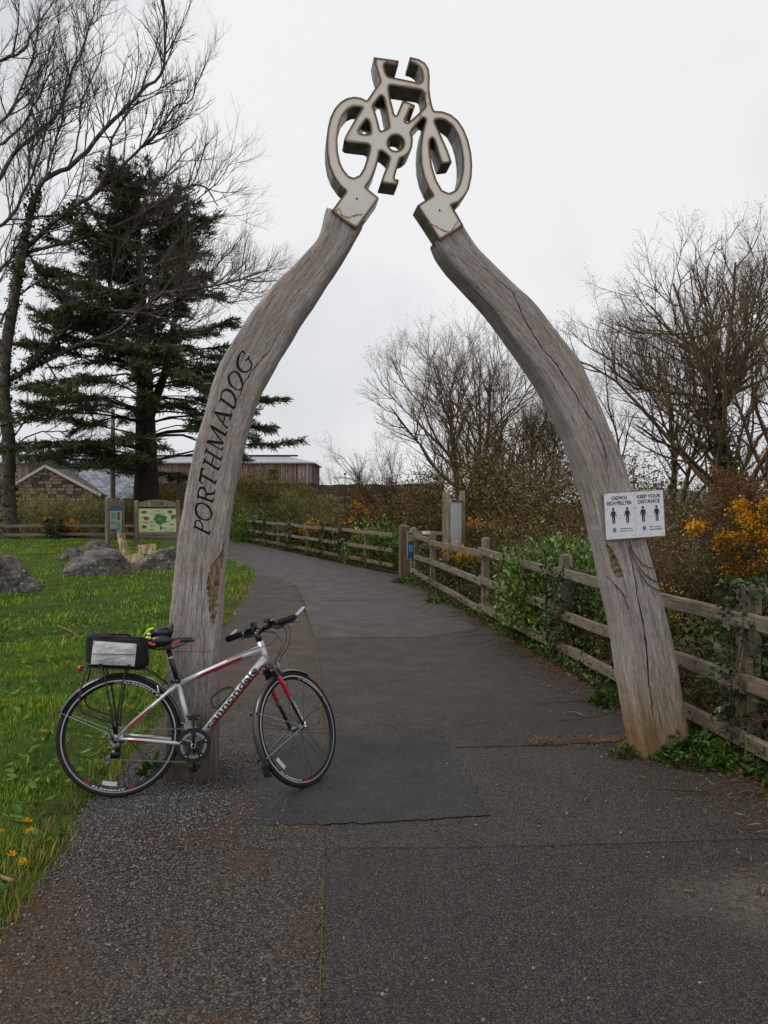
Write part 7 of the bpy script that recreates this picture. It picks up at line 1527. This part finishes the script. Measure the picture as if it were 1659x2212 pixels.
# ground under the right-hand scrub, raised a little and dark with litter
b = MB(); V = []; yy = np.arange(1.0, 40, .6); F = []
for y in yy:
    fx_ = fence_x(y) if y < 17.8 else ffence_x(y)
    for k, o in enumerate((-.12, .0, .3, 1, 2.5, 6, 14)): V.append((fx_ + o + RNG.normal(0, .02), y, [-.012, .02, .05, .08, .1, .1, .05][k] + RNG.normal(0, .008)))
b.add(V, [(i * 7 + j, i * 7 + j + 1, (i + 1) * 7 + j + 1, (i + 1) * 7 + j) for i in range(len(yy) - 1) for j in range(6)]); k = NT('litter_soil'); v = k.coord('World'); n1 = k.noise(v, 14, 7, .7); k.col(k.ramp(n1, [(.3, srgb('#191510')), (.5, srgb('#30271b')), (.68, srgb('#493a28'))])); k.set(.95, 0, .1); k.nrm(k.bump(n1, .9, .03)); o = b.build('scrub_bank', k.m, None, True); o['kind'] = 'structure'
# weeds at the foot of the right timber and on the verge: countable clumps
def weed(px, py, r, n, size, label, seed, mat='weed', h=.13):
    rg = np.random.default_rng(seed); g = gnd(px, py); root = empty('weed_clump', g, label, 'weed', 'weed clumps along the path edge'); a = rg.uniform(0, 2 * PI, n); rr = r * np.sqrt(rg.random(n)); p = np.stack([rr * np.cos(a), rr * np.sin(a), h * rg.random(n) * (1.1 - rr / r)], 1)
    leaves('leaves', p, size, G[mat], root, R=dir_rot(np.stack([np.cos(a), np.sin(a), .35 + 0 * a], 1) + rg.normal(0, .5, (n, 3)), rg), tv=LEAF_V, tq=LEAF_Q, rg=rg)
weed(1490, 1640, .23, 800, .042, 'leafy green weeds at the foot of the right timber', 1, h=.2)
weed(1580, 1650, .22, 520, .04, 'weeds under the lowest rail right of the timber foot', 2, h=.16)
weed(1345, 1632, .07, 60, .05, 'tiny yellowish weed left of the right timber foot', 3, 'bramble', .08)
weed(1325, 1520, .17, 260, .06, 'pale green weed patch left of the right timber below the fence', 4, h=.14)
weed(1120, 1372, .25, 260, .06, 'weeds on the verge below the green bush', 5, h=.16)
weed(960, 1300, .3, 240, .07, 'green weed patch on the path edge below the gorse', 6, h=.14)
weed(885, 1258, .35, 240, .08, 'weeds at the foot of the thick gate post', 7, h=.14)
weed(338, 1668, .09, 90, .06, 'small dark weed at the foot of the left timber', 8, h=.10)
# litter and grit
def fleck(name, n, gen, size, mat, label, cat, seed, tilt=.25, tv=LEAF2_V, z=.02):
    rg = np.random.default_rng(seed); xy = gen(rg, n); P = np.column_stack([xy, np.full(n, z)]); return tag(leaves(name, P, size, mat, None, R=rand_rot(n, tilt, rg), tv=tv, rg=rg, var=.5), label, cat, kind='stuff')
def edge_gen(rg, n): y = 3.2 + 14 * rg.random(n) ** 1.6; return np.stack([fence_x(y) - .12 - rg.exponential(.16, n) * (.6 + .8 * (smooth_noise(np.stack([y, y * 0], 1), 2.2, 4) > 0)), y], 1)
fleck('leaf_litter', 3800, edge_gen, .045, G['litter'], 'brown leaf and twig litter along the right path edge', 'litter', 5, tv=[(0, 0, 0), (.5, -.07, .03), (1, 0, 0), (.5, .07, .02)])
fleck('leaf_litter_strip', 420, lambda rg, n: np.stack([rg.uniform(.95, 1.75, n), 5.33 + .05 * (rg.random(n) - .5) + rg.normal(0, .05, n)], 1), .04, G['litter'], 'brown needles gathered along the crack by the right timber', 'litter', 6, tv=[(0, 0, 0), (.5, -.07, .03), (1, 0, 0), (.5, .07, .02)])
def chips(name, n, gen, size, cols, label, seed):
    rg = np.random.default_rng(seed); xy = gen(rg, n); k = np.array([(x, y, z) for z in (-.4, .4) for y in (-.5, .5) for x in (-.6, .6)]); q = [(0, 2, 3, 1), (4, 5, 7, 6), (0, 1, 5, 4), (2, 6, 7, 3), (0, 4, 6, 2), (1, 3, 7, 5)]
    k = k * np.array([1, 1, .7]); k[4:] *= np.array([.7, .75, 1]); V, Q = scatter(k, q, np.column_stack([xy, np.full(n, .006)]), rand_rot(n, .35, rg), size * np.clip(rg.normal(1, .35, n), .4, 2)); o = link(name, fast_mesh(name, V, Q), leafmat(name + '_stone', cols, .6, 0), None); return tag(o, label, 'gravel', kind='stuff')
chips('loose_gravel', 11000, lambda rg, n: np.stack([np.clip(-1.3 + rg.normal(0, .30, n), -1.75, -.55), 4.15 + rg.normal(0, .6, n)], 1), .0062, ['#3a3b3d', '#55575a', '#6e7073', '#8b8c8e', '#5c4a38'], 'loose grey chippings round the foot of the left timber', 8)
chips('scattered_grit', 420, lambda rg, n: np.stack([rg.uniform(-1.4, 2.3, n), 2.3 + 4.5 * rg.random(n) ** 1.3], 1), .008, ['#4b4845', '#5d5a56', '#77726a', '#948f86'], 'pale loose grit scattered over the tarmac', 9)

# ------------------------------------------------------------------ lawn grass and flowers
BLADE_V = [(-.035, 0, 0), (.035, 0, 0), (-.028, .13, .55), (.028, .13, .55), (-.006, .42, 1), (.006, .42, 1)]; BLADE_Q = [(0, 1, 3, 2), (2, 3, 5, 4)]
def grass(n, y0, y1, umax, hgt, seed, pw=1.0, mat='grass', wid=1.0, dens=None, name='grass'):
    rg = np.random.default_rng(seed); y = y0 + (y1 - y0) * rg.random(n) ** pw; u = umax * rg.random(n) ** 1.05; x = edge_x(y) - u + .02
    keep = (np.abs(x) < y * .66 + .8); x, y, u = x[keep], y[keep], u[keep]
    cl = smooth_noise(np.stack([x, y], 1), 2.4, 31); k2 = rg.random(len(x)) < np.clip(.75 + .5 * cl, .25, 1); x, y, cl = x[k2], y[k2], cl[k2]; m = len(x)
    z = lawn_z(x, y); a = rg.uniform(0, 2 * PI, m); t = rg.normal(0, .35, m); c, s = np.cos(a), np.sin(a); ct, st = np.cos(t), np.sin(t)
    R = np.zeros((m, 3, 3)); R[:, 0, 0] = c; R[:, 1, 0] = s; R[:, 0, 1] = -s * ct; R[:, 1, 1] = c * ct; R[:, 2, 1] = st; R[:, 0, 2] = s * st; R[:, 1, 2] = -c * st; R[:, 2, 2] = ct
    S = hgt * np.clip(rg.normal(1, .3, m), .4, 1.9) * (1 + .6 * cl + .35 * smooth_noise(np.stack([x, y], 1), 7.0, 8)); S3 = np.stack([S * wid * np.clip(rg.normal(1, .2, m), .6, 1.5), S, S], 1)
    V, Q = scatter(BLADE_V, BLADE_Q, np.stack([x, y, z], 1), R, S3); return link(name, fast_mesh(name, V, Q), G[mat], None)
tag(grass(155000, 2.2, 9, 5.0, .031, 41, 1.0, wid=1.5), 'short lawn grass on the near left', 'grass', kind='stuff')
tag(grass(100000, 8.5, 34.5, 19, .047, 42, 1.15, wid=3.6), 'lawn grass stretching back to the boulders', 'grass', kind='stuff')
tag(grass(6000, 2.2, 17, .22, .05, 43, 1.2, 'dry', 1.0, name='dry_grass'), 'straw-coloured dead grass at the lawn edge', 'dry grass', kind='stuff')
rg = np.random.default_rng(66); n = 5200; y = 2.3 + 9 * rg.random(n) ** 1.35; cx_ = edge_x(y) - .1 - 3.5 * rg.random(n) ** 1.3; cl = smooth_noise(np.stack([cx_, y], 1), 3.4, 12); kk = cl > -.05; P = np.stack([cx_[kk], y[kk], lawn_z(cx_[kk], y[kk]) + .015 + .03 * rg.random(kk.sum())], 1); a = rg.uniform(0, 2 * PI, len(P))
stuffleaf('lawn_weed_leaves', P, .055, G['broad'], 'broad dandelion and dock leaves among the near grass', 'weeds', rg=rg, R=dir_rot(np.stack([np.cos(a), np.sin(a), .30 + .25 * rg.random(len(P))], 1), rg))
proto = None
def dandelion(px, py, label, s=1.0):
    g = gnd(px, py + 12, .03); root = empty('dandelion', g, label, 'dandelion', 'dandelions in the lawn'); z = .085 * s
    b = MB(); b.tube([(0, 0, -.03), (.004, 0, .04), (.002, -.006, z)], .0022, 5); b.build('stem', G['broad'], root)
    rg = np.random.default_rng(int(px * 7 + py)); n = 30; a = rg.uniform(0, 2 * PI, n); e = rg.uniform(.15, 1.2, n); D = np.stack([np.cos(a) * np.cos(e), np.sin(a) * np.cos(e) - .3, np.sin(e)], 1); leaves('flower_head', np.tile([[.002, -.006, z]], (n, 1)), .024 * s, G['dandelion'], root, R=dir_rot(D, rg), tv=[(0, -.06, 0), (1, -.12, 0), (1.05, .12, 0), (0, .06, 0)], rg=rg, var=.15)
for px, py, lab in ((60, 1794, 'upper of two close dandelions at the near lawn edge'), (66, 1816, 'lower of two close dandelions at the near lawn edge'), (4, 1818, 'dandelion at the very left edge, near the path'), (28, 1868, 'small dandelion low on the left edge of the lawn'), (50, 1888, 'lowest dandelion, closest to the gravel path'), (184, 1529, 'dandelion seen through the rear rack of the bicycle'), (285, 1536, 'dandelion between rear wheel and left timber'), (110, 1423, 'dandelion just left of the rack bag'), (148, 1435, 'dandelion under the lower left of the rack bag'), (85, 1533, 'dandelion left of the rear wheel'), (236, 1540, 'dandelion behind the rear wheel spokes'), (158, 1352, 'dandelion on the lawn above the rack bag')):
    dandelion(px, py, lab, .85)
for px, py, lab in ((20, 1400, 'tiny dandelion at the left edge, level with the rack bag'), (60, 1445, 'tiny dandelion well left of the rear lamp'), (95, 1590, 'tiny dandelion beside the left rim of the rear wheel'), (130, 1330, 'tiny dandelion below the middle boulder'), (40, 1340, 'tiny dandelion below the leftmost boulder'), (320, 1395, 'tiny dandelion between rack bag and saddle'), (300, 1420, 'tiny dandelion under the saddle, left of the timber'), (12, 1520, 'tiny dandelion at the left edge, level with the wheel top')): dandelion(px, py, lab, .8)
for k, (pts, lab) in enumerate((([(125, 1352), (150, 1362), (172, 1378)], 'fallen twig lying on the lawn left of the timber'), ([(-8, 1890), (12, 1898), (30, 1903)], 'pale stick at the left edge of the near lawn'), ([(1352, 1588), (1380, 1572), (1395, 1545)], 'curved fallen twig left of the right timber'), ([(1215, 1540), (1240, 1538), (1262, 1546)], 'thin pale twig on the tarmac below the fence'))):
    b = MB(); q = np.array([gnd(*p, .05 if k < 2 else .018) for p in pts]); o = q[0].copy(); b.tube(catmull(q - o, 4), .009 if k < 3 else .005, 6); t_ = b.build('twig', simple('dry_twig', '#7b6650', .85, var=.3, scale=20), None, True); t_.location = o; tag(t_, lab, 'twig')
